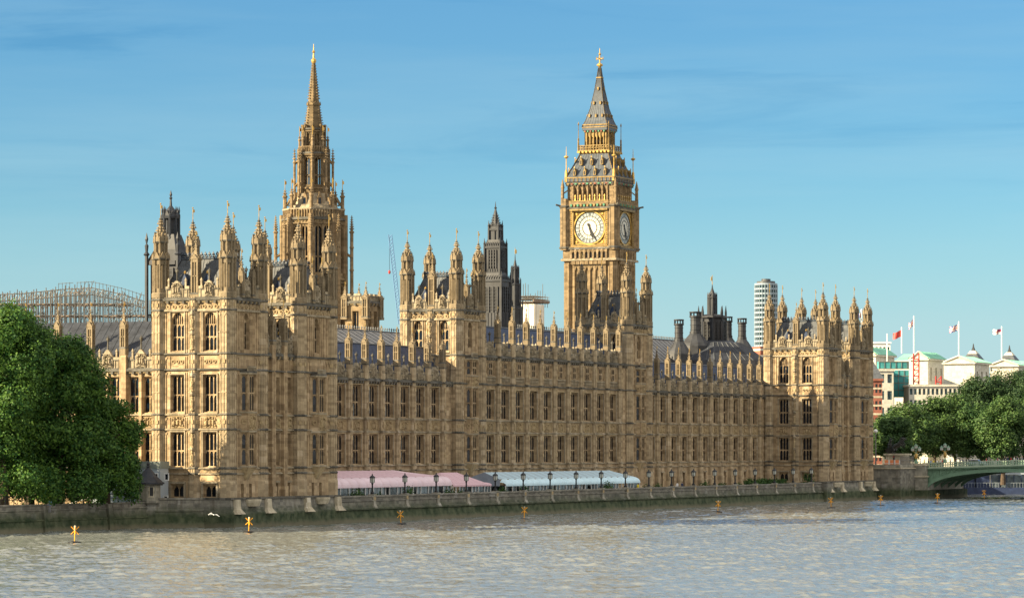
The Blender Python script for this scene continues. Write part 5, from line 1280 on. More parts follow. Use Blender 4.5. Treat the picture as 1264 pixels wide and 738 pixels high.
# rear ranges behind the river front: lead roofs with rolls, and a stone block with pinnacles
for lab, x0, x1, zr, mat in (('grey lead-roofed rear range seen above the blue slates left of centre', 60, 135, 30.7, 'lead_roof'), ('grey lead-roofed rear range showing between clock tower and far chimneys', 186, 300, 33.2, 'lead_roof')):
    T = thing('rear_range', lab, 'rear range', (x0, 32, ZB)); mb = MB(); mb.box(x0, x1, 25.3, 48, ZB, 25.48, 'honey_stone'); mb.build('wall', T)
    pitched(T, x0, x1, 29.5, 39, 48.5, 25.5, zr, mat, cap='slate_grey', seam=2.3)
T = thing('rear_block', 'low stone block with small pinnacles right of the spire tower', 'palace block', (130, 44, ZB)); mb = MB(); bx0, bx1, by0, by1 = 128, 133.4, 42.3, 46.3
wall(mb, south(bx0, by1), 0, 4, ZB, 36.0, [(1.4, 2.6, 31.2, 34.4)], 'tower_stone'); wall(mb, east(bx0, by0), 0, 5.4, ZB, 36.0, [(1.0+2.2*k, 2.2+2.2*k, 31.2, 34.4) for k in range(2)], 'tower_stone')
wall(mb, Fr(bx1, by0, 0, 1), 0, 4, ZB, 36.0, [], 'tower_stone'); wall(mb, Fr(bx1, by1, -1, 0), 0, 5.4, ZB, 36.0, [], 'tower_stone'); mb.box(bx0+.1, bx1-.1, by0+.1, by1-.1, 35.7, 35.98, 'lead_roof')
for F, w in ((south(bx0, by1), 4), (east(bx0, by0), 5.4)): cornice(mb, F, 0, w, 35.9); parapet(mb, F, .4, w-.4, 36.2, 37.4, False)
mb.build('wall', T)
for x, y in ((bx0, by0), (bx0, by1), (bx1, by0), (bx1, by1)): put(T, pinnacle_mesh('tower_pinnacle', .5, (.5, 5.2, 8.0), 'turret_stone'), 'pinnacle', (x, y, 33.0), sz=.72)
for k, u in enumerate((2.0,)): window(T, south(bx0, by1), u, 31.2, 1.2, 3.2, 2, (), 0, mat='tower_stone')
for k in range(2): window(T, east(bx0, by0), 1.6+2.2*k, 31.2, 1.2, 3.2, 2, (), 0, mat='tower_stone')

# ------------------------------------------------------------------ river walls
def at_D(px, D): d = view_dir(px); return CX+D*d[0], CY+D*d[1]
def zpx(py, D): return 10.71+(553-py)*D/4250
LAMPX = [43.5+10.97*k for k in range(19)]
def river_wall():
    T = thing('river_wall', 'long weedy stone river wall below the terrace and marquees', 'river wall', (140, 0, -1))
    mb = MB(); x0, x1 = 31.9, 249.3
    prof = [(-1.25, -1.0), (-.72, 1.75), (-.62, 1.8), (-.95, 1.86), (-.98, 2.1), (-.55, 2.22), (-.5, 2.9), (-.5, 3.05), (-.66, 3.08), (-.66, 3.2), (-.42, 3.22), (-.42, 3.62), (-.62, 3.66), (-.62, 3.86), (.1, 3.9), (.1, 2.5), (1.2, 2.5), (1.2, -1)]
    mb.loft([[(x0, y, z) for y, z in prof], [(x1, y, z) for y, z in prof]], 'river_wall_stone'); mb.build('wall', T)
    for i, x in enumerate(LAMPX):
        key = 'wall_pier'
        if key not in CACHE:
            q = MB(); q.loft([[(-.5, -1.0, 2.0), (.5, -1.0, 2.0), (.5, 0, 2.0), (-.5, 0, 2.0)], [(-.42, -.68, 2.6), (.42, -.68, 2.6), (.42, 0, 2.6), (-.42, 0, 2.6)], [(-.42, -.64, 3.87), (.42, -.64, 3.87), (.42, .14, 3.87), (-.42, .14, 3.87)]], 'grey_stone')
            q.box(-.5, .5, -.74, .2, 3.872, 4.05, 'grey_stone'); q.box(-.3, .3, -.71, -.6, 3.2, 3.7, 'carved_stone'); CACHE[key] = q.mesh('wall_pier')
        obj('wall_pier', CACHE[key], T, (x, 0, 0))
    q = MB(); q.box(246.6, 249.7, -1.6, 2, -1, 3.75, 'river_wall_stone'); q.box(246.5, 249.8, -1.7, 2, 3.752, 4.05, 'sooty_stone'); q.build('end_pier', T)
river_wall()
def sweep_wall(name, T, pts, prof, mat):
    """Profile swept along a line on the ground; prof: (outward, z)."""
    mb = MB(); rings = []
    for i, (x, y) in enumerate(pts):
        a = pts[max(0, i-1)]; b = pts[min(len(pts)-1, i+1)]; d = Vector((b[0]-a[0], b[1]-a[1])).normalized(); n = Vector((d.y, -d.x))
        rings.append([(x+n.x*o, y+n.y*o, z) for o, z in prof])
    mb.loft(rings, mat); return mb.build(name, T)
T = thing('river_wall', 'dark stone embankment wall in front of the big green trees', 'river wall', (-40, 10, -1))
PRF = [(-.6, -1), (-.6, 2.4), (-.5, 3.5), (-.45, 3.62), (.1, 3.62), (.12, 3.45), (-.02, 3.4), (0, 3.0), (.18, 2.95), (.2, 2.8), (.06, 2.75), (.12, 1.75), (.3, 1.7), (.32, 1.5), (.2, 1.45), (.55, -1)]
sweep_wall('wall', T, [(-160, 17.9), (-5.2, 8.6)], PRF, 'river_wall_stone')
for x in (-15.6, -30.2, -44.8, -59.4):
    y = 17.9+(x+160)*(8.75-17.9)/152.4; q = MB(); q.loft([[(x-.55, y-.7, -1), (x+.55, y-.7, -1), (x+.55, y+.3, -1), (x-.55, y+.3, -1)], [(x-.5, y-.34, 3.45), (x+.5, y-.34, 3.45), (x+.5, y+.3, 3.45), (x-.5, y+.3, 3.45)]], 'river_wall_stone'); q.build('wall_pier', T)
T = thing('river_wall', 'short curved stone wall between the little stone hut and the pavilion', 'river wall', (-3, 6, -1))
PR2 = [(-.5, -1), (-.5, 4.1), (.12, 4.1), (.14, 3.86), (0, 3.8), (0, 2.6), (.12, 2.5), (.14, 2.3), (.02, 2.2), (.35, -1)]
sweep_wall('wall', T, [(-6.2, 8.4), (-4.9, 7.4), (-3.2, 5.6), (-1.6, 4.0), (.3, 2.9), (2.2, 2.2)], PR2, 'river_wall_stone')
def hut():
    x, y = at_D(183, 459); T = thing('stone_hut', 'small eight-sided stone hut with pointed roof on the river wall', 'hut', (x, y, -1))
    mb = MB(); mb.lathe(x, y, [(1.35, -1), (1.15, 3.0), (1.6, 3.5), (1.6, 3.75)], 'river_wall_stone', 8); mb.build('plinth', T)
    mb = MB(); mb.lathe(x, y, [(1.5, 3.74), (1.5, 5.75), (1.75, 5.9), (1.75, 6.0)], 'grey_stone', 8)
    for k in range(8):
        t = pi/4*k; f = Fr(x+1.5*cos(t), y+1.5*sin(t), -sin(t), cos(t))
        if k % 2 == 1: mb.fbox(f, -.25, .25, .005, .03, 4.4, 5.5, 'black_iron'); mb.fbox(f, -.34, -.25, 0, .09, 4.3, 5.6, 'pale_stone'); mb.fbox(f, .25, .34, 0, .09, 4.3, 5.6, 'pale_stone'); mb.fbox(f, -.4, .4, 0, .12, 4.2, 4.32, 'pale_stone')
        for j in range(5): mb.fbox(f, -.58+j*.27, -.46+j*.27, .2, .36, 5.78, 5.98, 'sooty_stone')
    mb.build('body', T); mb = MB()
    mb.lathe(x, y, [(2.0, 5.95), (2.0, 6.12), (1.7, 6.35), (1.15, 6.9), (.55, 7.7), (.2, 8.15), (.3, 8.25), (.12, 8.4), (.22, 8.6), (.03, 9.0)], 'slate_dark', 8)
    mb.build('roof', T)
hut()

# ------------------------------------------------------------------ terrace furniture
ORD = 'first second third fourth fifth sixth seventh eighth ninth tenth eleventh twelfth thirteenth fourteenth fifteenth sixteenth seventeenth eighteenth nineteenth'.split()
def lamp_proto():
    T = thing('terrace_lamp', 'x', 'lamp', (0, 0, 4.05), 'lamps along the terrace wall')
    mb = MB(); mb.lathe(0, 0, [(.26, 4.04), (.24, 4.3), (.12, 4.42), (.10, 5.5), (.19, 5.6), (.07, 5.7)], 'black_iron', 8)
    mb.tube((-.3, 0, 5.45), (.3, 0, 5.45), .03, 'black_iron', 4); o = mb.build('post', T)
    mb = MB(); mb.lathe(0, 0, [(.18, 5.66), (.31, 5.8), (.33, 6.42)], 'lamp_glass', 6)
    for k in range(6): t = pi/6+pi/3*k; mb.tube((.36*cos(t), .36*sin(t), 5.72), (.385*cos(t), .385*sin(t), 6.45), .03, 'black_iron', 4)
    mb.lathe(0, 0, [(.41, 6.4), (.41, 6.5), (.2, 6.72), (.1, 6.76), (.1, 6.84), (.02, 7.08)], 'dark_iron', 6); mb.build('lantern', T); return T
P = lamp_proto()
for i, x in enumerate(LAMPX):
    o = P if i == 0 else copy_tree(P)
    o.location = (x, -.25, 4.05)
    wh = 'before the pink marquee' if i < 4 else 'at the gap between pink and blue marquees' if i == 4 else 'before the pale blue marquee' if i < 10 else 'on the open terrace past the blue marquee' if i < 16 else 'before the far turreted pavilion'
    o['label'] = f'{ORD[i]} terrace lamp from the near end, {wh}'
def marquee(name, label, x0, x1, yf, yb, zf, zs, zt, ridge_y, cu, cl, seg, dome, hip0=0, hip1=0, gable=None, legs='white_paint'):
    T = thing(name, label, 'marquee', ((x0+x1)/2, yf, 2.9)); mb = MB(); n = max(1, round((x1-x0)/seg)); s = (x1-x0)/n; ym = yf+1.5
    a, b = (x0, ym, zs), (x1, ym, zs)
    mb.quad(a, b, (x1-hip1, ridge_y, zt), (x0+hip0, ridge_y, zt), cu); mb.quad((x1, yb, zs), (x0, yb, zs), (x0+hip0, ridge_y, zt), (x1-hip1, ridge_y, zt), cu)
    mb.tri((x0, yb, zs), (x0, ym, zs), (x0+hip0, ridge_y, zt), gable or cu); mb.tri((x1, ym, zs), (x1, yb, zs), (x1-hip1, ridge_y, zt), gable or cu)
    if gable: mb.quad((x0, yb, zf), (x0, ym, zf), (x0, ym, zs), (x0, yb, zs), gable)
    for k in range(1, n):
        x = x0+k*s; xr = max(x0+hip0, min(x1-hip1, x)); mb.tube((x, ym, zs), (xr, ridge_y, zt), .05, cl, 4)
    mb.build('roof', T)
    mb = MB(); N, Mq = 8, 6                                # scalloped canopies along the front
    for k in range(n):
        g = []
        for i in range(N+1):
            t = i/N; bul = sin(pi*t)**.6; row = []
            for j in range(Mq+1):
                q = j/Mq*pi/2; yy = ym-(1.5)*cos(q)*(.72+.28*bul); zz = zf+.18+(zs-zf-.18)*sin(q)*(1-dome*(1-bul)) ; row.append((x0+(k+t)*s, yy, zz+(.05*bul)))
            g.append([(x0+(k+t)*s, ym-1.5*(.72+.28*bul), zf)]+row)
        for i in range(N):
            for j in range(Mq+1): mb.quad(g[i][j], g[i+1][j], g[i+1][j+1], g[i][j+1], cl)
    mb.build('scalloped_canopy', T)
    mb = MB()
    for k in range(n+1):
        x = x0+k*s; mb.box(x-.06, x+.06, yf+.45, yf+.57, 2.9, zf+.1, legs)
        if k < n and k % 2: mb.box(x+s/2-.05, x+s/2+.05, yf+.46, yf+.56, 2.9, zf+.1, legs)
    mb.box(x0, x1, yf+.44, yf+.58, zf, zf+.12, legs); mb.build('frame', T)
    mb = MB(); r = random.Random(int(x0))
    for k in range(2*n):
        xa, xb = x0+k*s/2+.08, x0+(k+1)*s/2-.08
        if r.random() < .78: mb.box(xa, xb, yf+.6, yf+.63, 2.9, zf, 'clear_panel')
        if r.random() < .35: mb.box(xa, xa+.35*s/2, yf+.64, yf+.7, 2.9, zf, 'white_paint')
        if r.random() < .3: mb.box(xa+.2, xb-.3, yf+1.6, yf+2.2, 2.9, 3.7, 'cloth_white')
    mb.box(x0+.2, x1-.2, yb-.3, yb-.2, 2.9, zf, 'clear_panel'); mb.build('side_panels', T)
marquee('marquee', 'long pale pink marquee with scalloped awning beside the nearest pavilion', 33.0, 76.5, 1.9, 10.5, 4.95, 6.35, 7.35, 8.3, 'pink_canvas', 'pale_pink_canvas', 2.75, .10, 0, 9)
marquee('marquee', 'small darker pink canopy between the long pink and blue marquees', 77.2, 91.5, 1.9, 9.5, 4.75, 5.3, 6.9, 6.5, 'pink_canvas', 'pink_canvas', 2.4, .12, 4.0, 4.0)
marquee('marquee', 'long pale blue marquee with scalloped awning and striped gable end', 97.4, 155.4, 1.9, 9.5, 4.65, 5.75, 6.85, 6.2, 'grey_canvas', 'pale_blue_canvas', 2.75, .55, 0, 5.0, 'stripe_canvas')

def person_mesh(key, top, legs, hair='bark'):
    k = ('person', key)
    if k in CACHE: return CACHE[k]
    bm = MB()
    def ring(z, rx, ry, cx=0, cy=0, n=10): return [(cx+rx*cos(2*pi*i/n), cy+ry*sin(2*pi*i/n), z) for i in range(n)]
    for s in (-1, 1):
        bm.loft([ring(0.0, .05, .12, s*.1, -.04, 8), ring(.08, .055, .09, s*.1, 0, 8), ring(.45, .06, .065, s*.1, 0, 8), ring(.85, .09, .095, s*.09, 0, 8), ring(.95, .10, .10, s*.08, 0, 8)], legs)
        bm.loft([ring(.82, .03, .035, s*.27, -.05, 6), ring(1.08, .04, .04, s*.26, -.02, 6), ring(1.38, .055, .055, s*.21, 0, 6), ring(1.45, .04, .05, s*.17, 0, 6)], top)
        bm.loft([ring(.70, .02, .03, s*.27, -.07, 6), ring(.80, .035, .04, s*.27, -.06, 6), ring(.84, .028, .03, s*.27, -.05, 6)], 'skin')
    bm.loft([ring(.86, .17, .11), ring(1.1, .155, .1), ring(1.32, .19, .115), ring(1.44, .16, .09), ring(1.5, .07, .06)], top)
    bm.loft([ring(1.46, .05, .05), ring(1.54, .05, .055), ring(1.57, .07, .085, 0, -.01), ring(1.65, .078, .098, 0, -.01), ring(1.73, .07, .09, 0, 0), ring(1.77, .03, .04)], 'skin')
    bm.loft([ring(1.60, .07, .06, 0, .045), ring(1.68, .084, .085, 0, .025), ring(1.75, .078, .085, 0, .015), ring(1.79, .03, .04, 0, .01)], hair)
    bm.add([(-.012, -.1, 1.63), (.012, -.1, 1.63), (0, -.128, 1.635), (0, -.1, 1.67)], [(0, 1, 2), (0, 2, 3), (1, 3, 2)], 'skin')
    CACHE[k] = bm.mesh('person', True); return CACHE[k]
def person(x, y, z, rz, top, legs, label, group=None, h=1.0):
    o = obj('person', person_mesh(top+legs, top, legs), None, (x, y, z), rz); o.scale = (h, h, h); return tag(o, label, 'person', group)
def leafball(name, blobs, n, size, mat, seed, flat=.0):
    rr = np.random.RandomState(seed); B = np.array(blobs, float); vol = (B[:, 3]*B[:, 4]*B[:, 5])**(2/3); idx = rr.choice(len(B), n, p=vol/vol.sum())
    d = rr.randn(n, 3); d /= np.linalg.norm(d, axis=1)[:, None]
    # lumpy outline: boughs stand out from the blob, with holes between
    lump = 1+.16*np.sin(d[:, 0]*7+idx*1.7)*np.sin(d[:, 1]*6+idx)+.14*np.sin(d[:, 2]*9+idx*2.3+d[:, 0]*4)
    r = (rr.rand(n)**.33)*lump*(.80+.25*rr.rand(n)); keep = rr.rand(n) < (.35+.65*np.clip((lump-.75)*2.2, 0, 1))
    C = B[idx, :3]+d*r[:, None]*B[idx, 3:6]; C = C[keep]; d = d[keep]; n = len(C)
    nrm = d+rr.randn(n, 3)*.55; nrm[:, 2] += .35; nrm /= np.linalg.norm(nrm, axis=1)[:, None]
    a = np.cross(nrm, rr.randn(n, 3)); a /= np.linalg.norm(a, axis=1)[:, None]; b = np.cross(nrm, a); s = size*(.55+.8*rr.rand(n))[:, None]
    fold = nrm*s*.25
    V = np.stack([C-a*s, C-b*s*.6+fold, C+a*s, C+b*s*.6+fold], 1).reshape(-1, 3)
    me = bpy.data.meshes.new(name); me.vertices.add(4*n); me.vertices.foreach_set('co', V.astype(np.float32).ravel())
    me.loops.add(4*n); me.loops.foreach_set('vertex_index', np.arange(4*n, dtype=np.int32)); me.polygons.add(n)
    me.polygons.foreach_set('loop_start', np.arange(0, 4*n, 4, dtype=np.int32)); me.polygons.foreach_set('loop_total', np.full(n, 4, dtype=np.int32)); me.update(calc_edges=True); me.materials.append(MATS[mat]); return me
def shrub(x, y, w, h, label, seed, z=2.9, n=420):
    T = thing('shrub', label, 'shrub', (x, y, z)); obj('foliage', leafball('shrub_foliage', [(x, y, z+h*.55, w, w*.8, h*.5), (x+w*.4, y, z+h*.4, w*.6, w*.6, h*.4), (x-w*.4, y, z+h*.4, w*.6, w*.6, h*.4)], n, .16, 'hedge_leaf', seed), T)
    mb = MB()
    for k in range(4): mb.tube((x, y, z), (x+w*.5*cos(k*1.6), y+w*.5*sin(k*1.6), z+h*.6), .05, 'bark', 4, .02)
    mb.build('stem', T)
for i, (px, w, h, lab) in enumerate(((440, 1.6, 2.0, 'large dark green round shrub under the pink marquee awning'), (468, 1.2, 1.3, 'low green shrub between first two terrace lamps'), (504, 1.2, 2.3, 'upright bright green shrub before the middle of the pink marquee'), (555, 1.3, 1.7, 'green shrub where the long pink marquee ends'), (570, .9, 1.3, 'low green shrub before the small dark pink canopy'), (620, 1.1, 1.7, 'green shrub at the gable end of the blue marquee'), (647, 1.2, 1.9, 'green shrub just right of the sixth terrace lamp'), (680, 1.0, 1.3, 'low shrub before the left half of the blue marquee'), (750, 1.4, 2.3, 'bushy green shrub before the right end of the blue marquee'), (797, 1.2, 1.4, 'low shrub just right of the blue marquee'), (812, 1.3, 1.6, 'green shrub in the open terrace right of the blue marquee'), (870, 1.3, 1.9, 'dark green shrub below the fourteenth terrace lamp'), (891, 1.2, 1.4, 'small green shrub left of the long hedge'), (911, 1.2, 1.3, 'small yellowish shrub touching the left of the long hedge'), (975, 1.1, 1.0, 'small pale shrub right of the long hedge'), (998, 1.9, 3.4, 'tall green shrub against the far turreted pavilion'))):
    x, D = at_y(px, 1.1); shrub(x, 1.1, w, h, lab, 100+i)
x0, _ = at_y(924, 1.1); x1, _ = at_y(966, 1.1); T = thing('hedge', 'long leafy green hedge on the terrace near the far pavilion', 'hedge', ((x0+x1)/2, 1.1, 2.9))
obj('foliage', leafball('hedge_foliage', [(x0+(x1-x0)*k/9, 1.2, 4.0, 1.6, .9, .95+.25*sin(k*2.1)) for k in range(10)], 5000, .17, 'hedge_leaf', 77), T)
for px, yy, tp, lg, lab in ((836, 2.2, 'cloth_white', 'cloth_navy', 'person in white shirt on the open terrace near the shrubs'), (842, 2.6, 'cloth_navy', 'cloth_black', 'person in dark clothes beside the white-shirted person on the terrace'), (787.5, 2.0, 'cloth_yellow', 'cloth_black', 'person in yellow top at the right end of the blue marquee'), (721, 3.0, 'cloth_white', 'cloth_black', 'person in white top inside the blue marquee'), (727, 3.1, 'cloth_black', 'cloth_black', 'person in black inside the blue marquee behind its open side')):
    x, D = at_y(px, yy); person(x, yy, 2.9, 2.6, tp, lg, lab)

# ------------------------------------------------------------------ the near bank: trees, cabin, railing
def limb(mb, p, d, L, r, depth, rr, mat='bark'):
    q = p+d*L; mb.tube(p, q, r, mat, 6, r*.62)
    if depth == 0: return
    for k in range(3 if depth > 1 else 2):
        n = (d+Vector((rr.uniform(-1, 1), rr.uniform(-1, 1), rr.uniform(-.1, .7)))*.75).normalized(); limb(mb, q, n, L*rr.uniform(.6, .85), r*.58, depth-1, rr)
def tree(label, x, y, z0, th, tr, blobs, n, size, mat, seed, group=None, name='plane_tree', cat='tree'):
    T = thing(name, label, cat, (x, y, z0), group); mb = MB(); rr = random.Random(seed)
    mb.tube((x, y, z0-.3), (x, y, z0+th*.35), tr*1.3, 'bark', 9, tr); limb(mb, Vector((x, y, z0+th*.35-.02)), Vector((rr.uniform(-.1, .1), rr.uniform(-.1, .1), 1)).normalized(), th*.5, tr, 3, rr); mb.build('trunk', T)
    obj('crown', leafball('tree_crown', blobs, n, size, mat, seed), T); return T
def blobs_for(rr, x, y, zc, R, H, k, s=.42):
    out = [(x, y, zc, R*.72, R*.72, H*.8)]
    for i in range(k):
        t = rr.uniform(0, 2*pi); e = rr.uniform(-.75, .95); c = sqrt(max(0, 1-e*e)); q = rr.uniform(.72, 1.0)
        out.append((x+R*q*c*cos(t)*.74, y+R*q*c*sin(t)*.74, zc+H*e*.78, R*s*rr.uniform(.7, 1.15), R*s*rr.uniform(.7, 1.15), R*s*rr.uniform(.55, .85)))
    return out
rr = random.Random(11)
def near_tree(lab, px, D, ztop, zbot, R, k, n, seed):
    zbot = 3.4; x, y = at_D(px, D); H = (ztop-zbot)/2
    tree(lab, x, y, 2.6, (ztop+zbot)/2*.62, .62, blobs_for(rr, x, y, (ztop+zbot)/2, R, H, k)+[(x+R*.72*cos(q*.7), y+R*.72*sin(q*.7), zbot+2.6+rr.uniform(-.5, 1.8), R*.3, R*.3, 2.6) for q in range(9)], n, .20, 'plane_tree_leaf', seed, 'plane trees by the river wall')
near_tree('tall plane tree at the left edge of the picture, over the embankment wall', 4, 437, 30.6, 5.0, 8.2, 44, 110000, 21)
near_tree('broad plane tree between the leftmost tree and the one touching the pavilion', 70, 444, 26.6, 4.0, 7.2, 40, 90000, 22)
near_tree('lower plane tree nearest the pavilion, hanging over the grey cabin', 130, 450, 18.4, 4.6, 5.0, 36, 70000, 23)
near_tree('plane tree filling the middle of the group behind its neighbours', 36, 448, 26.0, 5, 7.2, 34, 60000, 24)
x, y = -19.0, 27.0; tree('plane tree added furthest inland behind the others to shade the grey cabin', x, y, 2.6, 8, .5, blobs_for(rr, x, y, 11.2, 7.2, 7.6, 30), 45000, .22, 'plane_tree_leaf', 25, 'plane trees by the river wall')  # mostly hidden tree, added to cast shade on the cabin and lower south face
def cabin():
    T = thing('site_cabin', 'two-storey grey site cabin with small white-framed windows beside the stone hut', 'cabin', (-2, 13, 2.9))
    mb = MB(); mb.box(-3.2, -.9, 8.55, 19, 2.6, 8.0, 'cabin_grey'); F = south(-3.2, 19)
    for k in range(18): mb.fbox(F, .05+k*.6, .09+k*.6, 0, .03, 2.9, 8, 'cabin_fascia' if k % 6 == 0 else 'cabin_grey')
    mb.build('wall', T); mb = MB(); mb.box(-3.3, -.8, 8.45, 19.1, 8.0, 8.95, 'cabin_fascia'); mb.build('fascia', T)
    for px, z in ((206, 6.9), (193, 6.9), (179, 6.9), (166, 6.9), (205, 3.9)):
        d = view_dir(px); D = (-3.2-CX)/d[0]; yy = CY+D*d[1]; u = 19-yy
        m = MB(); m.fbox(F, u-.34, u+.34, 0, .07, z-.5, z+.5, 'white_paint'); o = m.build('window', T); m = MB(); m.fbox(F, u-.2, u+.2, .072, .085, z-.38, z+.38, 'window_glass'); m.build('pane', o)
cabin()
T = thing('railing', 'black iron railing along the embankment wall under the trees', 'railing', (-40, 11, 3.6)); mb = MB()
for k in range(70):
    x = -70+k*.9; y = 17.9+(x+160)*(8.75-17.9)/152.4+.6; mb.tube((x, y, 2.7), (x, y, 4.75), .035 if k % 4 else .07, 'black_iron', 4)
for z in (4.2, 4.7):
    a = -70; b = -8; f = lambda x: 17.9+(x+160)*(8.75-17.9)/152.4+.6; mb.tube((a, f(a), z), (b, f(b), z), .04, 'black_iron', 4)
mb.build('rail', T)
T = thing('stair_tower', 'metal scaffold stair behind the railing under the trees', 'scaffold stair', (-3, 24, 2.9)); mb = MB()
x, y = at_D(103, 470)
for i in range(5):
    for j in (0, 2): mb.tube((x+j, y-3+1.5*i, 2.9), (x+j, y-3+1.5*i, 8.5), .06, 'scaffold_tube', 4)
for z in (4.0, 5.5, 7.0, 8.3): mb.box(x, x+2, y-3, y+3, z, z+.1, 'scaffold_tube')
for z, s in ((2.9, 1), (4.2, -1), (5.6, 1)): mb.tube((x-.1, y-3*s, z), (x-.1, y+3*s, z+2.6), .09, 'white_paint', 4); mb.tube((x-.1, y+3*s, z), (x-.1, y-3*s, z+1.6), .05, 'white_paint', 4)
mb.build('stair', T)
x, y = at_D(74, 436); person(x, y+1.5, 2.6, 2.5, 'cloth_blue', 'cloth_grey', 'person in blue standing behind the embankment wall under the trees')

# ------------------------------------------------------------------ scaffolding, crane, wrapped box
def scaffold():
    D = 565; ax, ay = at_D(-20, D); bx, by = at_D(181, D); T = thing('scaffolding', 'wide lattice of roof scaffolding rising behind the big green trees', 'scaffolding', ((ax+bx)/2, (ay+by)/2, 20))
    A, B = Vector((ax, ay, 0)), Vector((bx, by, 0)); L_ = (B-A).length; e = (B-A).normalized(); n = Vector((-e.y, e.x, 0)); n = n if n.x > 0 else -n
    def top(t): 
        px = -20+201*t; pts = [(-20, 364), (27, 362), (75, 357), (113, 355), (150, 363), (181, 373)]
        for (p0, y0), (p1, y1) in zip(pts[:-1], pts[1:]):
            if p0 <= px <= p1: return zpx(y0+(y1-y0)*(px-p0)/(p1-p0), D)
        return zpx(373, D)
    mb = MB(); bd = MB(); N = 34; rs = random.Random(5)
    for r in range(4):
        o = n*(r*2.4)
        for i in range(N+1):
            p = A+e*(L_*i/N)+o; zt = top(i/N)+rs.uniform(-.4, .7); mb.tube((p.x, p.y, 22), (p.x, p.y, zt), .085, 'scaffold_tube', 4)
            for z in np.arange(23, zt-1.2, 1.9):
                if i < N:
                    q = A+e*(L_*(i+1)/N)+o
                    if rs.random() < .95: mb.tube((p.x, p.y, z), (q.x, q.y, z+rs.uniform(-.1, .1)), .06, 'scaffold_tube', 4)
                    if rs.random() < .4: mb.tube((p.x, p.y, z), (q.x, q.y, z+1.9*rs.choice((1, -1))), .05, 'scaffold_tube', 4)
                    if rs.random() < .42: bd.box(min(p.x, q.x), max(p.x, q.x), p.y-.6, p.y+.6, z-.16, z-.04, 'scaffold_board')
                if r < 3 and rs.random() < .5: mb.tube((p.x, p.y, z), (p.x+n.x*2.4, p.y+n.y*2.4, z), .05, 'scaffold_tube', 4)
    # roof trusses and handrail frames
    for i in range(44):
        t = i/44; t2 = (i+1)/44; o = n*1.0
        p, q = A+e*(L_*t)+o, A+e*(L_*t2)+o
        mb.tube((p.x, p.y, top(t)), (q.x, q.y, top(t2)), .08, 'scaffold_tube', 4); mb.tube((p.x, p.y, top(t)-1.1), (q.x, q.y, top(t2)-1.1), .08, 'scaffold_tube', 4); mb.tube((p.x, p.y, top(t)-1.1), (q.x, q.y, top(t2)), .05, 'scaffold_tube', 4)
        if .55 < t < .99 or .45 < t < .53: mb.tube((p.x, p.y, top(t)), (p.x, p.y, top(t)+1.1), .05, 'scaffold_tube', 4); mb.tube((p.x, p.y, top(t)+1.0), (q.x, q.y, top(t2)+1.0), .04, 'scaffold_tube', 4)
    stuff(mb.build('tubes', T)); stuff(bd.build('boards', T))
    nb = MB(); p, q = A+e*(L_*.70)+n*4, A+e*(L_*.99)+n*4; z = zpx(405, D); nb.prism([(p.x, p.y, z-2), (q.x, q.y, z-2), (q.x, q.y, z+.6), (p.x, p.y, z+.6)], tuple(n*.1), 'netting_teal'); nb.build('netting', T)
    rb = MB(); p, q = A+e*(L_*.3)+n*12, A+e*(L_*1.0)+n*12; rb.prism([(p.x, p.y, 10), (q.x, q.y, 10), (q.x, q.y, 26.5), (p.x, p.y, 26.5)], tuple(n*6), 'slate_grey'); rb.build('covered_roof', T)
    px_, py_ = at_D(146, D-15); st = MB(); st.lathe(px_, py_, [(.9, 8), (.9, 28), (1.1, 28.2), (.7, 28.6), (.5, 30.2)], 'tower_stone', 8); st.build('turret_inside', T)
scaffold()
def wrapped():
    x0, D = at_y(651, 56); T = thing('wrapped_scaffold', 'white sheeted scaffold box with tube platform on top behind the central range', 'scaffolding', (x0, 56, 20)); m = D/4250
    zt, w = zpx(376, D), 2.6
    mb = MB(); rs = random.Random(9); n = 6
    mb.lathe(x0, 56, [(2.5, 22), (2.45, (zt+22)/2), (2.55, zt)], 'sheeting_white', 4, rot=pi/4)
    for F in four(x0, 56, 2.5):
        for k in range(5): mb.fbox(F, k*1.25-.04, k*1.25+.04, -.02, .06+rs.random()*.06, 22, zt, 'sheeting_white')
        for z in (27, 30, 33): mb.fbox(F, 0, 5, -.02, .07, z, z+.1, 'sheeting_white')
    mb.build('sheeting', T); mb = MB()
    for i in range(7):
        for j in range(4):
            x, y = x0-2.8+i*1.25, 53.6+j*1.6; mb.tube((x, y, zt-.5), (x, y, zt+rs.choice((1.6, 2.2, 2.8, 4.2))), .06, 'scaffold_tube', 4)
    for z in (zt+.5, zt+1.1, zt+1.6):
        for j in range(4): mb.tube((x0-3.2, 53.6+j*1.6, z), (x0+5.4, 53.6+j*1.6, z), .06, 'scaffold_tube', 4)
        for i in range(7): mb.tube((x0-2.8+i*1.25, 53.2, z), (x0-2.8+i*1.25, 58.8, z), .06, 'scaffold_tube', 4)
    mb.box(x0-3, x0+5.2, 53.5, 58.5, zt+.3, zt+.42, 'scaffold_board'); mb.box(x0-3, x0+5.2, 53.3, 53.5, zt+.42, zt+.9, 'scaffold_board'); mb.build('platform', T)
wrapped()
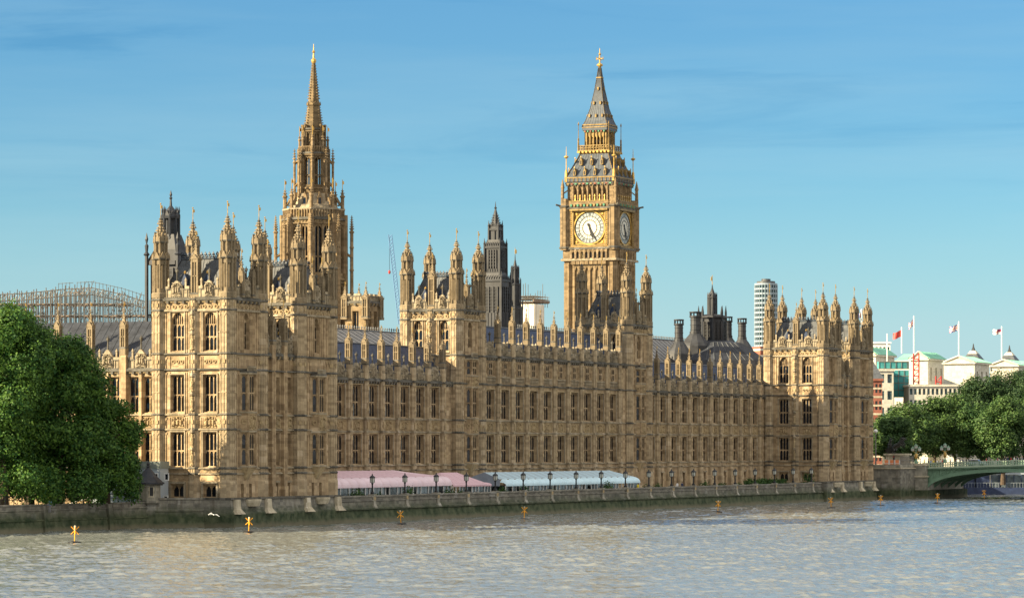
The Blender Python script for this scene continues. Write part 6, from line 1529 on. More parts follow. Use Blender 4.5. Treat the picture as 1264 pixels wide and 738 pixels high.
def crane():
    D = 900; T = thing('crane', 'slim blue lattice crane jib rising behind the palace roofs', 'crane', (*at_D(490, D), 20)); mb = MB()
    a = Vector((*at_D(494, D), zpx(400, D))); b = Vector((*at_D(481.5, D), zpx(290, D))); N = 26; w = .45
    t = (b-a).normalized(); s = Vector((cos(PHI-pi/2), sin(PHI-pi/2), 0)); f = s.cross(t)
    for k in range(N+1):
        p = a+(b-a)*k/N
        for c in ((-1, -1), (1, -1), (1, 1), (-1, 1)):
            if k < N: q = a+(b-a)*(k+1)/N; mb.tube(p+s*w*c[0]+f*w*c[1], q+s*w*c[0]+f*w*c[1], .10, 'crane_blue', 4); mb.tube(p+s*w*c[0]+f*w*c[1], q-s*w*c[0]+f*w*c[1], .06, 'crane_blue', 4)
    mb.build('jib', T); mb = MB(); h = Vector((*at_D(480.7, D), zpx(292, D))); mb.tube(h, h-Vector((0, 0, 9)), .05, 'black_iron', 4); mb.lathe(h.x, h.y, [(.1, h.z-9.8), (.3, h.z-9.5), (.3, h.z-9.1), (.1, h.z-8.8)], 'red_paint', 8); mb.build('hook', T)
crane()

# ------------------------------------------------------------------ river markers and gull
def marker():
    T = thing('river_marker', 'x', 'river marker', (0, 0, 0), 'yellow river markers in front of the palace')
    mb = MB(); mb.lathe(0, 0, [(.55, -.25), (.72, -.05), (.72, .14), (.25, .24)], 'black_iron', 12); mb.build('float', T)
    mb = MB(); mb.tube((0, 0, .2), (0, 0, 1.45), .06, 'marker_yellow', 8); mb.build('post', T)
    mb = MB(); s = .44
    for az in (PHI-pi/2+.2, PHI+.2):
        ex = Vector((cos(az), sin(az), 0))
        for q in (-1, 1): mb.tube(ex*s*q+Vector((0, 0, 1.0)), -ex*s*q+Vector((0, 0, 1.86)), .055, 'marker_yellow', 6)
    mb.lathe(0, 0, [(.06, 1.3), (.12, 1.8), (.12, 1.95), (.03, 2.0)], 'pale_stone', 6); mb.build('topmark', T); return T
P = marker()
MK = [(92, 670, 'yellow cross-topped river marker leftmost, off the dark embankment wall'), (307, 657, 'yellow cross-topped river marker off the nearest pavilion footing'), (495, 647, 'yellow cross-topped river marker off the pink marquee'), (647, 641, 'yellow cross-topped river marker off the left half of the blue marquee'), (886, 632, 'yellow cross-topped river marker off the far end of the terrace'), (1026, 627, 'yellow cross-topped river marker off the far turreted pavilion'), (1087, 624, 'yellow cross-topped river marker left of the bridge arch, below the white hut'), (1157, 621, 'yellow cross-topped river marker in front of the green bridge arch'), (1215, 616, 'yellow cross-topped river marker rightmost, before the dark blue pier')]
for i, (px, py, lab) in enumerate(MK):
    o = P if i == 0 else copy_tree(P); D = 10.71*4250/(py-553); x, y = at_D(px, D); o.location = (x, y, 0); o['label'] = lab
    o.rotation_euler = (0.05*sin(i*2.2), 0.06*cos(i*1.7), 0)
def gull():
    x, y = at_D(264, 430); z = zpx(635, 430); mb = MB(); e = Vector((cos(PHI-pi/2), sin(PHI-pi/2), 0)); f = Vector((-e.y, e.x, 0)); c = Vector((x, y, z))
    mb.loft([[tuple(c+f*(t*.28)+(e*cos(a)+Vector((0, 0, sin(a))))*r) for a in [2*pi*i/8 for i in range(8)]] for t, r in ((-1, .01), (-.7, .05), (-.2, .085), (.3, .08), (.7, .055), (.95, .04), (1.1, .01))], 'white_feather')
    for s, dz in ((-1, .16), (1, -.05)):
        p = [c+f*.1+e*s*.05, c+f*.16+e*s*.36+Vector((0, 0, dz+.1)), c+f*.02+e*s*.72+Vector((0, 0, dz-.18)), c-f*.06+e*s*.7+Vector((0, 0, dz-.2)), c-f*.02+e*s*.36+Vector((0, 0, dz+.06)), c-f*.1+e*s*.05]
        mb.prism([tuple(v) for v in p], (0, 0, .025), 'white_feather')
    tag(mb.build('gull', None), 'white gull flying low in front of the wall beside the pavilion', 'gull')
gull()

# ------------------------------------------------------------------ bridge end, statue, lamps, people
BX = 297.0
def bridge():
    T = thing('arched_bridge', 'green iron arched road bridge at the right edge of the picture', 'bridge', (BX, -24, -1)); W_ = 26
    ys = [-7-34*k/24 for k in range(25)]
    def arch(y): t = (y+24)/17; return 1.8+3.9*sqrt(max(0, 1-t*t*.985))
    def deck(y): return 6.55+(-7-y)*.032
    for xx in (BX, BX+5.2, BX+10.4, BX+15.6, BX+20.8, BX+25.4):
        mb = MB()
        for a, b in zip(ys[:-1], ys[1:]):
            mb.prism([(xx, a, arch(a)), (xx, b, arch(b)), (xx, b, arch(b)+.75), (xx, a, arch(a)+.75)][::-1], (.5, 0, 0), 'bridge_green')
        mb.build('arch_rib', T)
    mb = MB()
    for k, (a, b) in enumerate(zip(ys[:-1], ys[1:])):
        if deck(a)-.5 > arch(a)+.8:
            mb.tube((BX+.25, a, arch(a)+.7), (BX+.25, a, deck(a)-.3), .12, 'bridge_green', 4)
            if deck(b)-.5 > arch(b)+.8: mb.tube((BX+.25, a, arch(a)+.7), (BX+.25, b, deck(b)-.3), .09, 'bridge_green', 4)
        for a_, b_ in ((a, b),): mb.prism([(BX+.3, a_, arch(a_)+.6), (BX+.3, b_, arch(b_)+.6), (BX+.3, b_, deck(b_)-.2), (BX+.3, a_, deck(a_)-.2)][::-1], (.15, 0, 0), 'bridge_green')
    mb.build('spandrel', T)
    mb = MB(); mb.prism([(BX-.2, -6, deck(-6)-.45), (BX-.2, -80, deck(-80)-.45), (BX-.2, -80, deck(-80)), (BX-.2, -6, deck(-6))][::-1], (W_+.4, 0, 0), 'bridge_green')
    mb.prism([(BX-.45, -6, deck(-6)-.18), (BX-.45, -80, deck(-80)-.18), (BX-.45, -80, deck(-80)+.03), (BX-.45, -6, deck(-6)+.03)][::-1], (.25, 0, 0), 'bridge_pale'); mb.build('deck', T)
    mb = MB(); mb.prism([(BX+.2, -6, deck(-6)+.006), (BX+.2, -80, deck(-80)+.006), (BX+W_, -80, deck(-80)+.006), (BX+W_, -6, deck(-6)+.006)], (0, 0, .004), 'asphalt'); mb.build('roadway', T)
    mb = MB()
    for xx in (BX-.1, BX+W_-.1):
        for z0, z1 in ((.05, .2), (.92, 1.1)): mb.prism([(xx, -6, deck(-6)+z0), (xx, -80, deck(-80)+z0), (xx, -80, deck(-80)+z1), (xx, -6, deck(-6)+z1)][::-1], (.25, 0, 0), 'bridge_pale')
        for k in range(150):
            y = -6.2-k*.49; z = deck(y); mb.box(xx+.05, xx+.17, y-.09, y+.09, z+.2, z+.92, 'bridge_green' if k % 8 else 'bridge_pale')
            mb.loft([[(xx+.06, y-.245+.17*cos(t), z+.56+.17*sin(t)) for t in (0, pi/2, pi, 3*pi/2)], [(xx+.16, y-.245+.17*cos(t), z+.56+.17*sin(t)) for t in (0, pi/2, pi, 3*pi/2)]], 'bridge_pale')
    mb.build('parapet', T)
    mb = MB(); mb.box(BX-1.5, BX+W_+1.5, -45.5, -41, -1, 2.6, 'grey_stone'); mb.lathe(BX-1.5, -43.2, [(2.2, -1), (2.2, 2.4), (1.2, 3.4)], 'grey_stone', 8); mb.box(BX-.8, BX+W_+.8, -44.6, -42, 2.6, 6.7, 'grey_stone')
    for a in range(8): mb.prism([(BX, -45.5-a*2, 6), (BX, -47.5-a*2, 6.2), (BX, -47.5-a*2, 7.6), (BX, -45.5-a*2, 7.5)][::-1], (.4, 0, 0), 'bridge_green')
    mb.build('pier', T)
    T2 = thing('bridge_abutment', 'grey stone bridge abutment between the far pavilion and the iron arch', 'abutment', (290, -4, -1)); mb = MB()
    mb.box(284, BX+27, -5.2, 40, -1, 6.4, 'river_wall_stone'); mb.box(283.8, BX-.6, -5.4, 40, 6.402, 6.6, 'pale_stone'); mb.box(284, BX-.6, -5.1, -4.7, 6.6, 7.3, 'grey_stone'); mb.box(283.9, 284.3, -4.7, 40, 6.6, 7.3, 'grey_stone'); mb.box(BX-2.6, BX-.02, -7.2, -5, -1, 7.0, 'grey_stone'); mb.box(BX-2.8, BX+.1, -7.4, -4.8, 7.002, 7.5, 'pale_stone'); mb.box(BX-3.2, BX+27, -8.0, -5, -1, 1.9, 'river_wall_stone'); mb.box(BX+.2, BX+26, -7.0, -5.1, -1, 6.2, 'white_stone')
    mb.box(BX-3, BX-.01, -7.5, -5, 4.6, 4.85, 'pale_stone'); mb.build('masonry', T2)
    return deck
deck = bridge()
for px, py, w, lab in ((1132.5, 548, 1, 'triple-headed green and gilt lamp at the end of the bridge parapet'), (1166.5, 547, 1, 'triple-headed green and gilt lamp standing over the bridge arch')):
    d = view_dir(px); D = (BX-CX)/d[0]; y = CY+D*d[1]; z = deck(y)+1.05 if y < -7 else 7.5; x = BX if y < -7 else BX-1.0
    T = thing('bridge_lamp', lab, 'lamp', (x, y, z)); mb = MB(); zt = zpx(py, D)
    mb.lathe(x, y, [(.42, z-.1), (.34, z+.5), (.16, z+.7), (.13, zt-2.0), (.25, zt-1.9), (.1, zt-1.7), (.08, zt-1.0)], 'bridge_green', 8); mb.lathe(x, y, [(.2, z+1.0), (.36, z+1.5), (.3, z+2.0), (.15, z+2.3)], 'gilding', 8)
    mb.build('post', T); mb = MB()
    for s in (-1, 1): mb.tube((x, y, zt-1.75), (x+s*.25, y+s*.8, zt-1.5), .07, 'gilding', 5)
    mb.build('arms', T)
    for dx, dy, dz in ((0, 0, 0), (.25, .8, -.55), (-.25, -.8, -.55)):
        m = MB(); m.lathe(x+dx, y+dy, [(.14, zt-.95+dz), (.3, zt-.8+dz), (.3, zt-.35+dz)], 'lamp_glass', 6); m.lathe(x+dx, y+dy, [(.36, zt-.36+dz), (.34, zt-.26+dz), (.1, zt-.05+dz), (.02, zt+.15+dz)], 'bridge_green', 6); m.build('lantern', T)
T = thing('street_lamp', 'tall thin grey lamp column beside the far pavilion', 'street lamp', (*at_D(1081, 745), 6.4)); x, y = at_D(1081, 745); mb = MB(); mb.lathe(x, y, [(.2, 6.4), (.14, 8), (.09, zpx(534, 745))], 'scaffold_tube', 8); mb.build('column', T); mb = MB(); z = zpx(534, 745); mb.lathe(x, y, [(.12, z), (.4, z+.2), (.4, z+.5), (.1, z+.8)], 'white_paint', 8); mb.build('lantern', T)
def statue():
    x, y = at_D(1108, 752); T = thing('chariot_statue', 'dark bronze statue of two rearing horses drawing a chariot with figures', 'statue', (x, y, 6.6)); mb = MB()
    mb.box(x-2.6, x+2.6, y-2.4, y+2.4, 6.4, 7.4, 'pale_stone'); mb.box(x-2.2, x+2.2, y-2.0, y+2.0, 7.4, 9.2, 'pale_stone'); mb.box(x-2.6, x+2.6, y-2.4, y+2.4, 9.2, 9.55, 'pale_stone'); mb.build('plinth', T)
    mb = MB(); z = 9.55
    def limbs(pts, rs): 
        for (a, b), (r0, r1) in zip(zip(pts[:-1], pts[1:]), zip(rs[:-1], rs[1:])): mb.tube(a, b, r0, 'bronze', 7, r1)
    for s in (-1, 1):                                    # rearing horses, facing the river
        ox = x+s*.75; P_ = lambda a, b, c: (ox+a, y+b, z+c)
        limbs([P_(0, .9, 1.25), P_(0, .5, 1.55), P_(0, -.3, 1.95), P_(0, -.75, 2.35)], [.32, .46, .42, .4]); limbs([P_(0, -.7, 2.3), P_(0, -1.05, 2.9), P_(0, -1.2, 3.3)], [.34, .24, .18]); limbs([P_(0, -1.12, 3.35), P_(s*.05, -1.5, 3.15), P_(s*.05, -1.72, 2.95)], [.2, .16, .1])
        for q in (-.2, .2):
            limbs([P_(q, .8, 1.3), P_(q, .5, .75), P_(q, 1.0, .45), P_(q, .9, 0)], [.26, .16, .1, .09]); limbs([P_(q, -.7, 2.2), P_(q, -1.3, 2.1+q), P_(q, -1.4, 1.6+q), P_(q, -1.2, 1.4+q)], [.2, .12, .09, .08]); mb.tube(P_(q*.4, -1.1, 3.4), P_(q*.5, -1.1, 3.62), .06, 'bronze', 4, .01)
        limbs([P_(0, 1.0, 1.35), P_(0, 1.35, 1.2), P_(0, 1.45, .6)], [.12, .1, .04])
        for k in range(5): mb.tube(P_(0, -.75-.09*k, 2.6+.18*k), P_(0, -.5-.09*k, 2.75+.18*k), .1, 'bronze', 4, .03)
    mb.build('horses', T); mb = MB()
    mb.loft([[(x-.9, y+1.2, z+.7), (x+.9, y+1.2, z+.7), (x+.9, y+2.3, z+.7), (x-.9, y+2.3, z+.7)], [(x-1, y+1.0, z+1.5), (x+1, y+1.0, z+1.5), (x+1, y+2.3, z+1.1), (x-1, y+2.3, z+1.1)]], 'bronze')
    for s in (-1, 1): mb.lathe(0, 0, [(.1, 0), (.1, .01)], 'bronze', 6) if False else mb.loft([[(x+s*1.05+o, y+1.75+.62*cos(2*pi*k/14), z+.65+.62*sin(2*pi*k/14)) for k in range(14)] for o in (-.07, .07)], 'bronze')
    mb.build('chariot', T); mb = MB()
    mb.lathe(x, y+1.6, [(.32, z+1.1), (.28, z+1.9), (.2, z+2.3), (.3, z+2.75), (.12, z+2.95), (.1, z+3.02), (.17, z+3.15), (.15, z+3.35), (.04, z+3.45)], 'bronze', 9); mb.tube((x-.25, y+1.6, z+2.7), (x-.75, y+1.3, z+3.3), .09, 'bronze', 6, .06); mb.tube((x+.25, y+1.6, z+2.7), (x+.6, y+1.2, z+3.2), .09, 'bronze', 6, .06); mb.tube((x+.6, y+1.2, z+1.6), (x+.6, y+1.2, z+4.0), .03, 'bronze', 5)
    for s in (-1, 1): mb.lathe(x+s*.55, y+1.8, [(.24, z+1.0), (.2, z+1.7), (.25, z+2.0), (.1, z+2.2), (.14, z+2.4), (.03, z+2.6)], 'bronze', 8)
    mb.build('figures', T)
statue()
T = thing('hoarding', 'orange and white striped hoarding in front of the chariot statue', 'hoarding', (*at_D(1102, 735), 6.6)); x, y = at_D(1102, 738); mb = MB()
for k in range(9): mb.box(x-.1, x, y-1.8+.4*k, y-1.8+.4*k+.385, 6.6, 8.2, 'orange_board' if k % 3 else 'white_paint')
mb.box(x-.14, x-.102, y-1.8, y+1.8, 7.4, 7.5, 'white_paint'); mb.build('boards', T)
T = thing('traffic_light', 'red traffic light on a thin post above the orange hoarding', 'traffic light', (*at_D(1103.5, 736), 6.6)); x, y = at_D(1103.5, 736); mb = MB(); mb.tube((x, y, 6.6), (x, y, 8.3), .06, 'black_iron', 6); mb.box(x-.14, x+.14, y-.16, y+.16, 8.3, 9.1, 'black_iron'); mb.build('post', T); mb = MB(); mb.loft([[(x-.15, y+.13*cos(2*pi*k/10), 8.9+.13*sin(2*pi*k/10)) for k in range(10)][::-1], [(x-.19, y+.13*cos(2*pi*k/10), 8.9+.13*sin(2*pi*k/10)) for k in range(10)][::-1]], 'red_paint'); mb.build('red_lens', T)
T = thing('white_hut', 'white square hut with black upper panel standing below the abutment', 'hut', (*at_D(1096, 728), 1.5)); x, y = at_D(1096, 727); mb = MB(); mb.box(x-1.3, x+1.3, y-1.25, y+1.25, 1.5, 4.2, 'white_paint'); mb.build('body', T); mb = MB(); mb.box(x-1.36, x+1.36, y-1.31, y+1.31, 4.2, 5.7, 'black_iron'); mb.box(x-1.42, x+1.42, y-1.37, y+1.37, 5.7, 5.8, 'white_paint'); mb.build('upper_panel', T); mb = MB()
for a in (-1, 1):
    for b in (-1, 1): mb.tube((x+a*1.1, y+b*1.0, -1), (x+a*1.1, y+b*1.0, 1.5), .14, 'black_iron', 6)
mb.box(x-1.6, x+1.6, y-1.5, y+1.5, 1.3, 1.5, 'black_iron'); mb.build('staging', T)
T = thing('railing', 'grey metal fencing on top of the abutment beside the far pavilion', 'railing', (286, -5, 7.3)); mb = MB()
for k in range(26): mb.tube((284.4+k*.38, -5.0, 7.3), (284.4+k*.38, -5.0, 9.0), .045, 'scaffold_tube', 4)
for z in (7.5, 8.2, 8.95): mb.tube((284.3, -5, z), (294, -5, z), .05, 'scaffold_tube', 4)
mb.build('rail', T)
tops = ['cloth_white', 'cloth_navy', 'cloth_red', 'cloth_black', 'cloth_blue', 'cloth_grey', 'cloth_yellow']
names = {'cloth_white': 'white', 'cloth_navy': 'navy', 'cloth_red': 'red', 'cloth_black': 'black', 'cloth_blue': 'light blue', 'cloth_grey': 'grey', 'cloth_yellow': 'bright yellow'}
rp_ = random.Random(4); PEO = [(1127, 'cloth_navy'), (1136, 'cloth_white'), (1141, 'cloth_yellow'), (1146, 'cloth_navy'), (1149, 'cloth_blue'), (1152.5, 'cloth_yellow'), (1157, 'cloth_white'), (1161, 'cloth_white'), (1163.5, 'cloth_red'), (1173, 'cloth_navy'), (1181, 'cloth_white'), (1185, 'cloth_grey'), (1188.5, 'cloth_navy'), (1193, 'cloth_black'), (1196, 'cloth_navy'), (1217.5, 'cloth_red'), (1231.5, 'cloth_red'), (1240, 'cloth_black'), (1244, 'cloth_navy'), (1248, 'cloth_red'), (1252, 'cloth_white'), (1256, 'cloth_navy'), (1259, 'cloth_black'), (1262, 'cloth_grey')]
where = ['at the end of the bridge, by the first lamp', 'close right of the first bridge lamp', 'second from the first bridge lamp', 'left of the pair in blue and yellow', 'between navy and yellow tops left of the second lamp', 'just left of the white-topped pair by the second lamp', 'left one of the pair left of the second lamp', 'right one of the pair left of the second lamp', 'right beside the second bridge lamp', 'alone right of the second bridge lamp', 'left end of the knot of five left of the silver car', 'second in the knot left of the silver car', 'middle of the knot left of the silver car', 'fourth in the knot left of the silver car', 'right end of the knot, touching the silver car', 'just right of the silver car', 'alone well right of the silver car', 'left end of the rightmost crowd on the bridge', 'second in the rightmost crowd on the bridge', 'third in the rightmost crowd on the bridge', 'in the middle of the rightmost crowd', 'right of the white top in the rightmost crowd', 'last but one at the right edge', 'at the very right edge of the picture']
for i, (px, tp) in enumerate(PEO):
    xx = BX+1.0+rp_.random()*1.6; d = view_dir(px); D = (xx-CX)/d[0]; y = CY+D*d[1]
    person(xx, y, (deck(y)+.012 if y < -6 else 6.605), rp_.choice((0, pi))+rp_.uniform(-.3, .3), tp, rp_.choice(('cloth_navy', 'cloth_black', 'cloth_grey')), f'person in {names[tp]} top {where[i]}', 'people walking on the bridge', rp_.uniform(.95, 1.08))
def car():
    xx = BX+6; d = view_dir(1206); D = (xx-CX)/d[0]; y = CY+D*d[1]; z = deck(y)+.01; T = thing('parked_car', 'silver car crossing the green bridge among the pedestrians', 'car', (xx, y, z)); mb = MB()
    def sec(v, pts): return [(xx+a, y+v, z+b) for a, b in pts]
    lo = [(-.82, .25), (.82, .25), (.88, .6), (.8, .9), (-.8, .9), (-.88, .6)]
    mb.loft([[(xx+a*k, y+v, z+.25+(b-.25)*h) for a, b in lo] for v, k, h in ((-2.1, .86, .7), (-1.9, .97, .85), (-.9, 1, 1), (1.2, 1, 1), (1.9, .97, .95), (2.1, .88, .75))], 'cabin_grey'); mb.build('body', T)
    mb = MB(); mb.loft([[(xx+sx*.8, y+sy, z+.89) for sx, sy in ((-1, -1.0), (1, -1.0), (1, 1.7), (-1, 1.7))], [(xx+sx*.64, y+sy, z+1.42) for sx, sy in ((-1, -.3), (1, -.3), (1, 1.2), (-1, 1.2))]], 'window_glass'); mb.build('windows', T)
    mb = MB(); mb.loft([[(xx+sx*.66, y+sy, z+1.41) for sx, sy in ((-1, -.32), (1, -.32), (1, 1.22), (-1, 1.22))], [(xx+sx*.56, y+sy, z+1.5) for sx, sy in ((-1, -.15), (1, -.15), (1, 1.0), (-1, 1.0))]], 'white_paint'); mb.build('roof', T)
    for s in (-1, 1):
        for v in (-1.3, 1.3): m = MB(); m.loft([[(xx+s*.82+o, y+v+.32*cos(2*pi*k/14), z+.32+.32*sin(2*pi*k/14)) for k in range(14)] for o in (-.1, .1)], 'black_iron'); m.build('wheel', T)
car()
def pier():
    x0, y0 = at_D(1229, 800); T = thing('floating_pier', 'dark blue floating pier with glazed shelter seen under the bridge', 'pier', (x0, y0, -.5)); e = Vector((cos(PHI-pi/2), sin(PHI-pi/2))); mb = MB()
    def bx(a0, a1, b0, b1, z0, z1, mat, m): 
        f = Vector((cos(PHI), sin(PHI))); p = lambda a, b, z: (x0+e.x*a+f.x*b, y0+e.y*a+f.y*b, z)
        m.loft([[p(a0, b0, z), p(a1, b0, z), p(a1, b1, z), p(a0, b1, z)] for z in (z0, z1)], mat)
    bx(-7, 22, 0, 8, -.5, 1.6, 'pier_blue', mb); mb.build('pontoon', T); mb = MB(); bx(-1.0, 20, 1, 7, 4.6, 5.0, 'cabin_grey', mb)
    for k in range(12): bx(-.9+k*1.75, -.75+k*1.75, 1, 1.15, 1.6, 4.6, 'pier_blue', mb)
    mb.build('shelter', T); mb = MB(); bx(-.8, 19.8, 1.2, 1.3, 1.7, 4.5, 'clear_panel', mb); mb.build('glazing', T); mb = MB(); bx(-7.4, -4.6, 2, 4, -.5, 5.6, 'pier_blue', mb); bx(-4.4, -1.3, 1, 4, 1.6, 4.4, 'pier_blue', mb); mb.build('dolphin', T)
    mb = MB()
    for k in range(40): bx(-7+k*.7, -6.95+k*.7, 0, .06, 1.6, 2.7, 'cabin_grey', mb)
    bx(-7, 21, 0, .06, 2.65, 2.72, 'cabin_grey', mb); mb.build('rail', T)
pier()
T = thing('river_wall', 'grey embankment wall seen through the bridge arch', 'river wall', (380, 7, -1)); sweep_wall('wall', T, [(BX+27, 6), (420, 7), (700, 110)], PR2[:1]+[(-.5, 5.2), (.12, 5.2), (.14, 4.9), (0, 4.8)]+PR2[5:], 'grey_stone')

# ------------------------------------------------------------------ far right: trees, white offices, tower block
rr = random.Random(31)
for i, (px, D, yt, yb, R_, mat, lab) in enumerate(((1100, 772, 506, 566, 5.6, 'far_tree_leaf', 'green tree behind the chariot statue'), (1122, 800, 491, 566, 7.0, 'far_tree_leaf', 'tall green tree behind the first bridge lamp'), (1152, 812, 486, 566, 7.2, 'far_tree_leaf', 'light-topped green tree left of the second bridge lamp'), (1180, 820, 483, 566, 7.4, 'far_tree_leaf', 'green tree rising behind the knot of people on the bridge'), (1210, 806, 494, 566, 6.6, 'far_tree_leaf', 'olive green tree behind the silver car'), (1238, 800, 487, 566, 7.0, 'far_tree_leaf', 'round green tree behind the rightmost crowd on the bridge'), (1264, 810, 482, 566, 7.4, 'far_tree_leaf', 'green tree cut by the right edge of the picture'), (1214, 905, 463, 520, 8.6, 'dark_tree_leaf', 'dark tree standing in front of the rightmost white gable'), (1246, 920, 453, 520, 9.0, 'dark_tree_leaf', 'highest dark tree at the upper right, below the white ensign'), (1275, 900, 457, 520, 8.4, 'dark_tree_leaf', 'dark tree running out of the right edge below the pointed roof'))):
    x, y = at_D(px, D); zt, zb = zpx(yt, D), max(3.5, zpx(yb, D)-2)
    tree(lab, x, y, 2.5, max(3, ((zt+zb)/2-2.5)*.55), .5, blobs_for(rr, x, y, (zt+zb)/2, R_, (zt-zb)/2, 26, .40), 24000, .29, mat, 50+i, 'trees beyond the bridge')
def flag(T, x, y, z, w, h, kind, dirx, droop):
    mb = MB(); NX, NY = 20, 12
    def colr(u, v):
        if kind == 'red': return 'red_paint'
        cu, cv = u-.5, v-.5
        if kind == 'ensign':
            if abs(cu) < .07 or abs(cv) < .1: return 'red_paint'
            if u < .45 and v > .55: return 'flag_blue' if (int(u*20)+int(v*12)) % 2 else 'red_paint'
            return 'flag_white'
        if kind == 'tricolour': return 'flag_blue' if u > .66 else 'flag_white' if u > .33 else 'red_paint'
        if abs(cu) < .06 or abs(cv) < .1: return 'red_paint'
        if abs(cu) < .11 or abs(cv) < .17: return 'flag_white'
        d = abs(abs(cu)-abs(cv)); return 'red_paint' if d < .035 else 'flag_white' if d < .09 else 'flag_blue'
    e = Vector((cos(PHI-pi/2)*dirx, sin(PHI-pi/2)*dirx, 0)); f = Vector((cos(PHI), sin(PHI), 0))
    g = lambda u, v: tuple(Vector((x, y, z))+e*w*u*.94+f*.35*sin(u*7+v)*u+Vector((0, 0, (v-1)*h-droop*u*w+.12*sin(u*8)*u)))
    for i in range(NX):
        for j in range(NY): mb.quad(g(i/NX, j/NY), g((i+1)/NX, j/NY), g((i+1)/NX, (j+1)/NY), g(i/NX, (j+1)/NY), colr((i+.5)/NX, (j+.5)/NY))
    return mb.build('flag', T)
def flagpole(label, px, D, ybase, ytop, w, h, kind, dirx, droop, fy=None):
    x, y = at_D(px, D); T = thing('flagpole', label, 'flagpole', (x, y, zpx(ybase, D))); mb = MB(); mb.tube((x, y, zpx(ybase, D)), (x, y, zpx(ytop, D)), D*.00017, 'white_paint', 6); mb.lathe(x, y, [(.1, zpx(ytop, D)), (0.2, zpx(ytop, D)+.2), (.05, zpx(ytop, D)+.6)], 'white_paint', 6); mb.build('pole', T)
    flag(T, x, y, zpx(fy or ytop+1, D), w, h, kind, dirx, droop)
DM = 1000
def office(label, px0, pxe, px1, yr, ye, ybot, D, wing_px=None, wing_y=None):
    """White stone office block: gabled end to the south under a copper roof, long side to the river."""
    xs, ys_ = at_D(pxe, D); d0 = view_dir(px0); y_left = CY+(xs-CX)/d0[0]*d0[1]; d1 = view_dir(px1); x_right = CX+(ys_-CY)/d1[1]*d1[0]
    T = thing('white_office', label, 'office building', (xs, ys_, 3)); zr, ze = zpx(yr, D), zpx(ye, D); w = y_left-ys_; L_ = x_right-xs; mb = MB()
    FS, FE = south(xs, y_left), east(xs, ys_); zb = 3
    wall(mb, FS, 0, w, zb, ze, [(w*.1, w*.1+1.6, ze-10, ze-6.5), (w*.1, w*.1+1.6, ze-4.6, ze-2.4)] if w > 14 else [], 'white_stone'); n = 3; eh = [(L_*(k+.6)/(n+.2)-.8, L_*(k+.6)/(n+.2)+.8, a, b) for k in range(n) for a, b in ((ze-13, ze-8.5), (ze-6.2, ze-2.2))]
    wall(mb, FE, 0, L_, zb, ze, eh, 'white_stone'); mb.quad(FE.p(L_, 0, zb), FE.p(L_, -w, zb), FE.p(L_, -w, ze), FE.p(L_, 0, ze), 'white_stone'); mb.quad(FE.p(L_, -w, zb), FE.p(0, -w, zb), FE.p(0, -w, ze), FE.p(L_, -w, ze), 'white_stone')
    mb.prism([FS.p(0, .3, ze+.3), FS.p(w, .3, ze+.3), FS.p(w/2, .3, zr)], Vector(FS.p(0, -.5, 0))-Vector(FS.p(0, 0, 0)), 'white_stone')
    for a, b in ((FS, w), (FE, L_)): mb.fbox(a, -.4, b+.4, -.1, .7, ze-.1, ze+.35, 'white_stone'); mb.fbox(a, 0, b, 0, .25, ze-7.5, ze-7.1, 'white_stone')
    P_ = FS.p
    for s in (0, w): mb.tube(P_(s, .5, ze+.4), P_(w/2, .5, zr+.15), .3, 'white_stone', 4)
    mb.build('wall', T); mb = MB()
    R0, R1 = Vector(FS.p(w/2, .6, zr+.2)), Vector(FS.p(w/2, -L_+.01, zr+.2)); e0, e1 = Vector(FE.p(-.6, .8, ze+.4)), Vector(FE.p(L_, .8, ze+.4)); f0, f1 = Vector(FE.p(-.6, -w-.8, ze+.4)), Vector(FE.p(L_, -w-.8, ze+.4))
    mb.quad(e0, e1, R1, R0, 'copper_green'); mb.quad(f1, f0, R0, R1, 'copper_green'); mb.tri(e1, f1, R1, 'copper_green')
    for k in range(16): mb.tube(e0+(e1-e0)*k/15, R0+(R1-R0)*k/15, .1, 'copper_green', 4)
    mb.build('roof', T)
    if wing_px:
        dw = view_dir(wing_px); xw = xs+9; yw = CY+(xw-CX)/dw[0]*dw[1]; m = MB(); zw = zpx(wing_y, D)
        m.quad((xw, yw, ze), (xw, ys_+w*.5, ze), (xw+9, ys_+w*.5, zr), (xw+9, yw, zr), 'copper_green'); m.quad((xw, yw, 3), (xw, ys_+w-.5, 3), (xw, ys_+w-.5, ze), (xw, yw, ze), 'white_stone'); m.quad((xw+9, yw, zr), (xw+9, ys_+w*.5, zr), (xw+18, ys_+w*.5, ze), (xw+18, yw, ze), 'copper_green'); m.tri((xw, yw, ze), (xw+9, yw, zr), (xw+18, yw, ze), 'white_stone'); m.quad((xw, yw, 3), (xw, yw, ze), (xw+18, yw, ze), (xw+18, yw, 3), 'white_stone'); m.build('wing', T)
    for a, b, c, d in eh:
        o = window(T, FE, (a+b)/2, c, b-a, d-c, 2, (.5,), 0, mat='white_stone')
    if w > 14:
        for a, b in ((ze-10, ze-6.5), (ze-4.6, ze-2.4)): window(T, FS, w*.1+.8, a, 1.6, b-a, 2, (.5,), 0, mat='white_stone')
    mb = MB(); mb.box(xs+4, xs+L_+30, ys_-6, ys_+.01-.02, 3, ze-14.5, 'white_stone'); mb.build('lower_range', T)
office('white gabled office behind the teal scaffold netting, second green roof from the left', 1124, 1145.5, 1165.5, 434.5, 444, 480, 1000, 1104, 436)
office('white gabled office with green roof under the middle union flag', 1165, 1203, 1221, 440, 448.5, 490, 980, None)
office('white gabled office with green roof at the right edge below the white ensign', 1222, 1257, 1285, 444.5, 452, 490, 1000, None)
office('white office with green roof end just right of the far pavilion', 1062, 1081, 1104, 429, 439, 480, 1040, None)
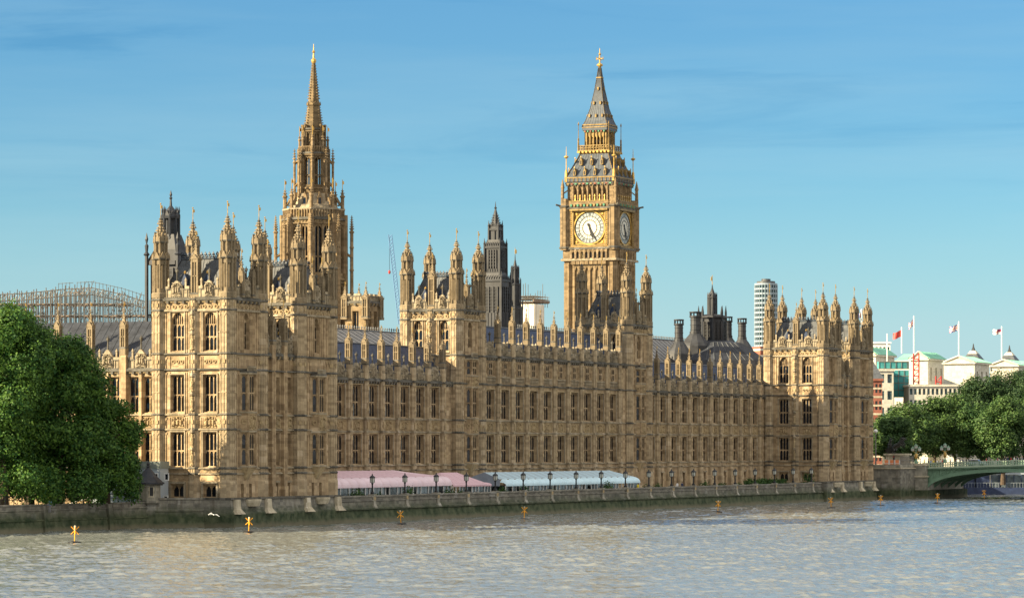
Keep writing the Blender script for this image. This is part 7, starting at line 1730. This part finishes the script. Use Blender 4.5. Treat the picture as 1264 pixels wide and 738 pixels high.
def box_building(label, px0, px1, ytop, ybot, D, depth, mat, cat='office building', name='office_building', rows=4, cols=5, band=None, roof=None):
    a, b = at_D(px0, D), at_D(px1, D); e = Vector((b[0]-a[0], b[1]-a[1])); L_ = e.length; e.normalize(); F = Fr(a[0], a[1], e.x, e.y); zt = zpx(ytop, D); zb = zpx(ybot, D)
    T = thing(name, label, cat, (a[0], a[1], zb)); mb = MB(); s = L_/cols; q = (zt-zb)/rows
    hs = [(i*s+s*.2, i*s+s*.8, zb+j*q+q*.3, zb+j*q+q*.82) for i in range(cols) for j in range(rows)]
    wall(mb, F, 0, L_, zb, zt, hs, mat, rec=.3); mb.fbox(F, 0, L_, -depth, -.5, zb, zt-.02, mat)
    for u in (0, L_): mb.quad(F.p(u, 0, zb), F.p(u, -depth, zb), F.p(u, -depth, zt), F.p(u, 0, zt), mat)
    mb.fbox(F, -.3, L_+.3, -depth-.3, .4, zt, zt+.6, mat)
    if band:
        for j in range(rows*2): mb.fbox(F, 0, L_, .0, .06, zb+j*q/2, zb+j*q/2+.5, band)
    mb.build('wall', T)
    for h in hs: m = MB(); P_ = F.p; m.quad(P_(h[0], -.28, h[2]), P_(h[1], -.28, h[2]), P_(h[1], -.28, h[3]), P_(h[0], -.28, h[3]), 'office_glass'); m.build('window', T)
    if roof: m = MB(); m.loft([[F.p(-.4, .4, zt+.6), F.p(L_+.4, .4, zt+.6), F.p(L_+.4, -depth, zt+.6), F.p(-.4, -depth, zt+.6)], [F.p(1.5, -depth*.45, zt+roof[1]), F.p(L_-1.5, -depth*.45, zt+roof[1]), F.p(L_-1.5, -depth*.55, zt+roof[1]), F.p(1.5, -depth*.55, zt+roof[1])]], roof[0]); m.build('roof', T)
    return T
box_building('red brick building with pale bands and dark roof beside the far pavilion', 1070, 1089, 470, 575, 905, 20, 'brick_red', rows=5, cols=4, band='pale_stone', roof=('slate_grey', 5.5))
box_building('plain white building below the teal scaffold netting', 1084, 1103, 458, 520, 960, 20, 'white_stone', rows=3, cols=2)
box_building('white modern rooftop block at the far left of the green roofs', 1070, 1099, 424, 470, 1200, 25, 'white_paint', rows=2, cols=6)
box_building('low white stone range with a row of dark windows below the white gables', 1122, 1192, 477, 505, 962, 14, 'white_stone', rows=2, cols=13)
T = thing('netted_scaffold', 'teal netted scaffolding on the white offices above the trees', 'scaffolding', (*at_D(1110, 975), 20)); 
def netted():
    D = 975; mb = MB(); rs = random.Random(2)
    for (p0, p1, y0, y1) in ((1085, 1122, 446, 455), (1102, 1122, 457, 490)):
        a, b = at_D(p0, D), at_D(p1, D); e = Vector((b[0]-a[0], b[1]-a[1])); L_ = e.length; e.normalize(); F = Fr(a[0], a[1], e.x, e.y); mb.fbox(F, 0, L_, -5, 0, zpx(y1, D), zpx(y0, D), 'netting_teal')
        for k in range(int(L_/1.6)+1): mb.fbox(F, k*1.6-.07, k*1.6+.07, .02, .14, zpx(y1, D), zpx(y0, D), 'scaffold_tube')
        for z in np.arange(zpx(y1, D), zpx(y0, D), 2.0): mb.fbox(F, 0, L_, .14, .22, z-.07, z+.07, 'scaffold_tube' if rs.random() < .6 else 'scaffold_board')
    mb.build('netting', T)
netted()
for px, y0, y1, D, lab in ((1131, 436, 492, 965, 'tall red lattice hoist mast in front of the white offices'), (1158.5, 464, 486, 965, 'short red lattice hoist mast before the white offices')):
    x, y = at_D(px, D); T = thing('hoist_mast', lab, 'hoist mast', (x, y, zpx(y1, D))); mb = MB(); z0, z1 = zpx(y1, D), zpx(y0, D); e = Vector((cos(PHI-pi/2), sin(PHI-pi/2), 0)); N = int((z1-z0)/1.5)
    for s in (-1, 1): mb.tube(Vector((x, y, z0))+e*s*.75, Vector((x, y, z1))+e*s*.75, .2, 'red_paint', 4)
    for k in range(N): z = z0+(z1-z0)*k/N; mb.tube(Vector((x, y, z))-e*.75, Vector((x, y, z))+e*.75, .14, 'red_paint', 4); mb.tube(Vector((x, y, z))-e*.75, Vector((x, y, z+1.5))+e*.75, .1, 'red_paint', 4)
    mb.build('mast', T)
flagpole('thin flagpole flying a plain red flag, leftmost over the white offices', 1113, 1010, 436, 406, 2.7, 1.9, 'red', -1, .42)
flagpole('tall flagpole with a furled union flag above the red hoist mast', 1128, 1010, 436, 392, 1.6, 2.0, 'union', -1, .9)
flagpole('flagpole flying a union flag over the middle white gable', 1183.5, 1000, 440, 399, 2.9, 1.8, 'union', -1, .3)
flagpole('flagpole flying a white flag with red cross at the right', 1236.5, 1010, 446, 405, 2.7, 1.5, 'ensign', -1, .08)
flagpole('bare white flagpole standing before the leftmost green roof', 1095, 1000, 456, 414, .01, .01, 'red', -1, 0)
flagpole('short pole with union flag drooping among the round chimneys', 874.5, 745, 402, 386, 2.2, 1.6, 'union', -1, .75)
flagpole('small pole with a blue, white and red flag among the far pavilion turrets', 1063.5, 712, 402, 385, .8, 1.0, 'tricolour', -1, .15)
for px, D, y0, y1, lab in ((1201.5, 1250, 424, 447, 'dark pointed roof with white cap between two flagpoles'), (1246, 1250, 426, 449, 'dark pointed roof with white cap at the right edge')):
    x, y = at_D(px, D); T = thing('pointed_roof', lab, 'roof turret', (x, y, zpx(470, D))); mb = MB(); zt, zb = zpx(y0, D), zpx(y1, D)
    mb.lathe(x, y, [(3.8, zb-10), (3.8, zb)], 'white_stone', 4); mb.lathe(x, y, [(3.8, zb), (1.7, zb+(zt-zb)*.45)], 'slate_grey', 4); mb.lathe(x, y, [(1.7, zb+(zt-zb)*.45), (.9, zb+(zt-zb)*.62)], 'white_stone', 4); mb.lathe(x, y, [(.7, zb+(zt-zb)*.62), (.3, zb+(zt-zb)*.8), (.1, zt)], 'dark_iron', 6); mb.build('roof', T)
def tower_block():
    D = 1450; x, y = at_D(945.5, D); T = thing('tower_block', 'round white and glass tower block with red brick banded base', 'tower block', (x, y, 3)); r = 14.2*D/4250; zt, zm = zpx(352, D), zpx(428, D); mb = MB()
    mb.lathe(x, y, [(r*.93, zm), (r*.93, zt)], 'office_glass', 24, rot=0); F_ = 13; q = (zt-zm)/F_
    for k in range(F_+1): mb.lathe(x, y, [(r*.99, zm+k*q-.05), (r, zm+k*q), (r, zm+k*q+q*.32), (r*.99, zm+k*q+q*.35)], 'tower_white', 24, rot=0)
    for k in range(24): t = 2*pi*k/24; mb.tube((x+r*.99*cos(t), y+r*.99*sin(t), zm), (x+r*.99*cos(t), y+r*.99*sin(t), zt), .17, 'tower_white', 4)
    mb.lathe(x, y, [(r*.8, zt), (r*.8, zt+1.6), (r*.4, zt+1.7), (r*.4, zt+2.6)], 'slate_grey', 16, rot=0); mb.build('shaft', T); mb = MB(); w = r*1.02
    c, s = cos(PHI), sin(PHI); mb.lathe(x, y, [(r*.98, 3), (r*.98, zm)], 'brick_red', 4, rot=PHI+pi/4+.35)
    for k in range(8): z = zm-1-k*2.7; mb.lathe(x, y, [(r*.99, z-.8), (r*1.0, z-.75), (r*1.0, z), (r*.99, z+.05)], 'white_stone', 4, rot=PHI+pi/4+.35)
    mb.build('brick_base', T)
tower_block()
